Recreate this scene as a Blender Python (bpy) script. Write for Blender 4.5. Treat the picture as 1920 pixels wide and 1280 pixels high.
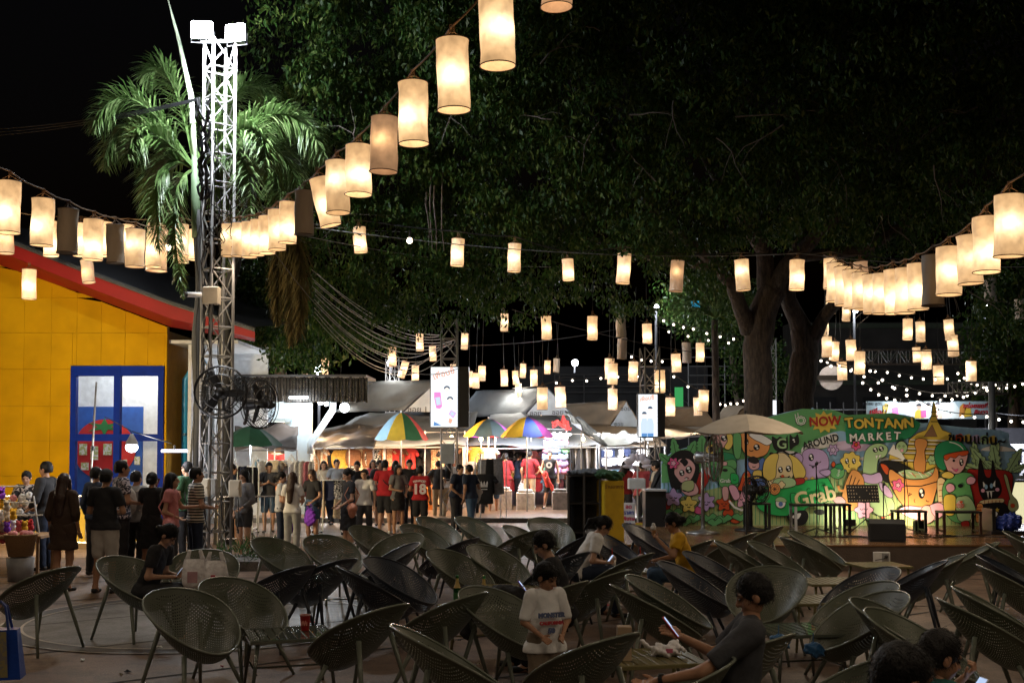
import bpy, bmesh, math, random
import numpy as np
from mathutils import Vector, Matrix, noise as mnoise
from mathutils.geometry import tessellate_polygon

for o in list(bpy.data.objects): bpy.data.objects.remove(o)
SC = bpy.context.scene
COL = SC.collection
PI = math.pi
R = math.radians
random.seed(7)
rng = np.random.default_rng(7)

# ------------------------------------------------------------------ camera, sky, exposure
FPX = 2133.0                       # focal length in pixels of the 1920 wide photograph
CAMH = 2.03
CROW = 748.0                       # image row of the optical axis (the lens is shifted up)
PITCH = math.atan((830 - CROW) / FPX)
cam = bpy.data.cameras.new('camera'); camo = bpy.data.objects.new('camera', cam); COL.objects.link(camo)
cam.sensor_width = 36.0; cam.lens = FPX / 1920 * 36.0
cam.shift_y = (CROW-640)/1920; cam.clip_start = 0.1; cam.clip_end = 600
camo.location = (0, 0, CAMH); camo.rotation_euler = (PI/2 + PITCH, 0, 0)
cam.dof.use_dof = True; cam.dof.focus_distance = 17.0; cam.dof.aperture_fstop = 5.6
SC.camera = camo
SC.render.resolution_x, SC.render.resolution_y = 1024, 682

world = bpy.data.worlds.new("World"); SC.world = world; world.use_nodes = True
wn = world.node_tree.nodes; wl = world.node_tree.links
bg = wn.get('Background') or wn.new('ShaderNodeBackground')
sky = wn.new('ShaderNodeTexSky'); sky.sky_type = 'NISHITA'; sky.sun_disc = False
sky.sun_elevation = R(-3.5); sky.sun_rotation = R(200); sky.altitude = 150
wl.new(sky.outputs[0], bg.inputs[0]); bg.inputs[1].default_value = 0.05
SC.view_settings.view_transform = 'Standard'; SC.view_settings.look = 'None'
SC.view_settings.exposure = 0.0; SC.view_settings.gamma = 1.0; SC.view_settings.use_curve_mapping = False

# ------------------------------------------------------------------ geometry of the view
CP, SP = math.cos(PITCH), math.sin(PITCH)
def P(px, py, d):
 """point of the place seen at photo pixel (px,py) at depth d metres in front of the camera"""
 cx = (px - 960) / FPX; cy = (CROW - py) / FPX
 y = CP - SP * cy; z = SP + CP * cy
 k = d / y
 return Vector((cx * k, d, CAMH + z * k))
def G(px, py, z=0.0):
 """point at height z seen at pixel"""
 cx = (px - 960) / FPX; cy = (CROW - py) / FPX
 y = CP - SP * cy; zz = SP + CP * cy
 k = (z - CAMH) / zz
 return Vector((cx * k, y * k, z))
def X(px, d): return P(px, 830, d).x

# ------------------------------------------------------------------ materials
MATS = {}
def _lnk(nt, a, b): nt.links.new(a, b)
def mat(name, col, rough=.6, metal=0., var=.12, vscale=6., bump=0., bscale=40., emis=None, estr=0., trans=0., spec=.5, coat=0., alpha=1.):
 if name in MATS: return MATS[name]
 m = bpy.data.materials.new(name); m.use_nodes = True; MATS[name] = m
 nt = m.node_tree; b = nt.nodes['Principled BSDF']
 b.inputs['Roughness'].default_value = rough; b.inputs['Metallic'].default_value = metal
 b.inputs['Specular IOR Level'].default_value = spec; b.inputs['Coat Weight'].default_value = coat
 b.inputs['Transmission Weight'].default_value = trans; b.inputs['Alpha'].default_value = alpha
 b.inputs['Base Color'].default_value = (*col, 1)
 tc = nt.nodes.new('ShaderNodeTexCoord')
 if var > 0:
  n = nt.nodes.new('ShaderNodeTexNoise'); n.inputs['Scale'].default_value = vscale; n.inputs['Detail'].default_value = 4
  _lnk(nt, tc.outputs['Object'], n.inputs['Vector'])
  r = nt.nodes.new('ShaderNodeValToRGB')
  r.color_ramp.elements[0].position = .3; r.color_ramp.elements[1].position = .7
  r.color_ramp.elements[0].color = (*[c * (1 - var) for c in col], 1)
  r.color_ramp.elements[1].color = (*[min(1, c * (1 + var)) for c in col], 1)
  _lnk(nt, n.outputs['Fac'], r.inputs['Fac']); _lnk(nt, r.outputs['Color'], b.inputs['Base Color'])
 if bump > 0:
  n2 = nt.nodes.new('ShaderNodeTexNoise'); n2.inputs['Scale'].default_value = bscale; n2.inputs['Detail'].default_value = 3
  _lnk(nt, tc.outputs['Object'], n2.inputs['Vector'])
  bp = nt.nodes.new('ShaderNodeBump'); bp.inputs['Strength'].default_value = bump; bp.inputs['Distance'].default_value = .02
  _lnk(nt, n2.outputs['Fac'], bp.inputs['Height']); _lnk(nt, bp.outputs['Normal'], b.inputs['Normal'])
 if emis is not None:
  b.inputs['Emission Color'].default_value = (*emis, 1); b.inputs['Emission Strength'].default_value = estr
 return m
def stripe_mat(name, c1, c2, scale=8., axis='Z', rough=.8, sharp=.02):
 if name in MATS: return MATS[name]
 m = mat(name, c1, rough, var=0); nt = m.node_tree; b = nt.nodes['Principled BSDF']
 tc = nt.nodes.new('ShaderNodeTexCoord'); w = nt.nodes.new('ShaderNodeTexWave')
 w.bands_direction = axis; w.inputs['Scale'].default_value = scale; w.inputs['Distortion'].default_value = .6
 _lnk(nt, tc.outputs['Object'], w.inputs['Vector'])
 r = nt.nodes.new('ShaderNodeValToRGB'); r.color_ramp.elements[0].position = .5 - sharp; r.color_ramp.elements[1].position = .5 + sharp
 r.color_ramp.elements[0].color = (*c1, 1); r.color_ramp.elements[1].color = (*c2, 1)
 _lnk(nt, w.outputs['Fac'], r.inputs['Fac']); _lnk(nt, r.outputs['Color'], b.inputs['Base Color'])
 return m
def pattern_mat(name, c1, c2, scale=12., rough=.8):
 if name in MATS: return MATS[name]
 m = mat(name, c1, rough, var=0); nt = m.node_tree; b = nt.nodes['Principled BSDF']
 tc = nt.nodes.new('ShaderNodeTexCoord'); w = nt.nodes.new('ShaderNodeTexNoise')
 w.inputs['Scale'].default_value = scale; w.inputs['Distortion'].default_value = 1.5; w.inputs['Detail'].default_value = 1
 _lnk(nt, tc.outputs['Object'], w.inputs['Vector'])
 r = nt.nodes.new('ShaderNodeValToRGB'); r.color_ramp.elements[0].position = .5; r.color_ramp.elements[1].position = .54
 r.color_ramp.elements[0].color = (*c1, 1); r.color_ramp.elements[1].color = (*c2, 1)
 _lnk(nt, w.outputs['Fac'], r.inputs['Fac']); _lnk(nt, r.outputs['Color'], b.inputs['Base Color'])
 return m
def glow(name, col, s):
 return mat(name, tuple(.06*c for c in col), .5, var=0, emis=col, estr=s)

# ------------------------------------------------------------------ mesh builder
class MB:
 def __init__(s): s.v = []; s.f = []; s.m = []; s.mats = []; s.uv = None; s.cur = 0
 def use(s, m):
  if m not in s.mats: s.mats.append(m)
  s.cur = s.mats.index(m); return s
 def add(s, vs, fs):
  n = len(s.v); s.v.extend([tuple(q) for q in vs])
  for q in fs: s.f.append(tuple(i + n for i in q)); s.m.append(s.cur)
  return s
 def box(s, c, d, rz=0., M=None):
  x, y, z = d[0]/2, d[1]/2, d[2]/2
  vs = [Vector((a*x, b*y, e*z)) for e in (-1, 1) for b in (-1, 1) for a in (-1, 1)]
  T = Matrix.Translation(Vector(c)) @ (M.to_4x4() if M is not None else Matrix.Rotation(rz, 4, 'Z'))
  vs = [T @ q for q in vs]
  return s.add(vs, [(0,2,3,1), (4,5,7,6), (0,1,5,4), (2,6,7,3), (0,4,6,2), (1,3,7,5)])
 def rbox(s, c, d, r=.01, rz=0.):          # box with chamfered vertical edges and top edge
  x, y, z = d[0]/2, d[1]/2, d[2]/2
  ring = [(-x+r,-y),(x-r,-y),(x,-y+r),(x,y-r),(x-r,y),(-x+r,y),(-x,y-r),(-x,-y+r)]
  vs = []
  for zz, k in ((-z, 0), (z-r, 0), (z, r)):
   for a, b in ring:
    vs.append(Vector((a - math.copysign(k, a), b - math.copysign(k, b), zz)))
  T = Matrix.Translation(Vector(c)) @ Matrix.Rotation(rz, 4, 'Z')
  fs = [(i+8*j, (i+1)%8+8*j, (i+1)%8+8*(j+1), i+8*(j+1)) for j in (0,1) for i in range(8)]
  fs += [tuple(reversed(range(8))), tuple(range(16, 24))]
  return s.add([T @ q for q in vs], fs)
 def tube(s, pts, r, n=8, cap=True, closed=False):
  pts = [Vector(p) for p in pts]; N = len(pts)
  rs = r if isinstance(r, (list, tuple)) else [r]*N
  vs = []; prev = None
  for i, p in enumerate(pts):
   if closed: t = (pts[(i+1) % N] - pts[i-1])
   else: t = (pts[min(i+1, N-1)] - pts[max(i-1, 0)])
   t = t.normalized() if t.length > 1e-9 else Vector((0,0,1))
   if prev is None:
    a = Vector((0,0,1)) if abs(t.z) < .9 else Vector((1,0,0))
    u = t.cross(a).normalized()
   else:
    u = prev - t * prev.dot(t)
    u = u.normalized() if u.length > 1e-6 else t.orthogonal().normalized()
   prev = u; w = t.cross(u)
   for k in range(n):
    a = 2*PI*k/n; vs.append(p + (u*math.cos(a) + w*math.sin(a))*rs[i])
  fs = []
  for i in range(N if closed else N-1):
   j = (i+1) % N
   for k in range(n): fs.append((i*n+k, i*n+(k+1)%n, j*n+(k+1)%n, j*n+k))
  if cap and not closed: fs += [tuple(reversed(range(n))), tuple(range((N-1)*n, N*n))]
  return s.add(vs, fs)
 def lathe(s, prof, n=16, c=(0,0,0), cap=True):
  c = Vector(c); vs = []
  for r, z in prof:
   for k in range(n):
    a = 2*PI*k/n; vs.append(c + Vector((r*math.cos(a), r*math.sin(a), z)))
  N = len(prof)
  fs = [(i*n+k, i*n+(k+1)%n, (i+1)*n+(k+1)%n, (i+1)*n+k) for i in range(N-1) for k in range(n)]
  if cap: fs += [tuple(reversed(range(n))), tuple(range((N-1)*n, N*n))]
  return s.add(vs, fs)
 def ball(s, c, r, n=8, sc=(1,1,1)):
  prof = [(max(1e-4, r*math.sin(PI*i/n)), -r*math.cos(PI*i/n)) for i in range(n+1)]
  k = len(s.v); s.lathe(prof, n+2, (0,0,0), False)
  for i in range(k, len(s.v)):
   v = s.v[i]; s.v[i] = (c[0]+v[0]*sc[0], c[1]+v[1]*sc[1], c[2]+v[2]*sc[2])
  return s
 def prism(s, poly, y0, y1):                 # polygon in XZ extruded along Y
  n = len(poly)
  vs = [(a, y0, b) for a, b in poly] + [(a, y1, b) for a, b in poly]
  tri = tessellate_polygon([[Vector((a, b, 0)) for a, b in poly]])
  fs = [tuple(t) for t in tri] + [tuple(i+n for i in reversed(t)) for t in tri]
  fs += [(i, (i+1)%n, (i+1)%n+n, i+n) for i in range(n)]
  return s.add(vs, fs)
 def sheet(s, a, b, c, d, nu=8, nv=6, sag=0., wob=0., th=.015, seed=0):
  """cloth patch a-b (top edge), d-c (bottom edge) with sag, wrinkles and thickness"""
  a, b, c, d = map(Vector, (a, b, c, d)); nrm = (b-a).cross(d-a).normalized()
  top = []
  for j in range(nv+1):
   for i in range(nu+1):
    u, v = i/nu, j/nv
    q = (a*(1-u)+b*u)*(1-v) + (d*(1-u)+c*u)*v
    q = q + Vector((0,0,-1))*sag*math.sin(PI*u)*math.sin(PI*min(1, v*1.0))
    q = q + nrm*wob*(mnoise.noise(Vector((u*4+seed, v*3, seed*1.7))))
    top.append(q)
  W = nu+1; n = len(top)
  vs = top + [q - nrm*th for q in top]
  fs = [(j*W+i, j*W+i+1, (j+1)*W+i+1, (j+1)*W+i) for j in range(nv) for i in range(nu)]
  fs += [tuple(x+n for x in reversed(q)) for q in list(fs)]
  edge = [i for i in range(W)] + [j*W+nu for j in range(1, nv+1)] + [nv*W+i for i in range(nu-1, -1, -1)] + [j*W for j in range(nv-1, 0, -1)]
  m = len(edge)
  fs += [(edge[i], edge[i]+n, edge[(i+1)%m]+n, edge[(i+1)%m]) for i in range(m)]
  return s.add(vs, fs)
 def mesh(s, name, m=None, smooth=False, origin=None):
  me = bpy.data.meshes.new(name)
  vs = s.v
  if origin is not None:
   o = origin; vs = [(a-o[0], b-o[1], c-o[2]) for a, b, c in vs]
  me.from_pydata(vs, [], s.f); me.update()
  if s.mats:
   for q in s.mats: me.materials.append(q)
   me.polygons.foreach_set('material_index', s.m)
  elif m is not None: me.materials.append(m)
  if smooth: me.polygons.foreach_set('use_smooth', [True]*len(me.polygons)); me.update()
  return me
 def build(s, name, m=None, parent=None, smooth=False, origin=None):
  me = s.mesh(name, m, smooth, origin)
  o = bpy.data.objects.new(name, me); COL.objects.link(o)
  if parent is not None: o.parent = parent
  if origin is not None: o.location = origin
  return o

def tag(o, label=None, cat=None, group=None, kind=None):
 if label: o['label'] = label
 if cat: o['category'] = cat
 if group: o['group'] = group
 if kind: o['kind'] = kind
 return o
def thing(name, label, cat, loc=(0,0,0), rz=0., group=None):
 o = bpy.data.objects.new(name, None); COL.objects.link(o); o.empty_display_size = .1
 o.location = loc; o.rotation_euler = (0, 0, rz)
 return tag(o, label, cat, group)
def single(mb, name, m, label, cat, group=None, origin=None, smooth=False):
 if origin is None:
  vs = np.array(mb.v); origin = ((vs[:,0].min()+vs[:,0].max())/2, (vs[:,1].min()+vs[:,1].max())/2, vs[:,2].min())
 o = mb.build(name, m, None, smooth, origin); return tag(o, label, cat, group)
def struct(mb, name, m, smooth=False):
 o = mb.build(name, m, None, smooth); o['kind'] = 'structure'; return o
def inst(me, name, parent=None, loc=(0,0,0), rot=(0,0,0), sc=None):
 o = bpy.data.objects.new(name, me); COL.objects.link(o); o.parent = parent
 o.location = loc; o.rotation_euler = rot
 if sc is not None: o.scale = sc
 return o
def dup(root):
 def cp(o, par):
  c = o.copy(); COL.objects.link(c); c.parent = par
  for ch in KIDS.get(o.name, [ch for ch in bpy.data.objects if ch.parent == o]): cp(ch, c)
  return c
 return cp(root, None)
KIDS = {}
def remember(root):
 def rec(o):
  k = [c for c in bpy.data.objects if c.parent == o]; KIDS[o.name] = k
  for c in k: rec(c)
 rec(root)
def text_mesh(txt, size, off=0.0, ext=0.0, align='CENTER', shear=0.):
 cu = bpy.data.curves.new('text', 'FONT'); cu.body = txt; cu.size = size; cu.offset = off; cu.extrude = ext
 cu.align_x = align; cu.align_y = 'CENTER'; cu.shear = shear; cu.resolution_u = 3
 o = bpy.data.objects.new('text', cu); COL.objects.link(o)
 dg = bpy.context.evaluated_depsgraph_get(); dg.update()
 me = bpy.data.meshes.new_from_object(o.evaluated_get(dg))
 bpy.data.objects.remove(o); bpy.data.curves.remove(cu)
 return me
def text(txt, size, m, parent, loc, rot=(PI/2,0,0), name='lettering', off=0., ext=0.002, sx=1., align='CENTER', shear=0.):
 me = text_mesh(txt, size, off, ext, align, shear); me.materials.clear(); me.materials.append(m)
 return inst(me, name, parent, loc, rot, (sx, 1, 1))
ORD = ['first','second','third','fourth','fifth','sixth','seventh','eighth','ninth','tenth','eleventh','twelfth','thirteenth','fourteenth','fifteenth','sixteenth','seventeenth','eighteenth','nineteenth','twentieth','twenty-first','twenty-second','twenty-third','twenty-fourth','twenty-fifth','twenty-sixth','twenty-seventh','twenty-eighth','twenty-ninth','thirtieth']
def lamp(name, parent, loc, col, power, rad=.1, kind='POINT', rot=None, size=None, spot=None):
 l = bpy.data.lights.new(name, kind); l.color = col; l.energy = power
 if kind in ('POINT', 'SPOT'): l.shadow_soft_size = rad
 if kind == 'SPOT': l.spot_size = spot or R(120); l.spot_blend = .6
 if kind == 'AREA': l.size = size or .3
 o = bpy.data.objects.new(name, l); COL.objects.link(o); o.parent = parent; o.location = loc
 if rot: o.rotation_euler = rot
 return o

# ------------------------------------------------------------------ implicit surfaces for bodies and soft things
def surface_nets(F, org, h):
 nx, ny, nz = F.shape
 S = F < 0
 cells = np.zeros((nx-1, ny-1, nz-1), int)
 for dx in (0,1):
  for dy in (0,1):
   for dz in (0,1): cells += S[dx:nx-1+dx, dy:ny-1+dy, dz:nz-1+dz]
 act = (cells > 0) & (cells < 8)
 idx = -np.ones(act.shape, int); ii = np.argwhere(act)
 if len(ii) == 0: return np.zeros((0,3)), []
 idx[act] = np.arange(len(ii))
 acc = np.zeros((len(ii), 3)); cnt = np.zeros(len(ii))
 C = [(a,b,c) for a in (0,1) for b in (0,1) for c in (0,1)]
 for a in C:
  for ax in range(3):
   if a[ax] == 1: continue
   b = list(a); b[ax] = 1
   fa = F[ii[:,0]+a[0], ii[:,1]+a[1], ii[:,2]+a[2]]; fb = F[ii[:,0]+b[0], ii[:,1]+b[1], ii[:,2]+b[2]]
   x = (fa < 0) != (fb < 0); t = np.where(x, fa/np.where(x, fa-fb, 1), 0)
   p = np.array(a, float)[None, :].repeat(len(ii), 0); p[:, ax] += t
   acc[x] += p[x]; cnt[x] += 1
 V = (ii + acc/cnt[:, None])*h + org
 quads = []
 for ax in range(3):
  sl0 = [slice(None)]*3; sl1 = [slice(None)]*3; sl0[ax] = slice(0, -1); sl1[ax] = slice(1, None)
  A = S[tuple(sl0)]; B = S[tuple(sl1)]; ch = np.argwhere(A != B)
  u, v = (ax+1) % 3, (ax+2) % 3
  ok = (ch[:,u] > 0) & (ch[:,v] > 0) & (ch[:,u] < F.shape[u]-1) & (ch[:,v] < F.shape[v]-1); ch = ch[ok]
  du = np.zeros(3, int); du[u] = 1; dv = np.zeros(3, int); dv[v] = 1
  def I(c): return idx[c[:,0], c[:,1], c[:,2]]
  q = np.stack([I(ch-du-dv), I(ch-dv), I(ch), I(ch-du)], 1)
  ins = A[ch[:,0], ch[:,1], ch[:,2]]
  q[~ins] = q[~ins][:, ::-1]; quads.append(q)
 Q = np.concatenate(quads); Q = Q[(Q >= 0).all(1)]
 return V, Q
def cap(a, b, ra, rb, fl=None, k=None): return ('c', np.array(a, float), np.array(b, float), ra, rb, fl, k)
def ell(c, r, M=None, k=None, sub=False): return ('e', np.array(c, float), np.array(r, float), (np.array(M) if M is not None else None), None, None, k, sub)
def sdf(prims, h, k=.03, wob=0., wsc=14., clip=None):
 pts = []
 for p in prims:
  if p[0] == 'c':
   m = max(p[3], p[4]); pts += [p[1]-m, p[1]+m, p[2]-m, p[2]+m]
  elif not p[7]: m = max(p[2]); pts += [p[1]-m, p[1]+m]
 pts = np.array(pts); lo = pts.min(0)-2*h-wob; hi = pts.max(0)+2*h+wob
 n = np.ceil((hi-lo)/h).astype(int)+1
 F = np.full(n, 1.0); ax = [lo[i]+np.arange(n[i])*h for i in range(3)]
 for p in prims:
  kk = p[6] if p[6] is not None else k
  m = (max(p[3], p[4]) if p[0] == 'c' else max(p[2])) + kk*1.2 + 2*h + wob
  pl = (np.minimum(p[1], p[2]) if p[0] == 'c' else p[1]) - m; ph = (np.maximum(p[1], p[2]) if p[0] == 'c' else p[1]) + m
  i0 = np.clip(((pl-lo)/h).astype(int), 0, n-1); i1 = np.clip(((ph-lo)/h).astype(int)+2, 1, n)
  sl = tuple(slice(i0[i], i1[i]) for i in range(3))
  Xg, Yg, Zg = np.meshgrid(*[ax[i][sl[i]] for i in range(3)], indexing='ij', sparse=True)
  if p[0] == 'c':
   a, b = p[1], p[2]; q = [Xg-a[0], Yg-a[1], Zg-a[2]]; ba = b-a
   den = max(1e-9, ba.dot(ba)); t = np.clip((q[0]*ba[0]+q[1]*ba[1]+q[2]*ba[2])/den, 0, 1)
   e = [q[i]-t*ba[i] for i in range(3)]
   if p[5] is not None:
    nn, s = p[5]; dn = e[0]*nn[0]+e[1]*nn[1]+e[2]*nn[2]
    e = [e[i]+(s-1)*dn*nn[i] for i in range(3)]
   D = np.sqrt(e[0]**2+e[1]**2+e[2]**2) - (p[3]+t*(p[4]-p[3]))
  else:
   q = [Xg-p[1][0], Yg-p[1][1], Zg-p[1][2]]
   if p[3] is not None:
    Mi = p[3].T; q = [Mi[i][0]*q[0]+Mi[i][1]*q[1]+Mi[i][2]*q[2] for i in range(3)]
   r = p[2]; D = (np.sqrt((q[0]/r[0])**2+(q[1]/r[1])**2+(q[2]/r[2])**2)-1)*min(r)
   if p[7]:
    F[sl] = np.maximum(F[sl], -D); continue
  f = F[sl]
  if kk > 0:
   hh = np.clip(.5+.5*(f-D)/kk, 0, 1); F[sl] = f*(1-hh)+D*hh-kk*hh*(1-hh)
  else: F[sl] = np.minimum(f, D)
 if wob > 0 or clip is not None:
  Xg, Yg, Zg = np.meshgrid(*ax, indexing='ij', sparse=True)
  if wob > 0:
   F = F + wob*(np.sin(Xg*wsc*1.3+Zg*wsc*.9+1)*np.sin(Zg*wsc*1.1+Yg*wsc*.7)+.5*np.sin(Xg*wsc*2.9-Zg*wsc*1.9)*np.sin(Yg*wsc*2.3+Zg*wsc))
  if clip is not None:
   for (c, nrm) in clip:
    F = np.maximum(F, (Xg-c[0])*nrm[0]+(Yg-c[1])*nrm[1]+(Zg-c[2])*nrm[2])
 return surface_nets(F, lo, h)
def sdf_obj(name, parts, m, parent=None, smooth=True):
 """parts: list of (V,Q) joined to one mesh"""
 vs = []; fs = []; n = 0
 for V, Q in parts:
  if len(V) == 0: continue
  vs.append(V); fs.append(np.asarray(Q)+n); n += len(V)
 V = np.concatenate(vs); Q = np.concatenate(fs)
 me = bpy.data.meshes.new(name); me.from_pydata(V.tolist(), [], Q.tolist()); me.update()
 me.materials.append(m)
 if smooth: me.polygons.foreach_set('use_smooth', [True]*len(me.polygons))
 o = bpy.data.objects.new(name, me); COL.objects.link(o); o.parent = parent
 return o
# ================================================================== THE SETTING
# ---- ground: terrazzo-like concrete plaza
def ground_mat(name, c1, c2, wet=.55):
 m = bpy.data.materials.new(name); m.use_nodes = True; nt = m.node_tree; b = nt.nodes['Principled BSDF']
 N = nt.nodes.new; L = nt.links.new
 tc = N('ShaderNodeTexCoord')
 n1 = N('ShaderNodeTexNoise'); n1.inputs['Scale'].default_value = .55; n1.inputs['Detail'].default_value = 6
 n2 = N('ShaderNodeTexNoise'); n2.inputs['Scale'].default_value = 55; n2.inputs['Detail'].default_value = 3
 v = N('ShaderNodeTexVoronoi'); v.inputs['Scale'].default_value = 70
 for q in (n1, n2, v): L(tc.outputs['Object'], q.inputs['Vector'])
 r = N('ShaderNodeValToRGB'); r.color_ramp.elements[0].position = .35; r.color_ramp.elements[1].position = .65
 r.color_ramp.elements[0].color = (*c1, 1); r.color_ramp.elements[1].color = (*c2, 1); L(n1.outputs[0], r.inputs[0])
 mx = N('ShaderNodeMix'); mx.data_type = 'RGBA'; mx.blend_type = 'OVERLAY'; mx.inputs[0].default_value = .7
 L(r.outputs[0], mx.inputs[6]); L(n2.outputs[0], mx.inputs[7])
 m2 = N('ShaderNodeMix'); m2.data_type = 'RGBA'; m2.blend_type = 'MULTIPLY'; m2.inputs[0].default_value = .5
 r2 = N('ShaderNodeValToRGB'); r2.color_ramp.elements[0].position = .1; r2.color_ramp.elements[0].color = (.35,.32,.3,1); r2.color_ramp.elements[1].position = .35
 L(v.outputs['Distance'], r2.inputs[0]); L(mx.outputs[2], m2.inputs[6]); L(r2.outputs[0], m2.inputs[7])
 n3 = N('ShaderNodeTexNoise'); n3.inputs['Scale'].default_value = 2.3; n3.inputs['Detail'].default_value = 8; n3.inputs['Roughness'].default_value = .75; L(tc.outputs['Object'], n3.inputs['Vector'])
 r4 = N('ShaderNodeValToRGB'); r4.color_ramp.elements[0].position = .40; r4.color_ramp.elements[0].color = (.42,.38,.35,1); r4.color_ramp.elements[1].position = .56; L(n3.outputs[0], r4.inputs[0])
 m3 = N('ShaderNodeMix'); m3.data_type = 'RGBA'; m3.blend_type = 'MULTIPLY'; m3.inputs[0].default_value = .8; L(m2.outputs[2], m3.inputs[6]); L(r4.outputs[0], m3.inputs[7])
 L(m3.outputs[2], b.inputs['Base Color'])
 rr = N('ShaderNodeMapRange'); rr.inputs[3].default_value = wet-.15; rr.inputs[4].default_value = wet+.2; L(n1.outputs[0], rr.inputs[0]); L(rr.outputs[0], b.inputs['Roughness'])
 bp = N('ShaderNodeBump'); bp.inputs['Strength'].default_value = .25; bp.inputs['Distance'].default_value = .01
 L(n2.outputs[0], bp.inputs['Height']); L(bp.outputs[0], b.inputs['Normal'])
 return m
gm = ground_mat('plaza_concrete', (.145,.090,.060), (.235,.155,.108))
gm2 = ground_mat('grey_concrete', (.13,.12,.11), (.20,.19,.18))
gm3 = ground_mat('dark_band', (.03,.028,.026), (.055,.05,.047))
g = MB(); N_ = 24
g.add([(-150,-20,0),(150,-20,0),(150,300,0),(-150,300,0)], [(0,1,2,3)])
struct(g, 'ground', gm)
# round inlay of grey concrete with dark rings in the middle of the plaza
RC = Vector((-3.55, 13.2, 0)); RR = 1.95
def disc_ring(r0, r1, z, n=96):
 m = MB(); vs = []
 for i in range(n):
  a = 2*PI*i/n
  vs += [(RC.x+r0*math.cos(a), RC.y+r0*math.sin(a), z), (RC.x+r1*math.cos(a), RC.y+r1*math.sin(a), z)]
 return m.add(vs, [(2*i, 2*i+1, (2*i+3) % (2*n), (2*i+2) % (2*n)) for i in range(n)])
struct(disc_ring(.01, RR, .004), 'round_pavement', gm2)
struct(disc_ring(RR, RR+.22, .008), 'pavement_ring', gm3)
struct(disc_ring(RR+.22, RR+.245, .012), 'pavement_ring_edge', mat('edge_light', (.45,.4,.34), .5)); struct(disc_ring(RR-.03, RR, .012), 'pavement_ring_edge', MATS['edge_light'])
# expansion joints
jm = mat('joint_dark', (.02,.017,.014), .9)
J = MB()
def joint(a, b, w=.04, z=.0045):
 a = Vector(a); b = Vector(b); d = (b-a).normalized(); n = Vector((-d.y, d.x, 0))*w/2
 J.add([(a+n).to_tuple()[:2]+(z,), (b+n).to_tuple()[:2]+(z,), (b-n).to_tuple()[:2]+(z,), (a-n).to_tuple()[:2]+(z,)], [(0,1,2,3)])
for i in range(-7, 9): joint((i*3.0-14, 6-2, 0), (i*3.0+6, 19, 0))
for y in (6.6, 9.2, 14.8, 17.6, 20.4, 23.4, 26.5): joint((-25, y, 0), (25, y-.9, 0))
struct(J, 'pavement_joints', jm)
# raised market street with a low kerb
kerb = MB(); kerb.rbox((0.2, 29.2, .06), (20, .18, .12), .02)
struct(kerb, 'market_kerb', gm2)
mk = MB(); mk.add([(-10,29.3,.10),(12,29.3,.10),(12,60,.10),(-10,60,.10)], [(0,1,2,3)])
struct(mk, 'market_pavement', ground_mat('market_floor', (.17,.105,.06), (.26,.165,.10), .35))

# ---- stage
STZ = .42; SX0, SX1 = 1.35, 11.5; SY0, SY1 = 18.1, 22.9
def plank_mat():
 m = bpy.data.materials.new('stage_boards'); m.use_nodes = True; nt = m.node_tree; b = nt.nodes['Principled BSDF']
 N = nt.nodes.new; L = nt.links.new; tc = N('ShaderNodeTexCoord')
 n = N('ShaderNodeTexNoise'); n.inputs['Scale'].default_value = 3; n.inputs['Detail'].default_value = 8
 mp = N('ShaderNodeMapping'); mp.inputs['Scale'].default_value = (1, 14, 1); L(tc.outputs['Object'], mp.inputs[0]); L(mp.outputs[0], n.inputs['Vector'])
 oi = N('ShaderNodeObjectInfo')
 r = N('ShaderNodeValToRGB'); r.color_ramp.elements[0].color = (.10,.05,.022,1); r.color_ramp.elements[1].color = (.24,.13,.06,1)
 L(n.outputs[0], r.inputs[0])
 hv = N('ShaderNodeHueSaturation'); L(r.outputs[0], hv.inputs['Color'])
 mr = N('ShaderNodeMapRange'); mr.inputs[3].default_value = .7; mr.inputs[4].default_value = 1.25; L(oi.outputs['Random'], mr.inputs[0]); L(mr.outputs[0], hv.inputs['Value'])
 L(hv.outputs[0], b.inputs['Base Color'])
 r3 = N('ShaderNodeMapRange'); r3.inputs[3].default_value = .12; r3.inputs[4].default_value = .38; L(n.outputs[0], r3.inputs[0]); L(r3.outputs[0], b.inputs['Roughness'])
 b.inputs['Specular IOR Level'].default_value = .6
 return m
stage = thing('stage', 'low wooden stage with brown riser in front of the cartoon mural', 'stage', ((SX0+SX1)/2, SY0, 0))
sm = mat('stage_riser', (.10,.075,.06), .8, bump=.3)
q = MB(); q.box(((0), (SY1-SY0)/2, (STZ-.03)/2), (SX1-SX0, SY1-SY0, STZ-.03)); q.build('riser', sm, stage)
pm_ = plank_mat()
pk = MB(); pk.rbox((0,0,0), (SX1-SX0+.06, .148, .03), .006); pme = pk.mesh('floor_board', pm_)
for i in range(32): inst(pme, 'floor_board', stage, (0, -.01+.075+i*.1503, STZ-.015))
# step at the left end
q = MB(); q.rbox((0,0,.11), (1.3, .8, .22), .02)
single(q, 'wooden_step', pm_, 'worn wooden step at left end of stage below the black desk', 'step', origin=None)
bpy.data.objects['wooden_step'].location = (2.3-1.0, 17.7, 0)
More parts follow.
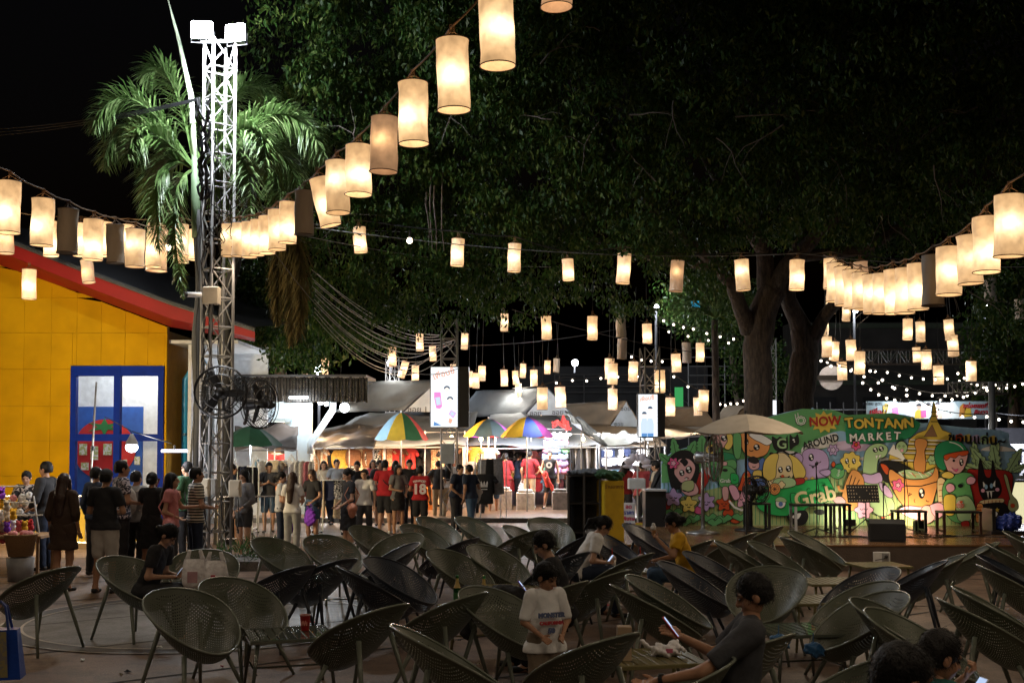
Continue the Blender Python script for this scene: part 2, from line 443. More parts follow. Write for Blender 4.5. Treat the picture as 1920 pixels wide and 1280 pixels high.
# power socket on the riser
t = thing('power_socket', 'white power socket panel with black plug on the stage riser', 'socket', G(1650,1050,.1))
t.location = (X(1650,SY0-.02), SY0-.025, .13)
q = MB(); q.rbox((0,0,.09), (.27,.03,.18), .006); q.build('panel', mat('socket_white', (.7,.7,.68), .5), t)
q = MB(); q.rbox((.055,-.02,.09), (.11,.02,.15), .004); q.build('outlet', mat('socket_grey', (.3,.3,.3), .5), t)
q = MB(); q.ball((.06,-.05,.11), .028, 6); q.tube([(.06,-.05,.11),(.02,-.07,.08),(-.08,-.05,.06),(-.11,-.03,.05)], .007, 6); q.build('plug', mat('rubber_black', (.012,.012,.013), .5), t)

# ---- yellow building on the left with the red roof and blue window
BD = 27.0
yel = mat('yellow_render', (.66,.35,.003), .75, var=.14, vscale=1.3, bump=.15, bscale=90, spec=.12)
hall = thing('yellow_building', 'yellow walled building with red sloping roof and tall blue framed shop window', 'building', (X(150,BD), BD, 0))
ox, oy = hall.location.x, hall.location.y
def bx(px): return X(px, BD) - ox
def bz(py): return P(960, py, BD).z
x0, x1 = bx(-160), bx(311)
wx0, wx1 = bx(133), bx(307)
ztop = 8.4; wz1 = bz(686)
# wall pieces around the opening; upper edge follows the roof slope
q = MB()
def roofz(x): # underside of roof along wall plane
 px = (x+ox)/BD*FPX+960
 return bz(495 + (px-0)*(612-495)/310.)
# panels as separate parts with recessed joints
cols = [bx(v) for v in (-160,-110,-60,-10,42,93,141,187,232,275,311)]
rows = [0, bz(892), bz(826), bz(761), bz(692), bz(624), bz(558), bz(500), bz(420)]
core = MB()
for a, b in zip(cols[:-1], cols[1:]):
 for c, d in zip(rows[:-1], rows[1:]):
  a2, b2 = a, b
  if a < wx1 and b > wx0 and c < wz1:     # overlaps the window
   segs = []
   if a < wx0-.05: segs.append((a, wx0, c, d))
   if b > wx1+.05: segs.append((wx1, b, c, d))
   if d > wz1+.02: segs.append((max(a, wx0), min(b, wx1), wz1, d))
  else: segs = [(a, b, c, d)]
  for (a3, b3, c3, d3) in segs:
   zl, zr = min(d3, roofz(a3)), min(d3, roofz(b3))
   if max(zl, zr) <= c3+.03 or b3-a3 < .04: continue
   if zl <= c3: zl = c3+.005
   if zr <= c3: zr = c3+.005
   gp = .003
   p = MB(); p.prism([(a3+gp, c3+gp), (b3-gp, c3+gp), (b3-gp, max(c3+gp*2, zr-gp)), (a3+gp, max(c3+gp*2, zl-gp))], 0, .06)
   p.build('wall_panel', yel, hall)
core = MB()
core.box(((x0+wx0)/2, .12, 3.0), (wx0-x0, .1, 6.0)); core.box(((x1+wx1)/2, .12, 2.4), (x1-wx1, .1, 4.8))
core.box(((wx0+wx1)/2, .12, (wz1+bz(622))/2), (wx1-wx0, .1, bz(622)-wz1))
core.box((x1-.06, 4.0, 2.35), (.1, 7.6, 4.7))
core.build('wall', mat('wall_joint', (.34,.17,.01), .8), hall)
# blue frame
blu = mat('blue_frame', (.001,.025,.30), .6, spec=.15)
q = MB(); W = wx1-wx0; t_ = .13
for xa, w in ((wx0+t_/2, t_), (wx1-t_/2, t_), (bx(220), .15)): q.box((xa, .0, wz1/2), (w, .16, wz1))
q.build('window_frame', blu, hall)
q = MB()
for z, hgt in ((wz1-.12, .24), (bz(820), .17), (.18, .36)):
 for a, b in ((wx0+t_, bx(220)-.075), (bx(220)+.075, wx1-t_)): q = MB(); q.box(((a+b)/2, .0, z), (b-a, .14, hgt)); q.build('window_rail', blu, hall)
glass = bpy.data.materials.new('shop_glass'); glass.use_nodes = True
nt = glass.node_tree; nt.nodes.clear(); o_ = nt.nodes.new('ShaderNodeOutputMaterial'); tr = nt.nodes.new('ShaderNodeBsdfTransparent'); gl = nt.nodes.new('ShaderNodeBsdfGlossy'); mx = nt.nodes.new('ShaderNodeMixShader'); fr = nt.nodes.new('ShaderNodeFresnel')
gl.inputs['Roughness'].default_value = .03; nt.links.new(fr.outputs[0], mx.inputs[0]); nt.links.new(tr.outputs[0], mx.inputs[1]); nt.links.new(gl.outputs[0], mx.inputs[2]); nt.links.new(mx.outputs[0], o_.inputs[0])
for a, b in ((wx0+t_, bx(220)-.075), (bx(220)+.075, wx1-t_)):
 for c, d in ((.36, bz(820)-.085), (bz(820)+.085, wz1-.24)):
  q = MB(); q.box(((a+b)/2, .02, (c+d)/2), (b-a, .012, d-c)); q.build('pane', glass, hall)
# interior room
q = MB(); rd = 3.6; wy = oy
iw = mat('interior_white', (.78,.8,.82), .7)
q.box((bx(235), rd, 2.3), (5.2, .08, 4.6)); q.box((bx(235), rd/2+.2, 4.45), (5.2, rd, .08)); q.box((wx1+.5, rd/2+.2, 2.2), (.08, rd-.3, 4.4)); q.box((wx0-1.4, rd/2+.2, 2.2), (.08, rd-.3, 4.4))
q.build('interior_wall', iw, hall)
q = MB()
for k in range(3): q.tube([(bx(278)+k*.09, rd-.2, .1), (bx(278)+k*.09, rd-.2, 4.4)], .022, 6)
q.build('wall_pipe', mat('pipe_grey', (.25,.27,.3), .5), hall)
q = MB(); q.box((X(205,30.5)-ox, rd-.06, P(960,762,30.5).z/2), (124/FPX*30.5, .03, P(960,762,30.5).z)); q.build('blue_wall_panel', mat('mural_blue', (.02,.10,.42), .6), hall)
# round tomato painted on the inner wall
q = MB(); cxx = X(196,30.5)-ox; czz = P(960,842,30.5).z; rr_ = .82
pts = [(cxx+rr_*math.cos(a)*(1+.03*math.cos(3*a)), czz+rr_*.98*math.sin(a)) for a in np.linspace(0, 2*PI, 40, endpoint=False)]
q.prism(pts, rd-.09, rd-.11); q.build('painted_tomato', mat('tomato_red', (.55,.02,.02), .6), hall)
q = MB(); pts = []
for i in range(12):
 a = PI/2 + i*PI/6; r = (.42 if i % 2 == 0 else .15); pts.append((cxx+r*math.cos(a)*1.2, czz+.60+r*math.sin(a)*.55))
q.prism(pts, rd-.115, rd-.13); q.build('painted_leaf', mat('tomato_leaf', (.03,.22,.06), .6), hall)
q = MB()
for (a, b, w, h) in ((-.55,.0,.2,.3), (-.25,-.1,.2,.36), (.1,.0,.22,.3), (.55,-.4,.15,.25), (-.5,-.45,.2,.2), (.9,-.3,.15,.22)):
 q.box((cxx+a, rd-.15, czz+b), (w, .02, h))
q.build('poster', pattern_mat('poster_print', (.75,.75,.7), (.45,.5,.2), 9), hall)
# ceiling tube lights inside
for k, (a, b) in enumerate(((-.4, 1.2), (.9, 2.2), (-.6, 2.9))):
 q = MB(); q.tube([(bx(215)+a-.5, b, 4.33), (bx(215)+a+.5, b, 4.33)], .03, 8); q.build('tube_light', glow('tube_glow', (.85,.93,1), 9), hall)
 lamp('tube_lamp', hall, (bx(215)+a, b, 4.15), (.85,.93,1), 42, .3)
# red roof: wide sloping verge board facing us, metal gutter edge, soffit
red = mat('red_roof', (.34,.009,.008), .6, var=.12, vscale=2)
def rpt(px, py, dy): # roof pt
 p = P(px, py, BD+dy); return (p.x-ox, p.y-oy, p.z)
q = MB(); q.add([rpt(-160,452-60,-.9), rpt(478,622,-.9), rpt(478,636,-.9), rpt(310,612,-.9), rpt(-160,428,-.9)], [(0,4,3),(0,3,1),(1,3,2)])
A = [rpt(-160,405,-.9), rpt(0,449,-.9), rpt(160,512,-.9), rpt(320,572,-.9), rpt(478,622,-.9)]
B = [rpt(-160,425,-.9), rpt(0,472,-.9), rpt(160,537,-.9), rpt(320,597,-.9), rpt(478,634,-.9)]
q = MB()
def loft(q, rowsL):
 n = len(rowsL[0]); vs = [p for r in rowsL for p in r]
 q.add(vs, [(j*n+i, j*n+i+1, (j+1)*n+i+1, (j+1)*n+i) for j in range(len(rowsL)-1) for i in range(n-1)])
def sh(row, dy=0, dz=0): return [(a, b+dy, c+dz) for a, b, c in row]
C_ = [rpt(-160,438,0.0), rpt(0,497,0.0), rpt(160,552,0.0), rpt(320,613,0.0), rpt(478,640,0.0)]
loft(q, [A, B, [(a, b, c-.0) for a, b, c in sh(C_, -.02)]])
q.build('red_verge', red, hall)
q = MB(); loft(q, [A, sh(A, .1, .12), sh(A, 9, 1.2)]); q.build('roof_sheet', mat('roof_dark', (.10,.10,.11), .5), hall)
q = MB(); q.tube([(a, b-.04, c+.03) for a, b, c in A], .03, 8); q.tube([(a, b-.02, c+.07) for a, b, c in A], .03, 8); q.build('gutter', mat('gutter_metal', (.12,.125,.13), .5, .4), hall)
# shop fluorescent outside is seen in reflection only

# ---- grey annex wall, blue drainpipe, white porch
def world_box(name, m, px0, px1, py0, py1, d, th, label, cat, parent=None):
 a, b = P(px0, py0, d), P(px1, py1, d); q = MB()
 q.box(((a.x+b.x)/2, d+th/2, (a.z+b.z)/2), (abs(b.x-a.x), th, abs(a.z-b.z)))
 return q
an = thing('grey_annex', 'grey rendered annex wall between the yellow building and the truss tower', 'building', (X(350,28.5), 28.5, 0))
q = MB(); q.box((0,.3,1.9), (X(400,28.5)-X(312,28.5), .2, 3.9)); q.build('wall', mat('annex_grey', (.16,.17,.17), .8, bump=.2), an)
q = MB(); q.box((-.2,.17,1.5), (.9,.04,.02)); q.box((.05,.17,2.9), (.02,.04,1.0)); q.build('trim', mat('trim_grey', (.08,.08,.08), .8), an)
dp = thing('drain_pipe', 'bright blue drainpipe with elbow beside the yellow building', 'pipe', (X(346,28), 28, 0))
q = MB(); zt = P(346,712,28).z; q.tube([(0,0,0),(0,0,zt-.3),(0,0,zt),(.12,0,zt+.18),(.5,0,zt+.45)], .075, 10); q.build('pipe', mat('pipe_blue', (.03,.33,.65), .35), dp, True)
q = MB()
for z in (.9, 2.2): q.lathe([(.082,0),(.082,.07)], 10, (0,0,z))
q.build('bracket', mat('pipe_bracket', (.02,.12,.25), .4), dp)

WD = 31.0
po = thing('white_porch', 'white painted shop porch with post and ribbed metal fascia behind the clothes racks', 'building', (X(550,WD), WD, 0))
ox2 = po.location.x
def wx(px): return X(px, WD)-ox2
def wz(py): return P(960,py,WD).z
whm = mat('porch_white', (.62,.72,.75), .6, var=.06)
q = MB(); q.box((wx(558), .15, (wz(755))/2), (wx(583)-wx(534), .3, wz(755))); q.build('post', whm, po)
q = MB(); q.box(((wx(440)+wx(533))/2, .12, (wz(752)+wz(790))/2), (wx(533)-wx(440), .24, wz(752)-wz(790))); q.build('lintel', whm, po)
q = MB(); q.box(((wx(440)+wx(548))/2, -.1, wz(788)), (wx(548)-wx(440), .3, .1)); q.build('shutter_box', mat('shutter_blue', (.3,.4,.5), .4, .5), po)
q = MB(); q.tube([(wx(625),-.1,wz(752)),(wx(625),-.1,wz(768)),(wx(583),-.1,wz(832)),(wx(583),-.1,wz(850))], .09, 8); q.build('down_pipe', whm, po, True)
q = MB(); q.box((wx(375)-.1, .2, wz(700)/2-.2), (.5, .2, wz(710))); q.build('side_wall', whm, po)
# ribbed fascia: each rib a piece
rib = MB(); rib.rbox((0,0,0), (.085,.05, wz(708)-wz(754)), .015)
crinkle = mat('fascia_metal', (.06,.055,.05), .22, .85, var=.4, vscale=30, bump=.6, bscale=60)
rme = rib.mesh('fascia_rib', crinkle)
n = 44
for i in range(n):
 x = wx(442)+(wx(690)-wx(442))*i/(n-1)
 inst(rme, 'fascia_rib', po, (x, -.45+.02*(i%2), (wz(708)+wz(754))/2+.01*math.sin(i*1.7)-.0003*i))
q = MB(); q.box(((wx(442)+wx(690))/2, .6, wz(706)), (wx(690)-wx(442), 2.2, .06)); q.build('porch_roof', mat('porch_roof_dark', (.08,.08,.08), .6), po)
for k, px in enumerate((601, 612, 646)):
 t = thing('porch_lamp', ['bright white bulb under the ribbed porch fascia, left one','white bulb under the ribbed porch fascia, middle one','round bright white globe lamp hanging under right end of porch fascia'][k], 'lamp', P(px, (754,757,764)[k], WD-.3))
 q = MB(); q.ball((0,0,0), (.07,.06,.13)[k], 8); q.build('globe', glow('cold_bulb', (.9,.95,1), 14), t, True)
 q = MB(); q.tube([(0,0,.05),(0,0,.22)], .03, 6); q.build('socket', MATS['rubber_black'], t)
 lamp('globe_lamp', t, (0,-.1,-.15), (.9,.95,1), (30,20,60)[k], .1)
# ================================================================== MARKET TENTS
canv = mat('canvas_grey', (.10,.118,.14), .85, var=.2, vscale=1.6, bump=.4, bscale=5)
canv_b = mat('canvas_beige', (.22,.165,.11), .85, var=.15, vscale=1.8, bump=.4, bscale=5)
canv_w = mat('canvas_white', (.34,.40,.46), .8, var=.15, vscale=2.5, bump=.3, bscale=6)
dgr = mat('tent_pole', (.35,.36,.37), .4, .7)
inkm = mat('ink_black', (.015,.015,.015), .7, var=0)
def tent(name_label, cat_group, apex, left, right, back, d, eaveL, eaveR, dE, cm, gm_, txt=None, txt2=None, seed=0, run=1.0):
 """apex/left/right: photo pixels of the gable; back: pixel of far ridge end; eaveL/eaveR: front awning edge"""
 a = P(*apex, d); l = P(*left, d); r = P(*right, d)
 bz_ = a.z; # far ridge end at the same height
 c = G(back[0], back[1], a.z) if back[1] < 828 else a
 if c.y < d or c.y > d+8: c = P(back[0], back[1], d+1.6)
 v = c - a
 base = Vector(((l.x+r.x)/2, d, 0))
 t = thing('market_tent', name_label, 'tent', base, 0, cat_group)
 lo = lambda p: Vector(p)-base
 q = MB(); q.sheet(lo(a+v*run), lo(a), lo(l), lo(l+v*run), 14, 8, .03, .10, .015, seed); q.build('roof_panel', cm, t, True)
 q = MB(); q.sheet(lo(a), lo(a+v*run), lo(r+v*run), lo(r), 10, 8, .03, .08, .015, seed+3); q.build('roof_panel', cm, t, True)
 q = MB(); q.prism([(lo(a).x, lo(a).z-.02), (lo(l).x+.03, lo(l).z), (lo(r).x-.03, lo(r).z)], .01, .035); q.build('gable_panel', gm_, t)
 el, er = P(*eaveL, dE), P(*eaveR, dE)
 ll = l+v*run*.0+Vector((-0.05,.0,0)); 
 q = MB(); q.sheet(lo(l+Vector((-1.1,.2,0))), lo(r+Vector((.2,.2,0))), lo(er), lo(el), 18, 8, .05, .16, .018, seed+7); q.build('awning', cm, t, True)
 q = MB()
 for p in (el+Vector((.05,.05,0)), er+Vector((-.05,.05,0)), l+Vector((0,.1,0)), r+Vector((0,.1,0))):
  z = lo(p).z; q = MB(); q.tube([(lo(p).x, lo(p).y, .1), (lo(p).x, lo(p).y, z-.02)], .025, 6); q.build('post', dgr, t)
 q = MB(); q.tube([lo(el)+Vector((0,.03,-.03)), lo(er)+Vector((0,.03,-.03))], .022, 6); q.tube([lo(a)+Vector((0,.06,-.05)), lo(a+v*run)+Vector((0,0,-.05))], .025, 6); q.build('rail', dgr, t)
 if txt:
  for (s, u, w, sz) in txt:
   p = P(u, w, d-.02); o = text(s, sz, inkm, t, lo(p), name='lettering'); 
 return t
tent('large grey canvas market tent with black arrow and soi 1 lettering behind the pink screen', 'market tents', (822,712), (757,771), (884,774), (690,716), 36, (583,838), (872,836), 33.5, canv, canv_w,
     [('◂ ซอย 1', 778, 768, .26)], seed=1)
tent('dark grey canvas tent behind the rainbow umbrellas with arrows on its white gable', 'market tents', (1028,728), (984,778), (1074,778), (893,733), 36.5, (868,840), (1140,836), 34, canv, canv_w,
     [('◂ ซอย', 1000, 775, .22), ('ซอย ▸', 1050, 773, .22)], seed=4)
tent('beige canvas market tent with white gable left of the second screen', 'market tents', (1175,752), (1143,798), (1203,800), (1062,756), 37.5, (1100,838), (1250,834), 35, canv_b, canv_w,
     [('ซอย', 1173, 766, .2), ('◂ ซอย', 1157, 795, .18)], seed=8)
tent('beige canvas tent farthest right, between second screen and cream parasol', 'market tents', (1318,762), (1250,798), (1345,800), (1235,762), 39, (1215,822), (1365,812), 36, canv_b, canv_b, seed=12)
tent('beige canvas tent end behind the tree trunk and cream parasol', 'market tents', (1400,760), (1368,790), (1440,792), (1362,762), 41, (1350,812), (1450,808), 38, canv_b, canv_b, seed=15)
# front low awnings (brown, sagging) left of the rainbow umbrella
def awning(label, TL, TR, BR, BL, d0, d1, cm, seed):
 a, b, c, e = P(*TL, d0), P(*TR, d0), P(*BR, d1), P(*BL, d1); base = Vector(((a.x+b.x)/2, d1, 0))
 t = thing('stall_awning', label, 'awning', base, 0, 'low stall awnings')
 q = MB(); q.sheet(a-base, b-base, c-base, e-base, 16, 8, .08, .2, .015, seed); q.build('cloth', cm, t, True)
 q = MB()
 for p in (c, e): q = MB(); q.tube([(p.x-base.x, .05, .1), (p.x-base.x, .05, p.z-.02)], .022, 6); q.build('post', dgr, t)
 q = MB(); q.tube([Vector(e-base)+Vector((0,.03,-.02)), Vector(c-base)+Vector((0,.03,-.02))], .02, 6); q.build('rail', dgr, t)
 return t
awning('brown sagging awning between the white porch post and the rainbow umbrella', (600,800), (725,788), (700,838), (582,840), 34, 31.6, mat('canvas_brown', (.10,.075,.06), .85, var=.2, vscale=2, bump=.4, bscale=5), 21)
awning('brown awning over clothes racks below the green umbrella', (440,800), (560,798), (556,842), (440,843), 30.5, 28.4, MATS['canvas_brown'], 25)
awning('small white stall canopy lit from below, left of second screen', (1130,806), (1200,818), (1215,830), (1125,836), 34.5, 33, canv_w, 28)
awning('dark grey slanting awning edge over the bright toy stall', (1058,772), (1075,778), (1138,838), (1090,808), 34.5, 32.8, canv, 31)
# red cloth thrown over the tent
q = MB(); q.sheet(P(1034,786,34.5), P(1062,785,34.5), P(1072,803,34.2), P(1036,797,34.2), 8, 5, .1, .25, .02, 5)
single(q, 'red_cloth', mat('red_cloth', (.35,.02,.02), .8), 'crumpled red cloth lying on the grey tent awning', 'cloth')

# rainbow umbrellas: eight coloured canopy panels each
UC = {'y':(.75,.50,.04),'g':(.12,.48,.26),'r':(.62,.03,.03),'o':(.62,.22,.04),'lg':(.25,.42,.05),'p':(.25,.03,.28),'b':(.22,.40,.55),'dg':(.02,.10,.07),'c':(.42,.36,.28),'bl':(.03,.08,.45)}
def umbrella(label, apex, d, rad, drop, cols, pole_to=0., n=8, rot=0., name='parasol', tiltx=0., valance=0.):
 a = P(*apex, d); base = Vector((a.x, a.y, pole_to))
 t = thing(name, label, 'umbrella', base, 0); z0 = a.z-pole_to
 K = 6
 for k in range(n):
  q = MB(); rows = []
  for i in range(K+1):
   u = i/K; row = []
   for j in range(5):
    w = j/4; ang = rot + 2*PI*(k+w)/n
    rr = rad*u*(1-.06*math.sin(PI*w)*u); z = z0 - drop*(u**1.7) - .02*0 - .05*rad*math.sin(PI*w)*u
    row.append((rr*math.cos(ang), rr*math.sin(ang), z))
   rows.append(row)
  vs = [p for r_ in rows for p in r_]; m_ = len(vs)
  vs2 = vs + [(x, y, z-.008) for x, y, z in vs]
  fs = [(i*5+j, i*5+j+1, (i+1)*5+j+1, (i+1)*5+j) for i in range(K) for j in range(4)]
  fs += [tuple(x+m_ for x in reversed(f)) for f in list(fs)]
  q.add(vs2, fs)
  cn = cols[k % len(cols)]
  q.build('canopy_panel', mat('umbrella_'+cn, UC[cn], .75, var=.1, vscale=5), t, True)
 q = MB(); q.tube([(0,0,0),(0,0,z0+.06)], .022, 8); q.build('pole', MATS['tent_pole'] if name != 'cream_parasol' else mat('pole_dark', (.02,.02,.02), .4), t)
 q = MB()
 for k in range(n):
  ang = rot+2*PI*k/n; q.tube([(0,0,z0-.03),(rad*.5*math.cos(ang), rad*.5*math.sin(ang), z0-drop*.31-.03),(rad*math.cos(ang), rad*math.sin(ang), z0-drop-.012)], .008, 4)
 q.build('rib', MATS['tent_pole'], t)
 return t
umbrella('big rainbow umbrella left of the pink screen', (752,773), 31.5, .76, .74, ['g','r','bl','r','o','lg','p','b','y'][:9], 0, 9, R(-75))
umbrella('rainbow umbrella with yellow, blue and purple panels right of the pink screen', (988,781), 32.2, .76, .55, ['bl','p','g','r','lg','o','y','y'], 0, 8, R(-100))
umbrella('purple and blue umbrella half hidden behind the rainbow one', (916,785), 33.4, .74, .5, ['b','p','lg','r','p','p','y','b'], 0, 8, R(-80))
umbrella('dark green umbrella hanging by the clothes racks near the white porch', (470,798), 27, .75, .45, ['dg'], 0, 8, R(10))
umbrella('large cream cloth parasol standing in front of the mural', (1398,776), 19.7, 1.02, .30, ['c'], STZ, 6, R(22), 'cream_parasol')

# ---- stalls full of goods.  Garments are single things, hung in rows
def garment_mesh(kind, w, h, seed):
 rs = random.Random(seed); q = MB()
 if kind == 'tee': prof = [(0,.20),(.03,.36),(.10,.5),(.16,.36),(.3,.34),(.6,.35),(1,.37)]
 elif kind == 'dress': prof = [(0,.14),(.04,.26),(.15,.22),(.35,.2),(.6,.34),(1,.5)]
 elif kind == 'trouser': prof = [(0,.30),(.1,.32),(.3,.34),(.6,.36),(1,.38)]
 elif kind == 'side': prof = [(0,.10),(.06,.30),(.15,.34),(.5,.30),(.9,.34),(1,.30)]
 else: prof = [(0,.35),(.2,.48),(.5,.5),(.8,.45),(1,.3)]
 C = 6; front = []; 
 for t, hw in prof:
  for j in range(C+1):
   u = j/C*2-1; x = u*hw*w
   y = -.05*w*math.cos(u*PI/2) - .03*w*math.sin(u*7+seed)*t
   front.append((x, y, -t*h + (.03*w*abs(u) if t == 1 else 0)))
 n = len(front); back = [(x, .05*w+.02*w*math.sin(x*9+seed), z) for x, y, z in front]
 W = C+1; fs = [(j*W+i, j*W+i+1, (j+1)*W+i+1, (j+1)*W+i) for j in range(len(prof)-1) for i in range(C)]
 fs2 = [tuple(x+n for x in reversed(f)) for f in fs]
 m = len(prof); side = []
 for j in range(m-1): side += [(j*W, (j+1)*W, (j+1)*W+n, j*W+n), (j*W+C, j*W+C+n, (j+1)*W+C+n, (j+1)*W+C)]
 side += [(i+(m-1)*W, i+(m-1)*W+n, i+1+(m-1)*W+n, i+1+(m-1)*W) for i in range(C)] + [(i, i+1, i+1+n, i+n) for i in range(C)]
 q.add(front+back, [tuple(reversed(f)) for f in fs+fs2+side])
 if kind == 'tee':
  for s in (-1, 1):
   q.tube([(s*.40*w, 0, -.13*h), (s*.54*w, -.01, -.30*h)], [.09*w, .10*w], 6)
 return q
GCOL = {'white':(.72,.72,.70),'black':(.015,.015,.017),'red':(.5,.03,.03),'orange':(.6,.20,.04),'mustard':(.5,.3,.05),'cream':(.6,.5,.36),'denim':(.06,.12,.24),'grey':(.25,.25,.26),'pink':(.65,.22,.28),'brown':(.18,.08,.04),'navy':(.02,.03,.08),'green':(.06,.16,.08),'lilac':(.4,.28,.6),'sky':(.25,.45,.65)}
CM = {k: mat('cloth_'+k, v, .85, var=.25, vscale=9) for k, v in GCOL.items()}
PAT = [pattern_mat('print_floral', (.65,.5,.3), (.45,.1,.05), 16), pattern_mat('print_mono', (.02,.02,.02), (.7,.7,.68), 10), stripe_mat('print_stripe', (.7,.68,.65), (.05,.07,.2), 9, 'X')]
for n_, m_ in zip(('floral','patterned','striped'), PAT): CM[n_] = m_
GM = {}
def gmesh(kind, s, colr):
 k = (kind, s, colr)
 if k not in GM:
  q = garment_mesh(kind, 1, {'tee':1.15,'dress':2.1,'trouser':2.2,'side':2.0,'bag':1.0}[kind], s*3.1); GM[k] = q.mesh('garment_'+kind, CM[colr], True)
 return GM[k]
NOUN = {'tee':'shirt','dress':'dress','trouser':'trousers','side':'garment','bag':'bag'}
def hang_row(stall, row, px0, px1, py, d, n, kinds, cols, size, grp, seed, dz=0):
 rs = random.Random(seed); cnt = {}
 out = []
 for i in range(n):
  px = px0+(px1-px0)*(i+.5)/n + rs.uniform(-2,2); k = rs.choice(kinds); c = rs.choice(cols)
  dd = d+rs.uniform(-.12,.12); p = P(px, py+rs.uniform(-1.5,1.5), dd)
  sc = size*rs.uniform(.85,1.15)
  cnt[(c,k)] = cnt.get((c,k), 0)+1
  out.append((p, k, c, sc, cnt[(c,k)], rs.randint(0,3), rs.uniform(-.5,.5)))
 for (p, k, c, sc, o_, v, rz) in out:
  tot = cnt[(c,k)]
  which = 'only one' if tot == 1 else ORD[o_-1]+' from left'
  nm = {'tee':'hanging_shirt','dress':'hanging_dress','trouser':'hanging_trousers','side':'hanging_garment','bag':'hanging_bag'}[k]
  o = inst(gmesh(k, v, c), nm, None, p, (0, rs.uniform(-.06,.06), rz + (PI/2*.8 if k == 'side' else 0)), (sc, sc, sc))
  tag(o, f'{c} {NOUN[k]} in {row} of {stall}, {which}', {'tee':'shirt','dress':'dress','trouser':'trousers','side':'garment','bag':'bag'}[k], grp)
def stall_box(label, px0, px1, d, h, depth, m, lampcol, power, nl=2, tube=False, pyl=None):
 a, b = X(px0, d), X(px1, d); t = thing('market_stall', label, 'market stall', ((a+b)/2, d, .1), 0, 'market stalls')
 W = b-a
 q = MB(); q.box((0, depth, h/2), (W, .05, h)); q.build('back_screen', m, t)
 q = MB(); q.box((-W/2, depth/2, h/2), (.04, depth, h)); q.build('side_screen', m, t)
 q = MB()
 for z in (h*.98, h*.62): q.tube([(-W/2, depth*.55, z), (W/2, depth*.55, z)], .018, 6)
 q.tube([(-W/2, .0, h*1.0), (W/2, .0, h*1.0)], .018, 6)
 q.build('hanging_rail', dgr, t)
 q = MB()
 for x in (-W/2, 0, W/2): q = MB(); q.tube([(x, .0, 0), (x, .0, h*1.02)], .022, 6); q.build('post', dgr, t)
 for i in range(nl):
  x = -W/2+W*(i+.5)/nl; y = -.05; z = h*.93
  if tube:
   q = MB(); q.tube([(x-.5, y, z), (x+.5, y, z)], .028, 8); q.build('tube_light', glow('tube_'+str(lampcol[0]), lampcol, 10), t)
  else:
   q = MB(); q.ball((x, y, z), .06, 8); q.build('light_bulb', glow('bulb_'+str(lampcol[0]), lampcol, 25), t, True)
  lamp('stall_lamp', t, (x, y-1.1, z-.05), lampcol, power*1.15/nl, .2)
 return t
warm = (1,.66,.33); cool = (.9,.93,1)
bw = mat('screen_tan', (.20,.12,.07), .9, var=.2); bwh = mat('screen_white', (.45,.42,.5), .9); bdk = mat('screen_dark', (.06,.05,.05), .9)
stall_box('warm lit clothes stall behind the people left of the rainbow umbrella', 590, 720, 34, 2.25, 1.6, bw, warm, 340, 3)
stall_box('orange lit clothes stall under the rainbow umbrella', 722, 872, 34, 2.25, 1.6, bw, (1,.62,.34), 380, 3)
stall_box('narrow stall of orange shirts right of the pink screen post', 876, 928, 34, 2.2, 1.6, bw, (1,.58,.28), 120, 1)
stall_box('brilliant white lit toy and plush stall behind the man in tank top', 930, 1062, 34.5, 2.35, 1.4, bwh, cool, 340, 3, True)
stall_box('dim stall of dark coats and hanging bags', 1064, 1122, 34.5, 2.2, 1.4, bdk, warm, 60, 1)
stall_box('white lit stall of caps and shoes left of second screen post', 1124, 1215, 35, 2.2, 1.4, bwh, cool, 300, 2, True)
stall_box('shaded clothes stall behind the white clothing racks', 442, 588, 33, 2.15, 1.2, bw, (1,.85,.68), 260, 2)
cl1 = ['cream','mustard','orange','black','white','brown','floral','red','patterned']
G1 = 'garments hanging in the warm clothes stalls'
hang_row('the warm stall by porch post','the top row',592,720,842,34.4,15,['tee','dress','bag'],cl1,.55,G1,1)
hang_row('the warm stall by porch post','the second row',592,720,868,34.7,14,['tee','dress'],cl1+['black'],.52,G1,2)
hang_row('the warm stall by porch post','the low row',592,720,898,34.9,13,['tee','trouser'],cl1+['denim','black'],.5,G1,3)
hang_row('the orange lit stall','the top row',722,872,842,34.3,15,['tee','dress','side'],['orange','red','black','cream','black','floral','brown'],.55,G1,4)
hang_row('the orange lit stall','the second row',722,872,868,34.6,14,['tee','dress'],['black','black','orange','cream','patterned','brown'],.55,G1,5)
hang_row('the orange lit stall','the low row',724,872,900,34.8,14,['tee','trouser'],['black','orange','brown','black','cream'],.5,G1,6)
hang_row('the narrow orange stall','the top row',874,930,838,34.1,6,['tee','dress'],['mustard','orange','cream','brown'],.55,G1,7)
hang_row('the narrow orange stall','the middle row',880,930,866,34.0,7,['side','tee'],['cream','grey','brown','black'],.42,G1,8)
G2 = 'goods in the white lit toy stall'
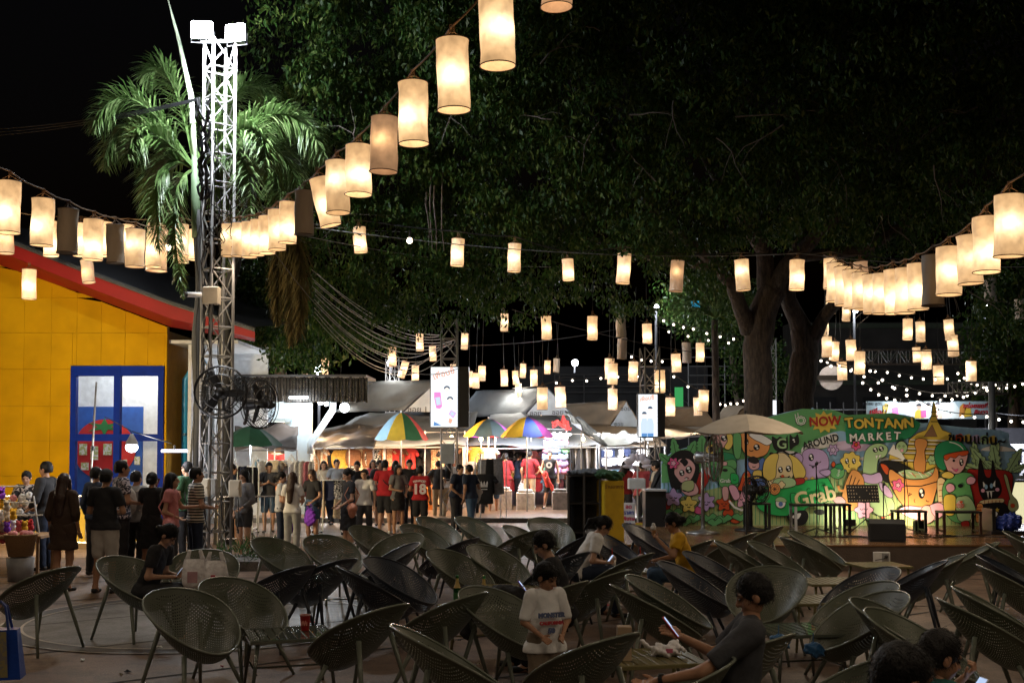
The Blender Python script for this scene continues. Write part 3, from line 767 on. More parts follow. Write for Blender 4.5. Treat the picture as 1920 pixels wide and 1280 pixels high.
# plush hats: soft rolls in pastel
PL = {'pink':(.75,.3,.45),'mint green':(.3,.65,.4),'pale blue':(.35,.5,.75),'lilac':(.5,.38,.75),'rose':(.75,.25,.3),'white':(.8,.8,.8)}
pr = random.Random(5)
plq = MB(); plq.ball((0,0,0), .19, 8, (1,.7,.6)); plm = {k: None for k in PL}
for k in PL:
 qq = MB(); qq.ball((0,0,0), .19, 8, (1,.7,.58)); qq.ball((.12,-.02,.09), .06, 6); qq.ball((-.12,-.02,.09), .06, 6); plm[k] = qq.mesh('plush', mat('plush_'+k.replace(' ','_'), PL[k], .95, bump=.6, bscale=60), True)
cn = {}
for r_ in range(6):
 for c_ in range(3):
  k = pr.choice(list(PL)); 
  o = inst(plm[k], 'plush_hat', None, P(1028+c_*15+pr.uniform(-2,2), 818+r_*13, 34.2+pr.uniform(-.1,.1)), (pr.uniform(-.2,.2), pr.uniform(-.2,.2), 0), (.85,.85,.85))
  tag(o, f'{k} plush hat in {ORD[r_]} row from top, {["left","middle","right"][c_]} column, of white toy stall', 'plush hat', 'plush hats of the toy stall')
hang_row('the white lit toy stall','the top row',936,1022,822,35.3,11,['bag'],['grey','pink','lilac','sky','red','navy'],.34,G2,11)
hang_row('the white lit toy stall','the second row',934,1026,846,35.4,12,['bag','tee'],['white','pink','lilac','sky','black'],.32,G2,12)
hang_row('the white lit toy stall','the third row',934,1026,872,35.4,12,['bag','tee'],['white','pink','red','sky','denim','mustard'],.34,G2,13)
hang_row('the white lit toy stall','the fourth row',936,1060,898,35.3,15,['bag','tee'],['white','pink','red','sky','grey','black'],.36,G2,14)
hang_row('the dark coat stall','the top row',1064,1122,832,34.3,8,['side','dress'],['black','brown','grey','black'],.5,'coats in the dark coat stall',15)
hang_row('the dark coat stall','the lower row',1066,1122,868,34.5,8,['side','tee'],['black','brown','orange','black'],.45,'coats in the dark coat stall',16)
hang_row('the cap stall','the top row',1124,1215,842,34.9,13,['bag'],['black','white','navy','white','grey'],.22,'caps in the white lit cap stall',17)
hang_row('the cap stall','the middle row',1124,1215,858,34.8,13,['bag'],['black','white','navy','white'],.24,'caps in the white lit cap stall',18)
hang_row('the cap stall','the low row',1124,1200,880,34.7,11,['bag'],['black','white','navy','sky'],.24,'caps in the white lit cap stall',19)
hang_row('the stall behind white racks','the back row',445,588,850,33.3,13,['side','tee'],['black','brown','red','denim','cream','grey'],.45,'garments at the back left stall',20)
hang_row('the stall behind white racks','the lower back row',445,588,882,33.5,13,['side','tee'],['black','brown','orange','denim','cream','grey'],.45,'garments at the back left stall',24)
# stock boxes and low tables in front of the stalls
for i, (px, w, h, c, lab) in enumerate(((742,30,22,'brown','brown carton of goods'), (800,26,24,'orange','orange lit box of shirts'), (838,24,20,'grey','grey plastic crate'), (940,40,18,'white','white display table of toys'), (985,34,12,'white','low white toy display box'), (1050,30,14,'grey','grey display box'))):
 d = 33.2; p = P(px, 905, d); ww = w/FPX*d; hh = .35+h*.012
 q = MB(); q.rbox((0,0,hh/2), (ww,.5,hh), .02); q.rbox((0,-.05,hh+.04), (ww*.8,.35,.08), .02)
 o = q.build('stock_box', CM[c]); o.location = (p.x, d, .1); tag(o, f'{lab} standing on the pavement before the stalls, {ORD[i]} from left', 'box', 'stock boxes before the stalls')

# ---- white garment racks in front (left of centre)
def rack(label, px0, px1, d, h, n, cols, seed, kinds=('side',), grp=''):
 a, b = X(px0, d), X(px1, d); t = thing('garment_rack', label, 'clothes rack', ((a+b)/2, d, 0), 0, 'white clothing racks'); W = b-a
 q = MB()
 for x in (-W/2, W/2):
  q.tube([(x-.07,0,.06),(x-.07,0,h-.08),(x,0,h+.06),(x+.07,0,h-.08),(x+.07,0,.06)], .016, 6); q.tube([(x,-.28,.05),(x,.28,.05)], .018, 6)
 q.build('frame', mat('rack_white', (.75,.77,.78), .35), t)
 q = MB(); q.tube([(-W/2,0,h-.1),(W/2,0,h-.1)], .014, 6); q.build('rail', MATS['rack_white'], t)
 q = MB()
 for x in (-W/2, W/2):
  for y in (-.28, .28): q.ball((x, y, .03), .03, 6)
 q.build('castor', MATS['rubber_black'], t)
 z = P(960, 830, d).z
 py = 830 + (CAMH-(h-.1))*FPX/d
 hang_row(label, 'the row', px0+4, px1-4, py, d, n, list(kinds), cols, .42, grp, seed)
 return t
rack('the white rack of pale shirts', 478, 546, 26.5, 1.72, 9, ['white','cream','grey','sky'], 31, ('side','tee'), 'clothes on the front white racks')
rack('the white rack right of porch post', 548, 592, 26.0, 1.70, 8, ['white','striped','pink','white'], 32, ('side',), 'clothes on the front white racks')
rack('the low rack of patterned bags', 600, 646, 25.5, 1.3, 6, ['patterned','brown','cream','navy'], 33, ('side','bag'), 'clothes on the low rack')
rack('the denim rack by truss tower', 440, 480, 25.5, 1.6, 7, ['denim','black','navy','black'], 34, ('side',), 'clothes on the rack by the tower')
# black sweatshirt with a white print on a rack (foreground right of centre)
t = rack('the rack with black printed sweatshirt', 896, 944, 29.5, 1.7, 3, ['grey','grey','black'], 36, ('trouser',), 'clothes by the red dress woman')
o = inst(garment_mesh('tee', .62, .78, 2.0).mesh('black_sweatshirt', CM['black'], True), 'black_sweatshirt', None, P(908,888,29.2))
tag(o, 'black sweatshirt with white print hanging on display beside the tote bag man', 'sweatshirt')
q = MB()
for k in (-1, 0, 1): q.prism([(k*.05-.035,-.34),(k*.05+.035,-.34),(k*.075+.02,-.22),(k*.075,-.18),(k*.075-.02,-.22)], -.045, -.05)
q.box((0,-.047,-.39), (.16,.006,.02)); q.build('chest_print', mat('print_white', (.7,.7,.7), .7), o)
# ================================================================== TRUSS TOWERS, SCREENS, LAMPS
steel = mat('truss_steel', (.30,.29,.28), .5, .2, var=.15, vscale=4)
blk = mat('black_plastic', (.014,.014,.015), .45)
def truss(label, px, d, ztop, side, rot, group=None, detail=True, cr=.025, z0=0., bay=.5, m=steel, name='truss_tower'):
 t = thing(name, label, 'truss tower', (X(px, d), d, z0), rot, group)
 s = side/2; cs = [(-s,-s),(s,-s),(s,s),(-s,s)]; H = ztop-z0
 q = MB(); q.tube([(0,0,0),(0,0,H)], cr, 8); ch = q.mesh('chord', m, True)
 for x, y in cs: inst(ch, 'chord', t, (x, y, 0))
 nb = int(H/bay); bay = H/nb
 q = MB(); q.tube([(-s,0,0),(s,0,0)], cr*.55, 6); hb = q.mesh('rung', m)
 q = MB(); q.tube([(-s,0,0),(s,0,bay)], cr*.5, 6); db = q.mesh('brace', m)
 if detail:
  for i in range(nb):
   for k in range(4):
    a = k*PI/2; off = Matrix.Rotation(a, 3, 'Z') @ Vector((0,-s,0))
    inst(hb, 'rung', t, (off.x, off.y, i*bay+.01), (0,0,a))
    inst(db, 'brace', t, (off.x, off.y, i*bay), (0,0,a + (PI if i % 2 else 0)))
 else:
  q = MB()
  for i in range(nb):
   for k in range(4):
    x0_, y0_ = cs[k]; x1_, y1_ = cs[(k+1) % 4]
    q.tube([(x0_,y0_,i*bay),(x1_,y1_,i*bay)], cr*.5, 4); 
    if i % 2: q.tube([(x0_,y0_,i*bay),(x1_,y1_,(i+1)*bay)], cr*.5, 4)
    else: q.tube([(x1_,y1_,i*bay),(x0_,y0_,(i+1)*bay)], cr*.5, 4)
  q.build('lattice', m, t)
 return t
TD = 19.7; TT = P(404, 80, TD).z
tower = truss('tall pale steel truss tower with two floodlights on top beside the palm', 405, TD, TT, .40, R(38), None, True, .028)
q = MB(); q.box((0,0,.03), (.75,.75,.06)); q.build('base_plate', steel, tower)
tx = tower.location.x
def flood(label, px, py, yaw):
 p = P(px, py, TD-.15); t = thing('floodlight', label, 'floodlight', p, yaw, 'floodlights on the truss tower')
 q = MB(); q.rbox((0,.06,0), (.34,.10,.26), .02); q.build('housing', blk, t)
 q = MB()
 for k in range(7): q.box((-.12+.04*k, .135, 0), (.008,.05,.22))
 q.build('heat_sink', blk, t)
 q = MB(); q.rbox((0,-.02,0), (.37,.05,.29), .022); q.build('lens', glow('flood_glow', (.92,.96,1), 60), t)
 q = MB(); q.tube([(-.19,.06,0),(-.19,.06,-.2),(.19,.06,-.2),(.19,.06,0)], .012, 6); q.build('bracket', blk, t)
 lamp('flood_lamp', t, (0,-.35,-.05), (.86,.93,1), 250, .14); lamp('flood_beam', t, (0,-.2,-.02), (.86,.93,1), 1500, .14, 'SPOT', rot=(R(58),0,0), spot=R(140))
 return t
flood('left dazzling white floodlight on top of the truss tower', 379, 57, R(8))
flood('right dazzling white floodlight on top of the truss tower', 442, 62, R(-14))
q = MB(); q.tube([(X(368,TD), TD, TT+.02),(X(452,TD), TD, TT+.02)], .03, 6); single(q, 'lamp_crossbar', steel, 'short steel crossbar carrying the two floodlights', 'bar')
# cctv camera and its box
t = thing('security_camera', 'white cylindrical security camera on cream box halfway up the tower', 'camera', P(376,553,TD-.35))
q = MB(); q.rbox((.17,.08,0), (.28,.2,.30), .02); q.build('junction_box', mat('cream_box', (.6,.52,.4), .5), t)
q = MB(); q.tube([(.02,-.02,0),(-.2,-.14,-.01)], .045, 10); q.build('body', mat('cam_white', (.7,.7,.7), .3), t, True)
q = MB(); q.tube([(-.19,-.135,-.01),(-.225,-.155,-.01)], .047, 10); q.build('lens_hood', blk, t)
for i, (px, py, w, h) in enumerate(((381,913,.24,.30),(441,915,.20,.28),(402,912,.09,.27))):
 p = P(px, py, TD-.42); t = thing('electric_box', ['cream electric box on left side of truss tower','cream electric box on right side of truss tower with black plug','narrow grey electric box between the two cream ones'][i], 'electric box', p)
 q = MB(); q.rbox((0,0,0), (w,.12,h), .012); q.build('case', MATS['cream_box'] if i < 2 else mat('grey_case', (.3,.29,.27), .6), t)
 q = MB(); q.rbox((0,-.065,0), (w*.8,.012,h*.85), .005); q.ball((w*.3,-.08,0), .014, 5); q.build('door', MATS['cream_box'] if i < 2 else MATS['grey_case'], t)
# cables hanging on the tower
q = MB(); rs = random.Random(3)
def wire(a, b, sag=.2, n=14, r=.008, wob=0):
 pts = []
 for i in range(n+1):
  u = i/n; p = Vector(a)*(1-u)+Vector(b)*u; p.z -= sag*4*u*(1-u)
  if wob: p += Vector((rs.uniform(-wob,wob), rs.uniform(-wob,wob), rs.uniform(-wob,wob)*.3))
  pts.append(p)
 return pts
for k in range(7):
 x = tx+rs.uniform(-.25,.15); q.tube(wire((x, TD-.3, rs.uniform(6.5,8)), (x+rs.uniform(-.1,.1), TD-.3, rs.uniform(1.2,2.5)), 0, 26, .009, .035), .009, 5)
for k in range(5): 
 x = tx-.2; q.tube(wire((x+rs.uniform(-.1,.1), TD-.32, 7.95), (x+rs.uniform(-.1,.1), TD-.32, 6.2), 0, 16, .02, .05), .022, 5)
for k in range(9):
 x = tx+.1; q.tube(wire((x+rs.uniform(-.3,.3), TD-.3, rs.uniform(5.4,6.4)), (x+rs.uniform(-.3,.3), TD-.3, rs.uniform(5.0,6.2)), .3, 10, .01, .05), .009, 5)
for k in range(4): q.tube(wire((tx-.4+.3*k, TD-.45, 1.2), (tx-.1+.2*k, TD-.4, .7), .4, 12, .01, .02), .011, 5)
single(q, 'tower_cables', MATS['rubber_black'], 'tangle of black cables hanging down the pale truss tower', 'cables')
# service wires to the left and right
q = MB()
for k in range(3): q.tube(wire(P(375,183+k*2,TD), P(-120,245+k*7,TD+1.5), .15, 20), .012, 5)
single(q, 'black_cable_bundle', MATS['rubber_black'], 'bundle of black cables running from tower top to the left edge', 'cable')
wm = mat('wire_grey', (.22,.22,.22), .5)
q = MB()
for k, (a, b, da, db, s) in enumerate((((440,352),(700,470),TD,30,.5),((440,362),(860,690),TD,30,1.2),((440,384),(1000,392),TD,34,.2),((440,395),(930,420),TD,34,.3),((440,350),(620,420),TD,24,.2),((560,440),(1080,500),22,34,.2),((440,405),(1500,475),TD,26,.3),((1500,475),(1960,500),26,26,.1))):
 q.tube(wire(P(*a,da), P(*b,db), s, 24), .009, 4)
single(q, 'overhead_wires', wm, 'thin overhead wires running from truss tower across to the tree', 'wire')
q = MB()
for k in range(12): q.tube(wire(P(592+rs.uniform(-8,8), 505+k*8, 23), P(830+rs.uniform(-15,25), 628+k*3, 33), .35+.05*k, 20), .009, 4)
single(q, 'wire_bundle', mat('wire_light', (.45,.45,.45), .4), 'fan of pale parallel wires sagging from dead palm frond towards distant truss', 'wire')
q = MB()
for (px, a, b) in ((1040,520,590),(735,470,650),(1305,540,640),(1130,520,590),(1390,560,640),(1815,520,640),(1890,560,690),(1700,560,598)):
 q.tube([P(px,a,30), P(px,b,30)], .006, 4)
q.tube(wire(P(700,640,33), P(1180,612,33), .3, 20), .008, 4); q.tube(wire(P(960,580,31), P(1300,660,31), .1, 16), .01, 4)
q.tube(wire(P(1650,657,30), P(1960,655,30), .02, 8), .014, 4); q.tube(wire(P(1860,772,27), P(1960,776,27), .05, 8), .012, 4)
single(q, 'drop_wires', MATS['rubber_black'], 'thin dark wires hanging under the canopy among the small lanterns', 'wire')['kind'] = 'stuff'

# ---- LED screens on trusses
def screen(label, px0, py0, px1, py1, d, side_w, content):
 a, b = P(px0, py0, d), P(px1, py1, d); w, h = b.x-a.x, a.z-b.z
 t = thing('led_screen', label, 'screen', ((a.x+b.x)/2, d, b.z), 0)
 q = MB(); q.rbox((0,.11,h/2), (w+.05,.2,h+.06), .012); q.build('cabinet', blk, t)
 q = MB(); q.box((w/2+.025+side_w/2+.01,.2,h/2), (side_w,.42,h+.02)); q.build('side_cabinet', blk, t)
 q = MB(); q.box((0,-.0,h/2), (w,.012,h)); q.build('display', glow('display_white', (.93,.97,1.0), 1.15), t)
 def xy(px, py): return ((px-(px0+px1)/2)*d/FPX, (py1-py)/(py1-py0)*h)
 content(t, xy, d/FPX)
 return t
pinkm = glow('print_pink', (1,.32,.8), .95); bluem = glow('print_blue', (.15,.4,.85), .8); dkm = glow('print_dark', (.12,.2,.32), .6); lbl = glow('print_pale', (.7,.85,1), 1.0); orm = glow('print_peach', (1,.5,.35), 1.0); skm = glow('print_skin', (1,.86,.78), 1.2)
def poly(t, xy, pts, m, name='screen_print', y=-.010):
 pp = [xy(*p) for p in pts]; q = MB(); q.prism(pp, y, y-.002); return q.build(name, m, t)
def ring_pts(cx, cy, rx, ry, n=16, a0=0, a1=360): return [(cx+rx*math.cos(R(a0+(a1-a0)*i/n)), cy-ry*math.sin(R(a0+(a1-a0)*i/n))) for i in range(n if a1-a0 >= 360 else n+1)]
def content1(t, xy, s):
 poly(t, xy, [(814,735),(826,735),(829,762),(825,766),(818,765),(814,745)], pinkm)
 poly(t, xy, [(816,745),(825,744),(827,758),(819,760)], lbl, y=-.014)
 for cx, cy in ((838,729),(844,749)):
  poly(t, xy, ring_pts(cx,cy,6,6,10,0,180)+[(cx-4,cy),(cx,cy-2.5),(cx+4,cy)], dkm)
  poly(t, xy, ring_pts(cx,cy+2,4,5,12), skm, y=-.013)
 poly(t, xy, [(846,768),(856,774),(850,784),(841,776)], mat('p_lilac', (.5,.3,.8), .5, emis=(.72,.45,1), estr=.95)); poly(t, xy, [(847,771),(853,775),(849,780),(844,776)], lbl, y=-.014)
 poly(t, xy, [(814,790),(828,797),(813,798)], bluem); poly(t, xy, [(842,784),(849,786),(846,794),(841,792)], orm)
 x, z = xy(832,701); text('เพื่อนซี้', .22, orm, t, (x,-.012,z), (PI/2, R(-18), 0), 'screen_lettering', off=.004)
 x, z = xy(838,712); text('Thai Tea', .15, orm, t, (x,-.012,z), (PI/2, R(-14), 0), 'screen_lettering') if False else None
def content2(t, xy, s):
 for cx, cy in ((1208,776),(1219,766)):
  poly(t, xy, [(cx-6,818),(cx-7,795),(cx-4,784),(cx+4,784),(cx+7,795),(cx+6,818)], lbl)
  poly(t, xy, ring_pts(cx,cy+2,4,5,12), skm, y=-.013); poly(t, xy, ring_pts(cx,cy,4.6,4.6,10,0,180), dkm, y=-.015)
 poly(t, xy, [(1203,812),(1213,812),(1213,818),(1203,818)], bluem, y=-.016); poly(t, xy, [(1214,812),(1225,812),(1225,818),(1214,818)], bluem, y=-.016)
 x, z = xy(1213,747); text('เพื่อนซี้', .15, orm, t, (x,-.012,z), (PI/2, R(-8), 0), 'screen_lettering', off=.004)
 x, z = xy(1213,757); text('ชาไทย', .15, bluem, t, (x,-.012,z), name='screen_lettering') if False else None
screen('tall bright LED screen with pink drink and two heads left of centre', 808, 688, 858, 800, 30, .26, content1)
screen('narrow bright LED screen showing two people on right truss', 1197, 739, 1233, 818, 31, .17, content2)
screen('small blank white screen between tree trunk and mural', 1440, 750, 1456, 777, 36, .08, lambda t, xy, s: None)
truss('steel truss column carrying the pink drink screen', 842, 30.45, P(842,598,30.45).z, .42, R(5), 'truss columns carrying screens', False, .024)
t = thing('power_cabinet', 'grey metal power cabinet on the truss below the pink drink screen', 'cabinet', P(839,870,30.0))
q = MB(); q.rbox((0,0,.28), (.38,.18,.52), .012); q.build('case', mat('cabinet_grey', (.30,.33,.35), .5, .3), t)
q = MB(); q.rbox((0,-.095,.28), (.33,.012,.46), .006); q.ball((.13,-.11,.28), .015, 5); q.build('door', MATS['cabinet_grey'], t)
truss('steel truss column carrying the narrow screen on the right', 1219, 31.4, P(1219,652,31.4).z, .42, R(12), 'truss columns carrying screens', False, .024)
truss('thin lattice mast immediately right of the big tree trunk', 1444, 42, P(1444,635,42).z, .34, R(20), None, False, .022)
tw = truss('distant short truss mast with white lamp above the grey tent ridge', 735, 46, P(735,672,46).z, .4, R(30), None, False, .022)
for i, (px, py, d, r, e, lab) in enumerate(((597,693,40,.17,40,'dazzling white lamp above the ribbed porch fascia'),(732,681,45,.14,25,'white lamp on the distant truss mast above grey tent'),(1078,680,44,.13,30,'round white lamp glowing in the dark above the middle tents'),(1231,575,44,.09,25,'small white lamp at top of the bulb string left of tree'),(1604,582,44,.10,20,'cold white lamp below the long lantern string on the right'),(1849,573,44,.10,25,'cold white lamp on pole at far right below lanterns'))):
 t = thing('street_light', lab, 'street light', P(px, py, d)); 
 q = MB(); q.ball((0,0,0), r, 8); q.build('lamp_head', glow('cold_lamp', (.88,.94,1), 22), t, True)
 q = MB()
 if i in (0,3,4,5): q.tube([(0,.2,-P(px,py,d).z),(0,.2,.1)], .05, 8)
 else: q.tube([(0,.05,0),(0,.4,-.35)], .03, 6)
 q.build('pole', mat('pole_grey', (.05,.05,.055), .6), t)
 lamp('street_lamp', t, (0,-.3,-.1), (.88,.94,1), (1300,500,700,200,200,300)[i], .15)
q = MB(); p = P(1304,570,40); q.box((0,0,0), (.3,.05,.22)); o = q.build('blue_sign', glow('blue_sign_glow', (.02,.45,.75), .9)); o.location = p; tag(o, 'tiny lit blue square sign high up left of the tree trunk', 'sign')

# ---- fans on the tower and stage
def fan(label, loc, rz, r, m, poleh=None, mount=None, tilt=0., cat='fan', blm=None):
 t = thing('large_fan', label, cat, loc, rz)
 hz = poleh if poleh else 0
 def T(x, y, z):
  c, s = math.cos(tilt), math.sin(tilt); return (x, y*c-z*s, hz+y*s+z*c)
 q = MB()
 for rr, y in ((r,0),(r*.985,.07),(r*.985,-.07),(r*.66,-.12),(r*.33,-.145),(r*.7,.12)):
  q.tube([T(rr*math.cos(a), y, rr*math.sin(a)) for a in np.linspace(0, 2*PI, 28, endpoint=False)], .009 if rr < r else .014, 4, closed=True)
 for k in range(36):
  a = 2*PI*k/36
  q.tube([T(.07*math.cos(a), -.15, .07*math.sin(a)), T(r*.66*math.cos(a), -.12, r*.66*math.sin(a)), T(r*math.cos(a), 0, r*math.sin(a)), T(r*.5*math.cos(a), .14, r*.5*math.sin(a))], .004, 3)
 q.build('cage', m, t)
 for k in range(3):
  q = MB(); a = 2*PI*k/3
  pts = [(.06,-.3),(r*.55,-.42),(r*.88,-.2),(r*.9,.15),(r*.5,.25),(.06,.1)]
  vs = [(x, (-.05+.09*(z_)), z_*r*.5) for x, z_ in pts]; c, s = math.cos(a), math.sin(a)
  vs = [T(x*c-z*s, y*.5, x*s+z*c) for x, y, z in vs]; 
  vs2 = [(x, y+.006, z) for x, y, z in vs]
  q.add(vs+vs2, [(0,1,2,3,4,5),(11,10,9,8,7,6)]+[(i,(i+1)%6,(i+1)%6+6,i+6) for i in range(6)]); q.build('blade', blm or m, t)
 q = MB(); q.tube([T(0,-.17,0),T(0,-.12,0),T(0,.0,0),T(0,.3,0),T(0,.34,0)], [.055,.085,.07,.11,.08], 12); q.build('motor', m, t, True)
 if poleh:
  q = MB(); q.tube([(0,.2,.03),(0,.2,poleh*.6),(0,.2,poleh)], [.035,.03,.022], 8); q.build('pole', m, t, True)
  q = MB(); q.lathe([(.01,.0),(.30,.0),(.30,.03),(.08,.06),(.03,.09)], 16, (0,.2,0)); q.build('foot', m, t, True)
 else:
  q = MB(); q.tube([T(0,.25,0), (0,.3,-.28), (.1,.42,-.33)], .03, 8); q.build('wall_bracket', m, t)
 return t
fan('large black caged fan mounted on the front of the truss tower', P(414,735,TD-.55), R(6), .44, blk)
fan('large black fan seen from the side, right of the truss tower', P(487,757,TD-.2), R(62), .42, blk)
silv = mat('fan_silver', (.36,.36,.36), .35, .8)
t = fan('silver pedestal fan standing at the left of the stage before the mural', (X(1338,20.2), 20.2, STZ), R(70), .42, silv, 1.35)
t = fan('dark pedestal fan in the middle left of stage beside the parasol pole', (X(1418,20.8), 20.8, STZ), R(20), .26, blk, .75)

# ---- lit shop banner and truss gantry on the right, dark hall behind
BN = 31
a, b = P(1625,752,BN), P(1858,785,BN)
t = thing('shop_banner', 'long floodlit advertising banner with thai lettering above the mural', 'banner', ((a.x+b.x)/2, BN, b.z))
w, h = b.x-a.x, a.z-b.z
q = MB(); q.box((0,.03,h/2), (w,.05,h)); q.build('panel', mat('banner_blue', (.42,.55,.62), .5), t)
def bxy(px, py): return ((px-(1625+1858)/2)*BN/FPX, (785-py)/(785-752)*h)
bm = {k: mat('banner_'+k, v, .5, var=0) for k, v in {'white':(.75,.8,.8),'red':(.5,.02,.03),'yellow':(.75,.5,.05),'dark':(.03,.03,.05),'pink':(.7,.1,.35),'skin':(.7,.45,.35),'orange':(.6,.25,.05)}.items()}
def bp(pts, m, y=-.002, name='banner_print'): poly(t, bxy, pts, bm[m], name, y)
bp([(1700,784),(1690,753),(1790,753),(1810,784)], 'white', .0)
bp([(1672,765),(1683,762),(1685,778),(1674,780)], 'pink'); bp([(1800,762),(1806,756),(1812,765),(1806,783),(1798,781)], 'orange'); bp([(1809,762),(1820,766),(1822,780),(1808,782)], 'yellow')
for i, (cx, cy) in enumerate(((1723,759),(1741,757),(1758,756))):
 bp([(cx-9,784),(cx-7,772),(cx-3,768),(cx+3,768),(cx+8,773),(cx+9,784)], ['yellow','white','skin'][i]); bp(ring_pts(cx,cy+4,4,5,12), 'skin', -.004); bp(ring_pts(cx,cy+2,5,5,10,0,180), 'dark', -.006)
bp([(1726,770),(1736,768),(1737,782),(1727,783)], 'pink', -.008)
x, z = bxy(1645,773); text('เพื่อน', .22, bm['red'], t, (x,-.008,z), (PI/2,0,0), 'lettering', off=.008, shear=.2)
x, z = bxy(1657,768); text('ซี้', .30, bm['yellow'], t, (x+.02,-.008,z), (PI/2,0,0), 'lettering', off=.01, shear=.2)
x, z = bxy(1636,757); text('ชาไทย สูตร', .12, bm['dark'], t, (x,-.008,z))
x, z = bxy(1832,761); text('อร่อยสดชื่น', .17, bm['red'], t, (x,-.008,z), off=.006, shear=.2)
x, z = bxy(1842,773); text('คืนวาย', .18, bm['red'], t, (x,-.008,z), off=.006, shear=.2)
for k, px in enumerate((1696,1773)):
 u = thing('banner_spotlight', f'small black spotlight on top edge of the banner, {["left","right"][k]} one', 'spotlight', P(px,751,BN-.5)); q = MB(); q.rbox((0,0,0), (.22,.12,.12), .02); q.build('housing', blk, u)
 q = MB(); q.box((0,.02,-.066), (.18,.08,.012)); q.build('lens', glow('spot_lens', (.9,.95,1), 8), u); q = MB(); q.tube([(0,.05,0),(0,.5,-.02)], .015, 6); q.build('arm', blk, u)
 lamp('spot_lamp', u, (0,.0,-.12), (.9,.96,1), 30, .06)
def gantry(label, x0_, y0_, x1_, d, z0_, z1_, n, m):
 t = thing('truss_gantry', label, 'truss', ((x0_+x1_)/2, d, z0_)); W = x1_-x0_; H = z1_-z0_
 q = MB()
 for dy in (0,.35):
  for z in (0, H): q.tube([(-W/2,dy,z),(W/2,dy,z)], .028, 6)
  for i in range(n+1):
   x = -W/2+W*i/n; q.tube([(x,dy,0),(x,dy,H)], .016, 4)
   if i < n: q.tube([(x,dy,0 if i%2 else H),(x+W/n,dy,H if i%2 else 0)], .016, 4)
 q.build('lattice', m, t); return t
dst = mat('truss_dull', (.16,.16,.16), .5, .4)
gantry('long dull horizontal truss under the right lanterns', X(1620,40), 0, X(1866,40), 40, P(960,682,40).z, P(960,655,40).z, 14, dst)
gantry('short pale truss beam above right end of the banner', X(1788,33), 0, X(1892,33), 33, P(960,738,33).z, P(960,716,33).z, 6, dst)
q = MB(); q.tube([(0,0,0),(0,0,P(960,715,26).z)], .075, 10); o = q.build('steel_post', mat('post_grey', (.22,.23,.24), .4, .4), smooth=True); o.location = (X(1861,26),26,0); tag(o, 'round grey steel post at right end of the banner', 'post')
q = MB(); q.tube([(0,0,0),(0,0,P(960,643,40).z)], .08, 8); o = q.build('steel_post', MATS['post_grey'], smooth=True); o.location = (X(1868,40),40,0); tag(o, 'distant post holding right end of the long dull truss', 'post')
# round white sign with dark bar on a pole
t = thing('round_sign', 'round white sign with a black bar across it right of the tree trunks', 'sign', (X(1560,38), 38, 0)); z = P(960,708,38).z
q = MB(); q.tube([(0,.03,z),(0,-.01,z)], .41, 28); q.build('disc', mat('sign_white', (.5,.5,.55), .5), t)
q = MB(); q.box((-.22,-.04,z), (1.3,.04,.16)); q.build('bar', blk, t)
q = MB(); q.tube([(-.72,-.04,0),(-.72,-.04,z)], .025, 6); q.build('pole', MATS['tent_pole'], t)
# dark hall behind on the right, with faint stair rails in the middle
hallm = mat('far_wall', (.06,.055,.05), .9, var=.3, vscale=1)
t = thing('far_building', 'dark building behind the banner on the right with faint horizontal ledges', 'building', (X(1700,60), 60, 0))
q = MB(); q.box((2,1,4.2), (16,2,8.4)); q.build('wall', hallm, t)
q = MB()
for z in (5.2, 6.6, 8.2): q.box((2,-.1,z), (16,.25,.25))
q.build('ledge', mat('ledge', (.08,.10,.07), .9), t)
for k in range(5):
 q = MB(); q.box((-4.5+k*3,-.03,3.6), (1.6,.05,1.7)); q.build('window', blk, t)
t = thing('far_staircase', 'dim outdoor staircase with metal railings above the middle tents', 'staircase', (X(1150,58), 58, 0))
q = MB(); q.box((0,3,3.0), (10,4,6.0)); q.build('block', mat('far_block', (.045,.045,.048), .9, var=.3, vscale=1), t)
q = MB()
for z in (4.6,4.9,5.2,5.5): q.tube([(-3,-.3,z),(1.5,-.3,z),(5.2,-.3,z-2.4)], .03, 4)
for x in (-3,-1.5,0,1.5): q.tube([(x,-.3,4),(x,-.3,5.5)], .03, 4)
q.build('railing', dst, t)
t = thing('far_railing', 'dim metal railing platform left of the tree trunk', 'railing', (X(1360,50), 50, 0))
q = MB()
for z in (4.6,5.0,5.4,5.8,6.2): q.tube([(-1.6,0,z),(1.6,0,z)], .025, 4)
for x in (-1.6,0,1.6): q.tube([(x,0,0),(x,0,6.3)], .03, 4)
q.build('rail', dst, t)
t = thing('far_railing', 'dim metal railing and screens behind the mural below the round sign', 'railing', (X(1570,44), 44, 0))
q = MB()
for z in (1.8,2.3,2.8,3.3): q.tube([(-1.8,0,z),(1.8,0,z)], .03, 4)
for x in np.linspace(-1.8,1.8,8): q.tube([(x,0,0),(x,0,3.6)], .025, 4)
q.build('rail', dst, t)
q = MB(); a = P(1272,745,50); q.box((0,0,0), (.35,.06,1.0)); o = q.build('green_sign', glow('green_sign_glow', (.05,.45,.12), .7)); o.location = P(1273,748,48); tag(o, 'small lit green vertical sign between the hanging lanterns left of the tree', 'sign')

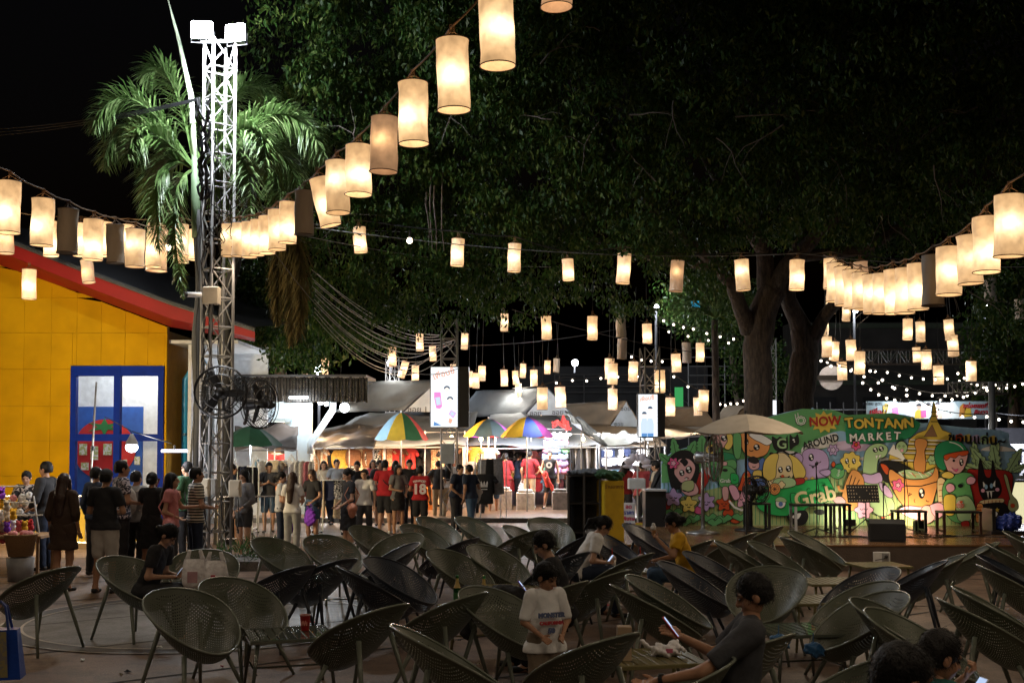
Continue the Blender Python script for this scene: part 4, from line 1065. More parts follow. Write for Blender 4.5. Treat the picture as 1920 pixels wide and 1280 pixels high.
# ---- bright stalls at the far right edge
t = thing('drink_kiosk', 'white lit kiosk with counter at the right edge behind the mural', 'kiosk', (X(1915,27), 27, 0))
q = MB(); q.box((0,1.2,1.2), (2.4,.06,2.4)); q.box((-1.2,.6,1.2), (.06,1.2,2.4)); q.build('wall', mat('kiosk_wall', (.07,.07,.08), .7), t)
q = MB(); q.rbox((.2,.0,.55), (1.6,.6,1.1), .02); q.build('counter', mat('kiosk_yellow', (.8,.75,.45), .5, emis=(1,.93,.55), estr=.75), t)
q = MB(); q.box((.2,-.02,1.14), (1.7,.75,.05)); q.build('counter_top', blk, t)
q = MB(); q.tube([(-.5,-.3,1.95),(.3,-.3,1.95)], .05, 8); q.build('tube_light', glow('kiosk_tube', (.8,.8,1), 8), t); lamp('kiosk_lamp', t, (0,.0,1.9), (.85,.88,1), 55, .2)
q = MB()
for k in range(9): q.rbox((-.62+.13*k, .5-.05*(k%3), 1.4+.16*(k%3)), (.12,.12,.3+.2*(k%2)), .01)
q.build('bottle', mat('kiosk_goods', (.7,.72,.8), .4, var=.5, vscale=20), t)
text('5', .42, glow('digit_white', (1,1,1), 1.4), t, (-.72,-.05,P(960,808,27).z), name='number', off=.01)
# ================================================================== LANTERNS
def lantern_mat(name, hot, base, lit=True):
 m = bpy.data.materials.new(name); m.use_nodes = True; MATS[name] = m; nt = m.node_tree; b = nt.nodes['Principled BSDF']; N = nt.nodes.new; L = nt.links.new
 tc = N('ShaderNodeTexCoord'); sx = N('ShaderNodeSeparateXYZ'); L(tc.outputs['Object'], sx.inputs[0])
 oi = N('ShaderNodeObjectInfo')
 ns = N('ShaderNodeTexNoise'); ns.inputs['Scale'].default_value = 9; ns.inputs['Detail'].default_value = 5
 av = N('ShaderNodeVectorMath'); av.operation = 'MULTIPLY_ADD'; cx = N('ShaderNodeCombineXYZ'); L(oi.outputs['Random'], cx.inputs[0]); L(oi.outputs['Random'], cx.inputs[2])
 L(cx.outputs[0], av.inputs[0]); av.inputs[1].default_value = (37, 0, 91); L(tc.outputs['Object'], av.inputs[2]); L(av.outputs[0], ns.inputs['Vector'])
 dirt = N('ShaderNodeMapRange'); dirt.inputs[1].default_value = .35; dirt.inputs[2].default_value = .7; dirt.inputs[3].default_value = 1.2; dirt.inputs[4].default_value = .7; L(ns.outputs[0], dirt.inputs[0])
 b.inputs['Base Color'].default_value = (.55,.48,.40,1); b.inputs['Roughness'].default_value = .9
 nb = N('ShaderNodeTexNoise'); nb.inputs['Scale'].default_value = 12; L(av.outputs[0], nb.inputs['Vector'])
 bp = N('ShaderNodeBump'); bp.inputs['Strength'].default_value = .5; bp.inputs['Distance'].default_value = .03; L(nb.outputs[0], bp.inputs['Height']); L(bp.outputs[0], b.inputs['Normal'])
 if lit:
  # bulb inside the cloth at a height that differs from lantern to lantern
  c = N('ShaderNodeMapRange'); c.inputs[3].default_value = -.22; c.inputs[4].default_value = -.44; L(oi.outputs['Random'], c.inputs[0])
  dz = N('ShaderNodeMath'); dz.operation = 'SUBTRACT'; L(sx.outputs[2], dz.inputs[0]); L(c.outputs[0], dz.inputs[1])
  sq = N('ShaderNodeMath'); sq.operation = 'MULTIPLY'; L(dz.outputs[0], sq.inputs[0]); L(dz.outputs[0], sq.inputs[1])
  # distance from the bulb to the cloth (the bulb hangs a little off the axis)
  bx_ = N('ShaderNodeMath'); bx_.operation = 'SUBTRACT'; L(sx.outputs[1], bx_.inputs[0]); bx_.inputs[1].default_value = -.045
  by2 = N('ShaderNodeMath'); by2.operation = 'MULTIPLY'; L(bx_.outputs[0], by2.inputs[0]); L(bx_.outputs[0], by2.inputs[1])
  x2 = N('ShaderNodeMath'); x2.operation = 'MULTIPLY'; L(sx.outputs[0], x2.inputs[0]); L(sx.outputs[0], x2.inputs[1])
  s1 = N('ShaderNodeMath'); s1.operation = 'ADD'; L(by2.outputs[0], s1.inputs[0]); L(x2.outputs[0], s1.inputs[1])
  s2 = N('ShaderNodeMath'); s2.operation = 'ADD'; L(s1.outputs[0], s2.inputs[0]); L(sq.outputs[0], s2.inputs[1])
  dv = N('ShaderNodeMath'); dv.operation = 'DIVIDE'; dv.inputs[0].default_value = .0125; L(s2.outputs[0], dv.inputs[1])
  pw = N('ShaderNodeMath'); pw.operation = 'POWER'; L(dv.outputs[0], pw.inputs[0]); pw.inputs[1].default_value = 1.25
  ramp = N('ShaderNodeMix'); ramp.data_type = 'RGBA'; ramp.inputs[6].default_value = (*base, 1); ramp.inputs[7].default_value = (*hot, 1)
  cl = N('ShaderNodeClamp'); L(pw.outputs[0], cl.inputs[0]); L(cl.outputs[0], ramp.inputs[0])
  st = N('ShaderNodeMapRange'); st.clamp = False; st.inputs[3].default_value = .56; st.inputs[4].default_value = 2.5; L(pw.outputs[0], st.inputs[0])
  r2 = N('ShaderNodeMapRange'); r2.inputs[3].default_value = .8; r2.inputs[4].default_value = 1.2; L(oi.outputs['Random'], r2.inputs[0])
  m1 = N('ShaderNodeMath'); m1.operation = 'MULTIPLY'; L(st.outputs[0], m1.inputs[0]); L(dirt.outputs[0], m1.inputs[1])
  m2 = N('ShaderNodeMath'); m2.operation = 'MULTIPLY'; L(m1.outputs[0], m2.inputs[0]); L(r2.outputs[0], m2.inputs[1])
  L(ramp.outputs[2], b.inputs['Emission Color']); L(m2.outputs[0], b.inputs['Emission Strength'])
 return m
LM = lantern_mat('lantern_lit', (1.0,.80,.46), (1.0,.57,.25))
LD = lantern_mat('lantern_dim', (.55,.30,.13), (.42,.22,.11))
LO = lantern_mat('lantern_off', (0,0,0), (0,0,0), False)
wirem = mat('lantern_wire', (.10,.06,.035), .6); ropem = mat('rope_brown', (.16,.10,.06), .8)
def lan_shade(seed, n=24):
 rs = random.Random(seed); q = MB(); K = 8; rows = []
 ph = rs.uniform(0, 6)
 vs = []
 for j in range(K+1):
  z = -.62*j/K
  for i in range(n):
   a = 2*PI*i/n
   r = .150 + (.0 if j in (0,K) else .006*math.sin(3*a+ph+z*9)+.004*math.sin(7*a-z*14+ph) - .004)
   vs.append((r*math.cos(a), r*math.sin(a), z))
 q.add(vs, [(j*n+i, j*n+(i+1)%n, (j+1)*n+(i+1)%n, (j+1)*n+i) for j in range(K) for i in range(n)])
 return q
SH = {}
for nm, m_ in (('lit',LM),('dim',LD),('off',LO)):
 SH[nm] = [lan_shade(k).mesh('lantern_shade', m_, True) for k in range(3)]
q = MB()
for z in (0, -.62): q.tube([(.153*math.cos(a), .153*math.sin(a), z) for a in np.linspace(0, 2*PI, 24, endpoint=False)], .0055, 4, closed=True)
HOOP = q.mesh('hoop', wirem)
q = MB()
for k in range(3):
 a = 2*PI*k/3+.4; q.tube([(.15*math.cos(a), .15*math.sin(a), 0), (.02*math.cos(a), .02*math.sin(a), .075), (.008,0,.12)], .005, 4)
q.tube([(.02,0,.07),(.02,0,.14),(-.02,0,.14),(-.02,0,.07)], .007, 4, closed=True)
q.tube([(0,0,.07),(0,0,-.16)], .004, 4)
HANG = q.mesh('hanger', ropem)
q = MB(); q.ball((0,-.02,-.24), .035, 6); BULB = q.mesh('bulb', glow('lantern_bulb', (1,.75,.4), 12))
LAN = []; LPOW = 14
def lantern(px, pt, pb, w, state, label, grp, d=None, tilt=0., cord=0., simple=False):
 h = pb-pt
 if w > 45: h = max(h-12, 20)*1.0        # near ones: the lower rim ellipse is included in the traced height
 if d is None: d = min(1322./h, 37.0)
 p = P(px, pt+ (4 if w > 45 else 1), d); sc = h*d/1322.
 rs = random.Random(int(px*7+pt*13)); 
 t = thing('lantern', label, 'lantern', p, rs.uniform(0,1.0)-.5, grp)
 t.rotation_euler = (rs.uniform(-.03,.03), R(tilt)+rs.uniform(-.03,.03), rs.uniform(-.5,.5)); t.scale = (sc*max(.9, min(1.12, (w/h)*2.05)),)*2+(sc,)
 inst(SH[state][rs.randint(0,2)], 'shade', t); inst(HOOP, 'hoop', t)
 if not simple: inst(HANG, 'hanger', t)
 else: inst(HANG, 'hanger', t)
 if state == 'lit' and d < 14: inst(BULB, 'bulb', t)
 if state == 'lit' and d < 21.5: lamp('lantern_lamp', t, (0,0,-.70), (1,.80,.58), LPOW*(2.6 if px > 1500 and d > 14.5 else 1), .12, 'SPOT', spot=R(165))
 if cord: 
  q = MB(); q.tube([(0,0,.1),(0,0,.1+cord)], .006, 4); q.build('cord', MATS['rubber_black'], t)
 if state == 'lit' and d >= 21.5 and int(px) % 3 == 0: lamp('lantern_lamp', t, (0,0,-.70), (1,.88,.72), 75, .15, 'SPOT', spot=R(165))
 LAN.append((p, d)); return t
# string A: rises from the tower to the upper right, nearest lanterns are largest
A = [(1040,-98,25,80,'dim'),(930,-18,135,68,'lit'),(848,72,217,63,'lit'),(774,152,280,57,'lit'),(722,217,332,53,'dim'),(673,270,375,52,'lit'),(632,302,400,45,'lit'),(599,333,425,36,'lit'),(571,357,440,35,'off'),(541,378,455,32,'lit'),(519,393,468,28,'lit'),(500,405,475,27,'lit'),(484,412,478,24,'lit'),(467,416,482,24,'lit'),(449,418,480,22,'lit'),(427,420,480,24,'lit')]
word = {'lit':'lit','dim':'dim','off':'unlit grey'}
cur = []
for i, (px, a, b, w, s) in enumerate(A):
 t = lantern(px, a, b, w, s, f'{word[s]} lantern on the string rising from tower to top centre, {ORD[i]} from top', 'cloth lanterns on the rising string', tilt=(-12 if px == 599 else 0), d=[8.0,9.35,10.1,11.3,12.2,13.3,14.5,15.6,16.6,17.4,18.0,18.5,18.9,19.1,19.3,19.5][i])
 cur.append(t.location.copy()+Vector((0,0,.13)))
q = MB()
def string_through(pts, r=.011):
 pp = []
 for a, b in zip(pts[:-1], pts[1:]):
  for k in range(4): pp.append(a.lerp(b, k/4) - Vector((0,0,.03*math.sin(PI*k/4))))
 pp.append(pts[-1]); q.tube(pp, r, 5)
string_through([P(1180,-230,7.2)]+cur+[P(409,421,TD-.3)])
single(q, 'lantern_rope', ropem, 'twisted brown rope carrying the lanterns that rise to the top centre', 'rope')
B = [(18,340,437,40,'lit'),(81,372,460,42,'lit'),(128,392,475,38,'off'),(176,411,487,37,'lit'),(216,421,493,33,'off'),(254,430,500,36,'lit'),(290,437,500,30,'lit'),(340,432,492,28,'lit'),(366,430,487,25,'lit')]
cur = []; q = MB()
for i, (px, a, b, w, s) in enumerate(B):
 t = lantern(px, a, b, w, s, f'{word[s]} lantern on the front string left of the tower, {ORD[i]} from left', 'cloth lanterns on the left front string'); cur.append(t.location.copy()+Vector((0,0,.13)))
string_through([P(-60,280,12.5)]+cur+[P(385,420,TD-.3)]); single(q, 'lantern_rope', ropem, 'front rope of lanterns between left edge and truss tower', 'rope')
B2 = [(10,405,475,28,'dim'),(95,415,480,28,'lit'),(152,418,480,22,'lit'),(197,416,480,22,'lit'),(240,421,478,22,'lit'),(296,420,508,26,'dim'),(341,420,478,25,'lit')]
cur = []; q = MB()
for i, (px, a, b, w, s) in enumerate(B2):
 t = lantern(px, a, b, w, s, f'{word[s]} lantern on the rear string left of the tower, {ORD[i]} from left', 'cloth lanterns on the left rear string', d=22.5-i*.1); cur.append(t.location.copy()+Vector((0,0,.13)))
string_through([P(-40,395,23)]+cur+[P(400,415,22)]); single(q, 'lantern_rope', ropem, 'rear rope of lanterns left of the tower', 'rope')
lantern(55,504,560,26,'lit','lit lantern hanging alone before the red and yellow wall at far left','single lanterns')
lantern(162,487,530,26,'dim','crooked dim lantern hanging below the left strings before the red roof','single lanterns', tilt=-8, d=24)
C = [(673,425,473,25,'lit'),(859,447,498,25,'lit'),(965,456,509,25,'lit'),(1064,485,525,25,'lit'),(1171,475,531,26,'lit'),(1271,488,546,25,'dim'),(1390,486,544,27,'lit'),(1495,487,543,28,'lit'),(1557,484,541,25,'lit'),(1613,490,545,27,'dim')]
cur = []; q = MB()
for i, (px, a, b, w, s) in enumerate(C):
 t = lantern(px, a, b, w, s, f'{word[s]} lantern on the wide wire across the tree, {ORD[i]} from left', 'cloth lanterns on the long cross wire', d=24.0+i*.1, tilt=(-4 if i % 3 == 0 else 3)); cur.append(t.location.copy()+Vector((0,0,.16)))
string_through([P(560,425,23.8)]+cur+[P(1720,487,25.2)], .014); single(q, 'lantern_rope', MATS['rubber_black'], 'long dark wire across the tree carrying widely spaced lanterns', 'wire')
Dl = [(1893,362,490,55,'lit'),(1849,404,520,50,'lit'),(1816,438,541,46,'lit'),(1779,460,562,47,'lit'),(1750,478,573,36,'off'),(1720,493,580,33,'lit'),(1697,502,587,32,'lit'),(1675,505,588,31,'lit'),(1653,512,588,30,'lit'),(1633,514,587,29,'lit'),(1613,511,580,28,'lit'),(1596,505,577,27,'lit'),(1580,500,572,26,'lit'),(1566,493,565,25,'lit')]
cur = []; q = MB()
for i, (px, a, b, w, s) in enumerate(Dl):
 t = lantern(px, a, b, w, s, f'{word[s]} lantern on the sagging right string, {ORD[i]} from right edge', 'cloth lanterns on the right sagging string', d=[11.6,12.3,13.2,13.9,14.6,15.3,15.9,16.5,17.1,17.7,18.3,18.9,19.4,20][i]); cur.append(t.location.copy()+Vector((0,0,.13)))
string_through([P(1990,270,10.6)]+cur+[P(1545,478,21)]); single(q, 'lantern_rope', ropem, 'sagging rope of close-set lanterns at the right', 'rope')
E = [(1855,521,563,27,'off'),(1911,560,597,18,'off'),(1558,550,587,18,'lit'),(1587,573,601,18,'lit'),(1702,597,636,18,'lit'),(1725,602,640,17,'lit'),(1778,598,637,18,'lit'),(1785,628,667,20,'lit'),(1545,595,630,18,'lit'),(1550,630,668,19,'lit'),(1565,640,675,18,'lit'),(1595,636,675,19,'lit'),(1612,658,700,20,'lit'),(1578,677,712,18,'lit'),(1718,650,678,15,'lit'),(1736,655,692,19,'lit'),(1759,684,720,19,'lit'),(1821,676,715,19,'lit')]
Fm = [(946,587,620,14,'lit'),(1024,592,635,19,'lit'),(1111,592,636,19,'lit'),(1164,590,632,19,'off'),(1167,632,672,18,'off'),(1213,606,643,18,'lit'),(787,625,657,14,'lit'),(872,624,654,13,'lit'),(735,650,686,15,'lit'),(811,647,676,13,'lit'),(501,645,678,15,'lit'),(610,671,705,15,'lit'),(576,699,732,14,'off'),(639,712,748,15,'lit'),(779,684,715,13,'lit'),(761,677,708,14,'lit'),(851,682,712,13,'lit'),(880,695,725,12,'lit'),(893,698,727,13,'lit'),(904,685,713,14,'lit'),(945,692,723,13,'lit'),(966,694,720,11,'lit'),(972,718,742,12,'lit'),(981,681,707,11,'lit'),(1001,692,723,14,'lit'),(1027,675,700,12,'lit'),(1044,671,697,12,'off'),(1017,725,767,20,'lit'),(1050,724,763,20,'lit'),(1143,671,710,18,'lit'),(1149,680,720,19,'lit'),(1188,677,714,18,'lit'),(1149,728,767,18,'lit'),(1237,693,735,20,'lit'),(1267,662,697,18,'lit'),(1287,641,679,17,'off'),(1313,642,677,16,'lit'),(1257,744,779,18,'lit'),(1308,744,778,16,'lit'),(1320,730,770,19,'lit'),(1010,760,783,13,'lit')]
def hanging(lst, zones, grp):
 byz = {}
 for e in lst:
  for nm, f in zones:
   if f(e): byz.setdefault(nm, []).append(e); break
 for nm, es in byz.items():
  es.sort(key=lambda e: (e[0], e[1]))
  for i, (px, a, b, w, s) in enumerate(es):
   k = 'the only one' if len(es) == 1 else f'{ORD[i]} from left'
   lantern(px, a, b, w, s, f'small {word[s]} lantern {nm}, {k}', grp, cord=1.2+(px*7 % 13)*.12, tilt=(18 if px == 761 else ((px*5) % 7-3)*.8), simple=True)
hanging(E, [('just under the sagging right string', lambda e: e[0] < 1600 and e[1] < 610), ('beside the tree trunks, lower cluster', lambda e: e[0] < 1640), ('at the right edge, unlit', lambda e: e[4] == 'off'), ('over the right truss, upper row', lambda e: e[1] < 640), ('over the right truss, lower row', lambda e: True)], 'small lanterns hanging on the right')
hanging(Fm, [('above the ribbed porch fascia', lambda e: e[0] < 700), ('under the leaves in the upper row', lambda e: e[1] < 660), ('low in front of the tent gables', lambda e: e[1] >= 722), ('in middle row left of pink screen', lambda e: e[0] < 865), ('in middle row right of pink screen', lambda e: e[0] < 1060), ('in middle row by narrow right screen', lambda e: True)], 'small lanterns hanging over the market')
# the strings go on overhead, out of the frame
def beyond(a, b, n, lab):
 for i in range(n):
  u = (i+.6)/n; p = Vector(a)*(1-u)+Vector(b)*u-Vector((0,0,.5*math.sin(PI*u)))
  t = thing('lantern', f'lit lantern on the {lab} string above the chairs, out of view, {ORD[i]} one', 'lantern', p, 0, 'lanterns overhead out of view')
  inst(SH['lit'][i%3], 'shade', t); inst(HOOP, 'hoop', t); inst(HANG, 'hanger', t); lamp('lantern_lamp', t, (0,0,-.70), (1,.80,.58), LPOW*2, .12, 'SPOT', spot=R(165))
beyond(P(1180,-230,7.2), (2.6,-2.5,6.2), 7, 'centre'); beyond(P(1990,270,10.6), (6.2,-1,5.8), 7, 'right'); beyond(P(-60,280,12.5), (-7.5,0,5.8), 8, 'left')
# loose bulbs
for (px, py, lab) in ((768,451,'bare round bulb on the cross wire between two lanterns'),(315,464,'bare round bulb left of the tower among the lanterns')):
 t = thing('bare_bulb', lab, 'bulb', P(px, py, 22)); q = MB(); q.ball((0,0,0), .06, 8); q.build('globe', glow('warm_bulb', (1,.8,.6), 6), t, True); q = MB(); q.tube([(0,0,.05),(0,0,.2)], .025, 6); q.build('socket', blk, t)

# ---- festoon strings of small round bulbs on the right
fb = glow('festoon_bulb', (1,.88,.72), 6)
bq = MB(); bq.ball((0,0,-.085), .038, 6); BM = bq.mesh('bulb', fb, True); sq = MB(); sq.tube([(0,0,-.05),(0,0,.0)], .018, 6); SM = sq.mesh('socket', blk)
def festoon(label, pts, d0, d1, n, sag=0.):
 pp = []; L_ = len(pts)-1
 for i in range(L_):
  for k in range(8):
   u = (i+k/8)/L_; a, b = pts[i], pts[i+1]; f = k/8
   pp.append(P(a[0]*(1-f)+b[0]*f, a[1]*(1-f)+b[1]*f + sag*4*f*(1-f), d0+(d1-d0)*u))
 pp.append(P(*pts[-1], d1)); base = pp[0].copy(); base.z = 0
 t = thing('festoon_string', label, 'string lights', base, 0, 'bulb strings on the right'); q = MB(); q.tube([p-base for p in pp], .012, 4); q.build('cable', MATS['rubber_black'], t)
 M_ = len(pp)-1
 for i in range(n):
  f = (i+.5)/n*M_; k = int(f); p = pp[k].lerp(pp[min(k+1, M_)], f-k)-base
  inst(BM, 'bulb', t, p); inst(SM, 'socket', t, p)
festoon('bulb string descending from white lamp to the tree trunk', [(1235,592),(1300,612),(1388,632)], 36, 36, 7, 3)
festoon('faint upper bulb string crossing left of the tree trunk', [(1200,600),(1290,626),(1385,640)], 40, 40, 5, 2)
festoon('bulb string from the round sign across to the right post', [(1530,665),(1600,690),(1700,725),(1790,735),(1860,722)], 34, 34, 15, 6)
festoon('bulb string just above the banner from left to right', [(1610,705),(1680,745),(1760,745),(1860,715)], 33, 33, 14, 8)
festoon('upper long bulb string sagging across the dark building', [(1540,670),(1660,692),(1780,705),(1900,715)], 36, 36, 16, 6)
festoon('bulb string running steeply down towards the mural centre', [(1620,680),(1700,735),(1770,770),(1850,775),(1930,785)], 30, 30, 14, 3)
festoon('row of bulbs at right edge above the kiosk', [(1790,690),(1850,722),(1925,712)], 35, 35, 10, 5)
festoon('low bulb string left of the tree trunk below the canopy', [(1345,750),(1370,752),(1400,742)], 38, 38, 5, 4)
festoon('bulbs scattered in a line above the middle tents', [(960,728),(1060,706),(1140,700),(1250,690),(1330,738)], 37, 37, 12, 6)
festoon('short bulb string behind the narrow right screen', [(1175,660),(1230,672),(1300,664)], 38, 38, 6, 4)
# ================================================================== TREES
def bark_mat():
 m = bpy.data.materials.new('bark'); m.use_nodes = True; nt = m.node_tree; b = nt.nodes['Principled BSDF']; N = nt.nodes.new; L = nt.links.new
 tc = N('ShaderNodeTexCoord'); mp = N('ShaderNodeMapping'); mp.inputs['Scale'].default_value = (7,7,1.6); L(tc.outputs['Object'], mp.inputs[0])
 n = N('ShaderNodeTexNoise'); n.inputs['Scale'].default_value = 2.2; n.inputs['Detail'].default_value = 8; n.inputs['Roughness'].default_value = .7; L(mp.outputs[0], n.inputs['Vector'])
 r = N('ShaderNodeValToRGB'); r.color_ramp.elements[0].position = .35; r.color_ramp.elements[0].color = (.02,.014,.010,1); r.color_ramp.elements[1].position = .7; r.color_ramp.elements[1].color = (.11,.078,.056,1)
 L(n.outputs[0], r.inputs[0]); L(r.outputs[0], b.inputs['Base Color']); b.inputs['Roughness'].default_value = .9
 bp = N('ShaderNodeBump'); bp.inputs['Strength'].default_value = 1; bp.inputs['Distance'].default_value = .08; L(n.outputs[0], bp.inputs['Height']); L(bp.outputs[0], b.inputs['Normal'])
 return m
bark = bark_mat()
def leaf_mat(name, c1, c2, c3, rough=.5):
 m = bpy.data.materials.new(name); m.use_nodes = True; nt = m.node_tree; b = nt.nodes['Principled BSDF']; N = nt.nodes.new; L = nt.links.new
 g = N('ShaderNodeNewGeometry'); r = N('ShaderNodeValToRGB'); r.color_ramp.elements[0].color = (*c1,1); r.color_ramp.elements[1].color = (*c3,1)
 e = r.color_ramp.elements.new(.55); e.color = (*c2,1); L(g.outputs['Random Per Island'], r.inputs[0]); L(r.outputs[0], b.inputs['Base Color'])
 b.inputs['Roughness'].default_value = rough; b.inputs['Specular IOR Level'].default_value = .22
 tl = N('ShaderNodeBsdfTranslucent'); L(r.outputs[0], tl.inputs[0]); mx = N('ShaderNodeMixShader'); mx.inputs[0].default_value = .3
 o = nt.nodes['Material Output']; L(b.outputs[0], mx.inputs[1]); L(tl.outputs[0], mx.inputs[2]); L(mx.outputs[0], o.inputs[0])
 return m
leafm = leaf_mat('leaf_green', (.014,.038,.007), (.028,.068,.011), (.09,.12,.025))
def np_mesh(name, V, F4, m):
 me = bpy.data.meshes.new(name); n = len(V); k = len(F4)
 me.vertices.add(n); me.vertices.foreach_set('co', V.astype(np.float32).ravel())
 me.loops.add(k*4); me.loops.foreach_set('vertex_index', F4.astype(np.int32).ravel())
 me.polygons.add(k); me.polygons.foreach_set('loop_start', np.arange(0, k*4, 4, dtype=np.int32)); me.polygons.foreach_set('loop_total', np.full(k, 4, np.int32))
 me.update(calc_edges=True); me.materials.append(m); return me
def leaves(centers, per, rad, L_, W_, droop=.5, seed=1):
 g = np.random.default_rng(seed); C = np.repeat(np.asarray(centers), per, 0); n = len(C)
 off = g.normal(size=(n,3)); off /= np.linalg.norm(off, axis=1)[:,None]; off *= (g.random(n)**.45)[:,None]*rad; off[:,2] *= .8
 C = C+off
 d = g.normal(size=(n,3)); d[:,2] -= droop*2; d /= np.linalg.norm(d, axis=1)[:,None]
 u = np.cross(d, g.normal(size=(n,3))); u /= np.linalg.norm(u, axis=1)[:,None]
 s = g.uniform(.6,1.25,n)[:,None]
 nn = np.cross(d, u)*.12*L_*s
 V = np.stack([C, C+d*L_*s*.5+u*W_*s*.5+nn, C+d*L_*s, C+d*L_*s*.5-u*W_*s*.5+nn], 1).reshape(-1,3)
 return V, np.arange(n*4).reshape(-1,4)
# crown lobes of the rain tree: (photo px, py, depth, radius x, radius z) -> true 3D ellipsoids
lobes = [(560,60,22,1.1,1.0),(620,200,23,1.3,1.2),(560,150,22.5,.9,.8),(720,90,24,1.8,1.6),(700,330,25,1.7,1.3),(620,420,25,1.3,1.1),(760,470,26,1.6,1.2),(640,560,27,1.5,.8),(700,600,28,1.4,.8),(560,610,29,1.3,1.0),(850,200,24,1.9,1.7),(880,420,26,1.8,1.3),(850,560,28,1.4,.7),(960,80,22,2.0,1.4),(1000,330,25,2.1,1.5),(1040,500,27,1.7,.7),(1120,180,23,2.1,1.6),(1170,400,25,1.9,1.2),(1290,60,21,2.0,1.4),(1300,300,24,2.0,1.5),(1300,470,26,1.5,.7),(1440,150,22,2.1,1.6),(1480,340,24,1.9,1.2),(1600,60,20,2.0,1.4),(1640,250,23,2.2,1.5),(1640,410,25,1.6,.6),(1780,120,21,2.1,1.5),(1820,330,23,1.8,1.1),(1900,220,21,1.6,1.5),(1900,440,25,1.0,.6),(1900,560,28,1.0,.9),(960,560,29,1.3,.6),(1000,-60,20,2.4,1.4),(760,-40,22,1.9,1.2),(1400,-60,20,2.4,1.3),(1750,-60,19,2.4,1.3),(560,-30,22,1.0,.8),(1180,560,31,1.0,.5),(480,640,32,.9,.9),(560,690,31,.7,.6),(1360,560,30,.9,.7),(700,700-70,30,.5,.5)]
g = np.random.default_rng(11); cen = []
for (px, py, d, rx, rz) in lobes:
 c = P(px, py, d); n = int(25*rx*rx*rz)
 o = g.normal(size=(n,3)); o /= np.linalg.norm(o, axis=1)[:,None]; o *= (g.uniform(.35,1,n)**.5)[:,None]
 cen.append(np.array(c)[None,:]+o*np.array([rx*1.05, rx*1.25, rz])[None,:])
cen = np.concatenate(cen)
print('leaf clumps', len(cen))
tb = Vector((X(1421,27.5), 27.5, 0))
tree = thing('rain_tree', 'huge dark leafy tree with thick forked trunk rising behind the mural', 'tree', tb)
V, F = leaves(cen, 46, .36, .14, .055, .9, 2)
V = V-np.array(tb)[None,:]
cr = inst(np_mesh('crown', V, F, leafm), 'crown', tree); cr['kind'] = 'stuff'
def limb(q, pts, rs_, n=10, seed=1, wob=.05):
 pp = []; rr = []
 for i in range(len(pts)-1):
  a, b = Vector(pts[i]), Vector(pts[i+1])
  for k in range(5):
   u = k/5; p = a.lerp(b, u); p += Vector((mnoise.noise(p*1.3), mnoise.noise(p*1.3+Vector((9,0,0))), 0))*wob*2
   pp.append(p); rr.append((rs_[i]*(1-u)+rs_[i+1]*u)*(1+.10*mnoise.noise(p*2.1)))
 pp.append(Vector(pts[-1])); rr.append(rs_[-1]); q.tube(pp, rr, n)
lo = lambda p: p-tb
q = MB(); limb(q, [(0,0,-.05),(0,0,.6),(.02,0,1.6),(0,0,lo(P(1425,650,27.5)).z),lo(P(1432,590,27.4)),lo(P(1452,540,27.3))], [.62,.42,.36,.34,.36,.34], 16); q.build('trunk', bark, tree, True)
q = MB(); limb(q, [lo(P(1440,560,27.4)),lo(P(1475,500,27)),lo(P(1530,440,26.5)),lo(P(1575,395,26)),lo(P(1640,300,25)),lo(P(1740,180,24))], [.26,.22,.16,.13,.1,.06], 10)
limb(q, [lo(P(1440,545,27.4)),lo(P(1430,470,27)),lo(P(1395,405,26.5)),lo(P(1370,380,26.2)),lo(P(1300,250,25)),lo(P(1270,90,24))], [.24,.2,.16,.13,.09,.05], 10)
limb(q, [lo(P(1405,620,27.4)),lo(P(1385,560,27)),lo(P(1345,500,26.5)),lo(P(1230,400,26)),lo(P(1130,230,25)),lo(P(1050,110,24)),lo(P(970,40,23))], [.22,.17,.14,.12,.1,.08,.05], 10)
limb(q, [lo(P(1500,480,27)),lo(P(1620,470,26.5)),lo(P(1700,420,26)),lo(P(1850,280,24)),lo(P(1930,90,22))], [.15,.13,.12,.09,.06], 8)
limb(q, [lo(P(1345,500,26.5)),lo(P(1240,490,27)),lo(P(1100,440,27)),lo(P(900,380,26)),lo(P(760,300,25))], [.11,.1,.08,.06,.03], 8)
q.build('limb', bark, tree, True)
# bare pale twigs in the canopy
q = MB(); rs = random.Random(9)
for k in range(34):
 px, py = rs.uniform(560,1900), rs.uniform(10,560)
 if px < 700 and py > 480: continue
 d = rs.uniform(19.5,22.5) if py < 350 else rs.uniform(23,25.5); p = lo(P(px, py, d)); v = Vector((rs.uniform(-1,1), rs.uniform(-.4,.4), rs.uniform(-.8,.5))).normalized()
 pts = [p]; 
 for s in range(5): v = (v+Vector((rs.uniform(-.4,.4), rs.uniform(-.3,.3), rs.uniform(-.4,.3)))).normalized(); pts.append(pts[-1]+v*rs.uniform(.12,.3))
 q.tube(pts, [.016,.014,.012,.009,.006,.003], 4)
 j = pts[2]; v2 = Vector((rs.uniform(-1,1), 0, rs.uniform(-1,.4))).normalized(); q.tube([j, j+v2*.3, j+v2*.5+Vector((0,0,-.1))], [.009,.006,.003], 4)
for (px, dx) in ((808,0),(815,6),(830,-4),(800,10)):
 q.tube([lo(P(px,330+dx*3,24)), lo(P(px-2,380,24)), lo(P(px+dx/2,430,24.2)), lo(P(px+3,470,24.3))], [.02,.018,.014,.006], 5)
q.build('twig', mat('twig_pale', (.12,.10,.085), .8), tree)['kind'] = 'stuff'
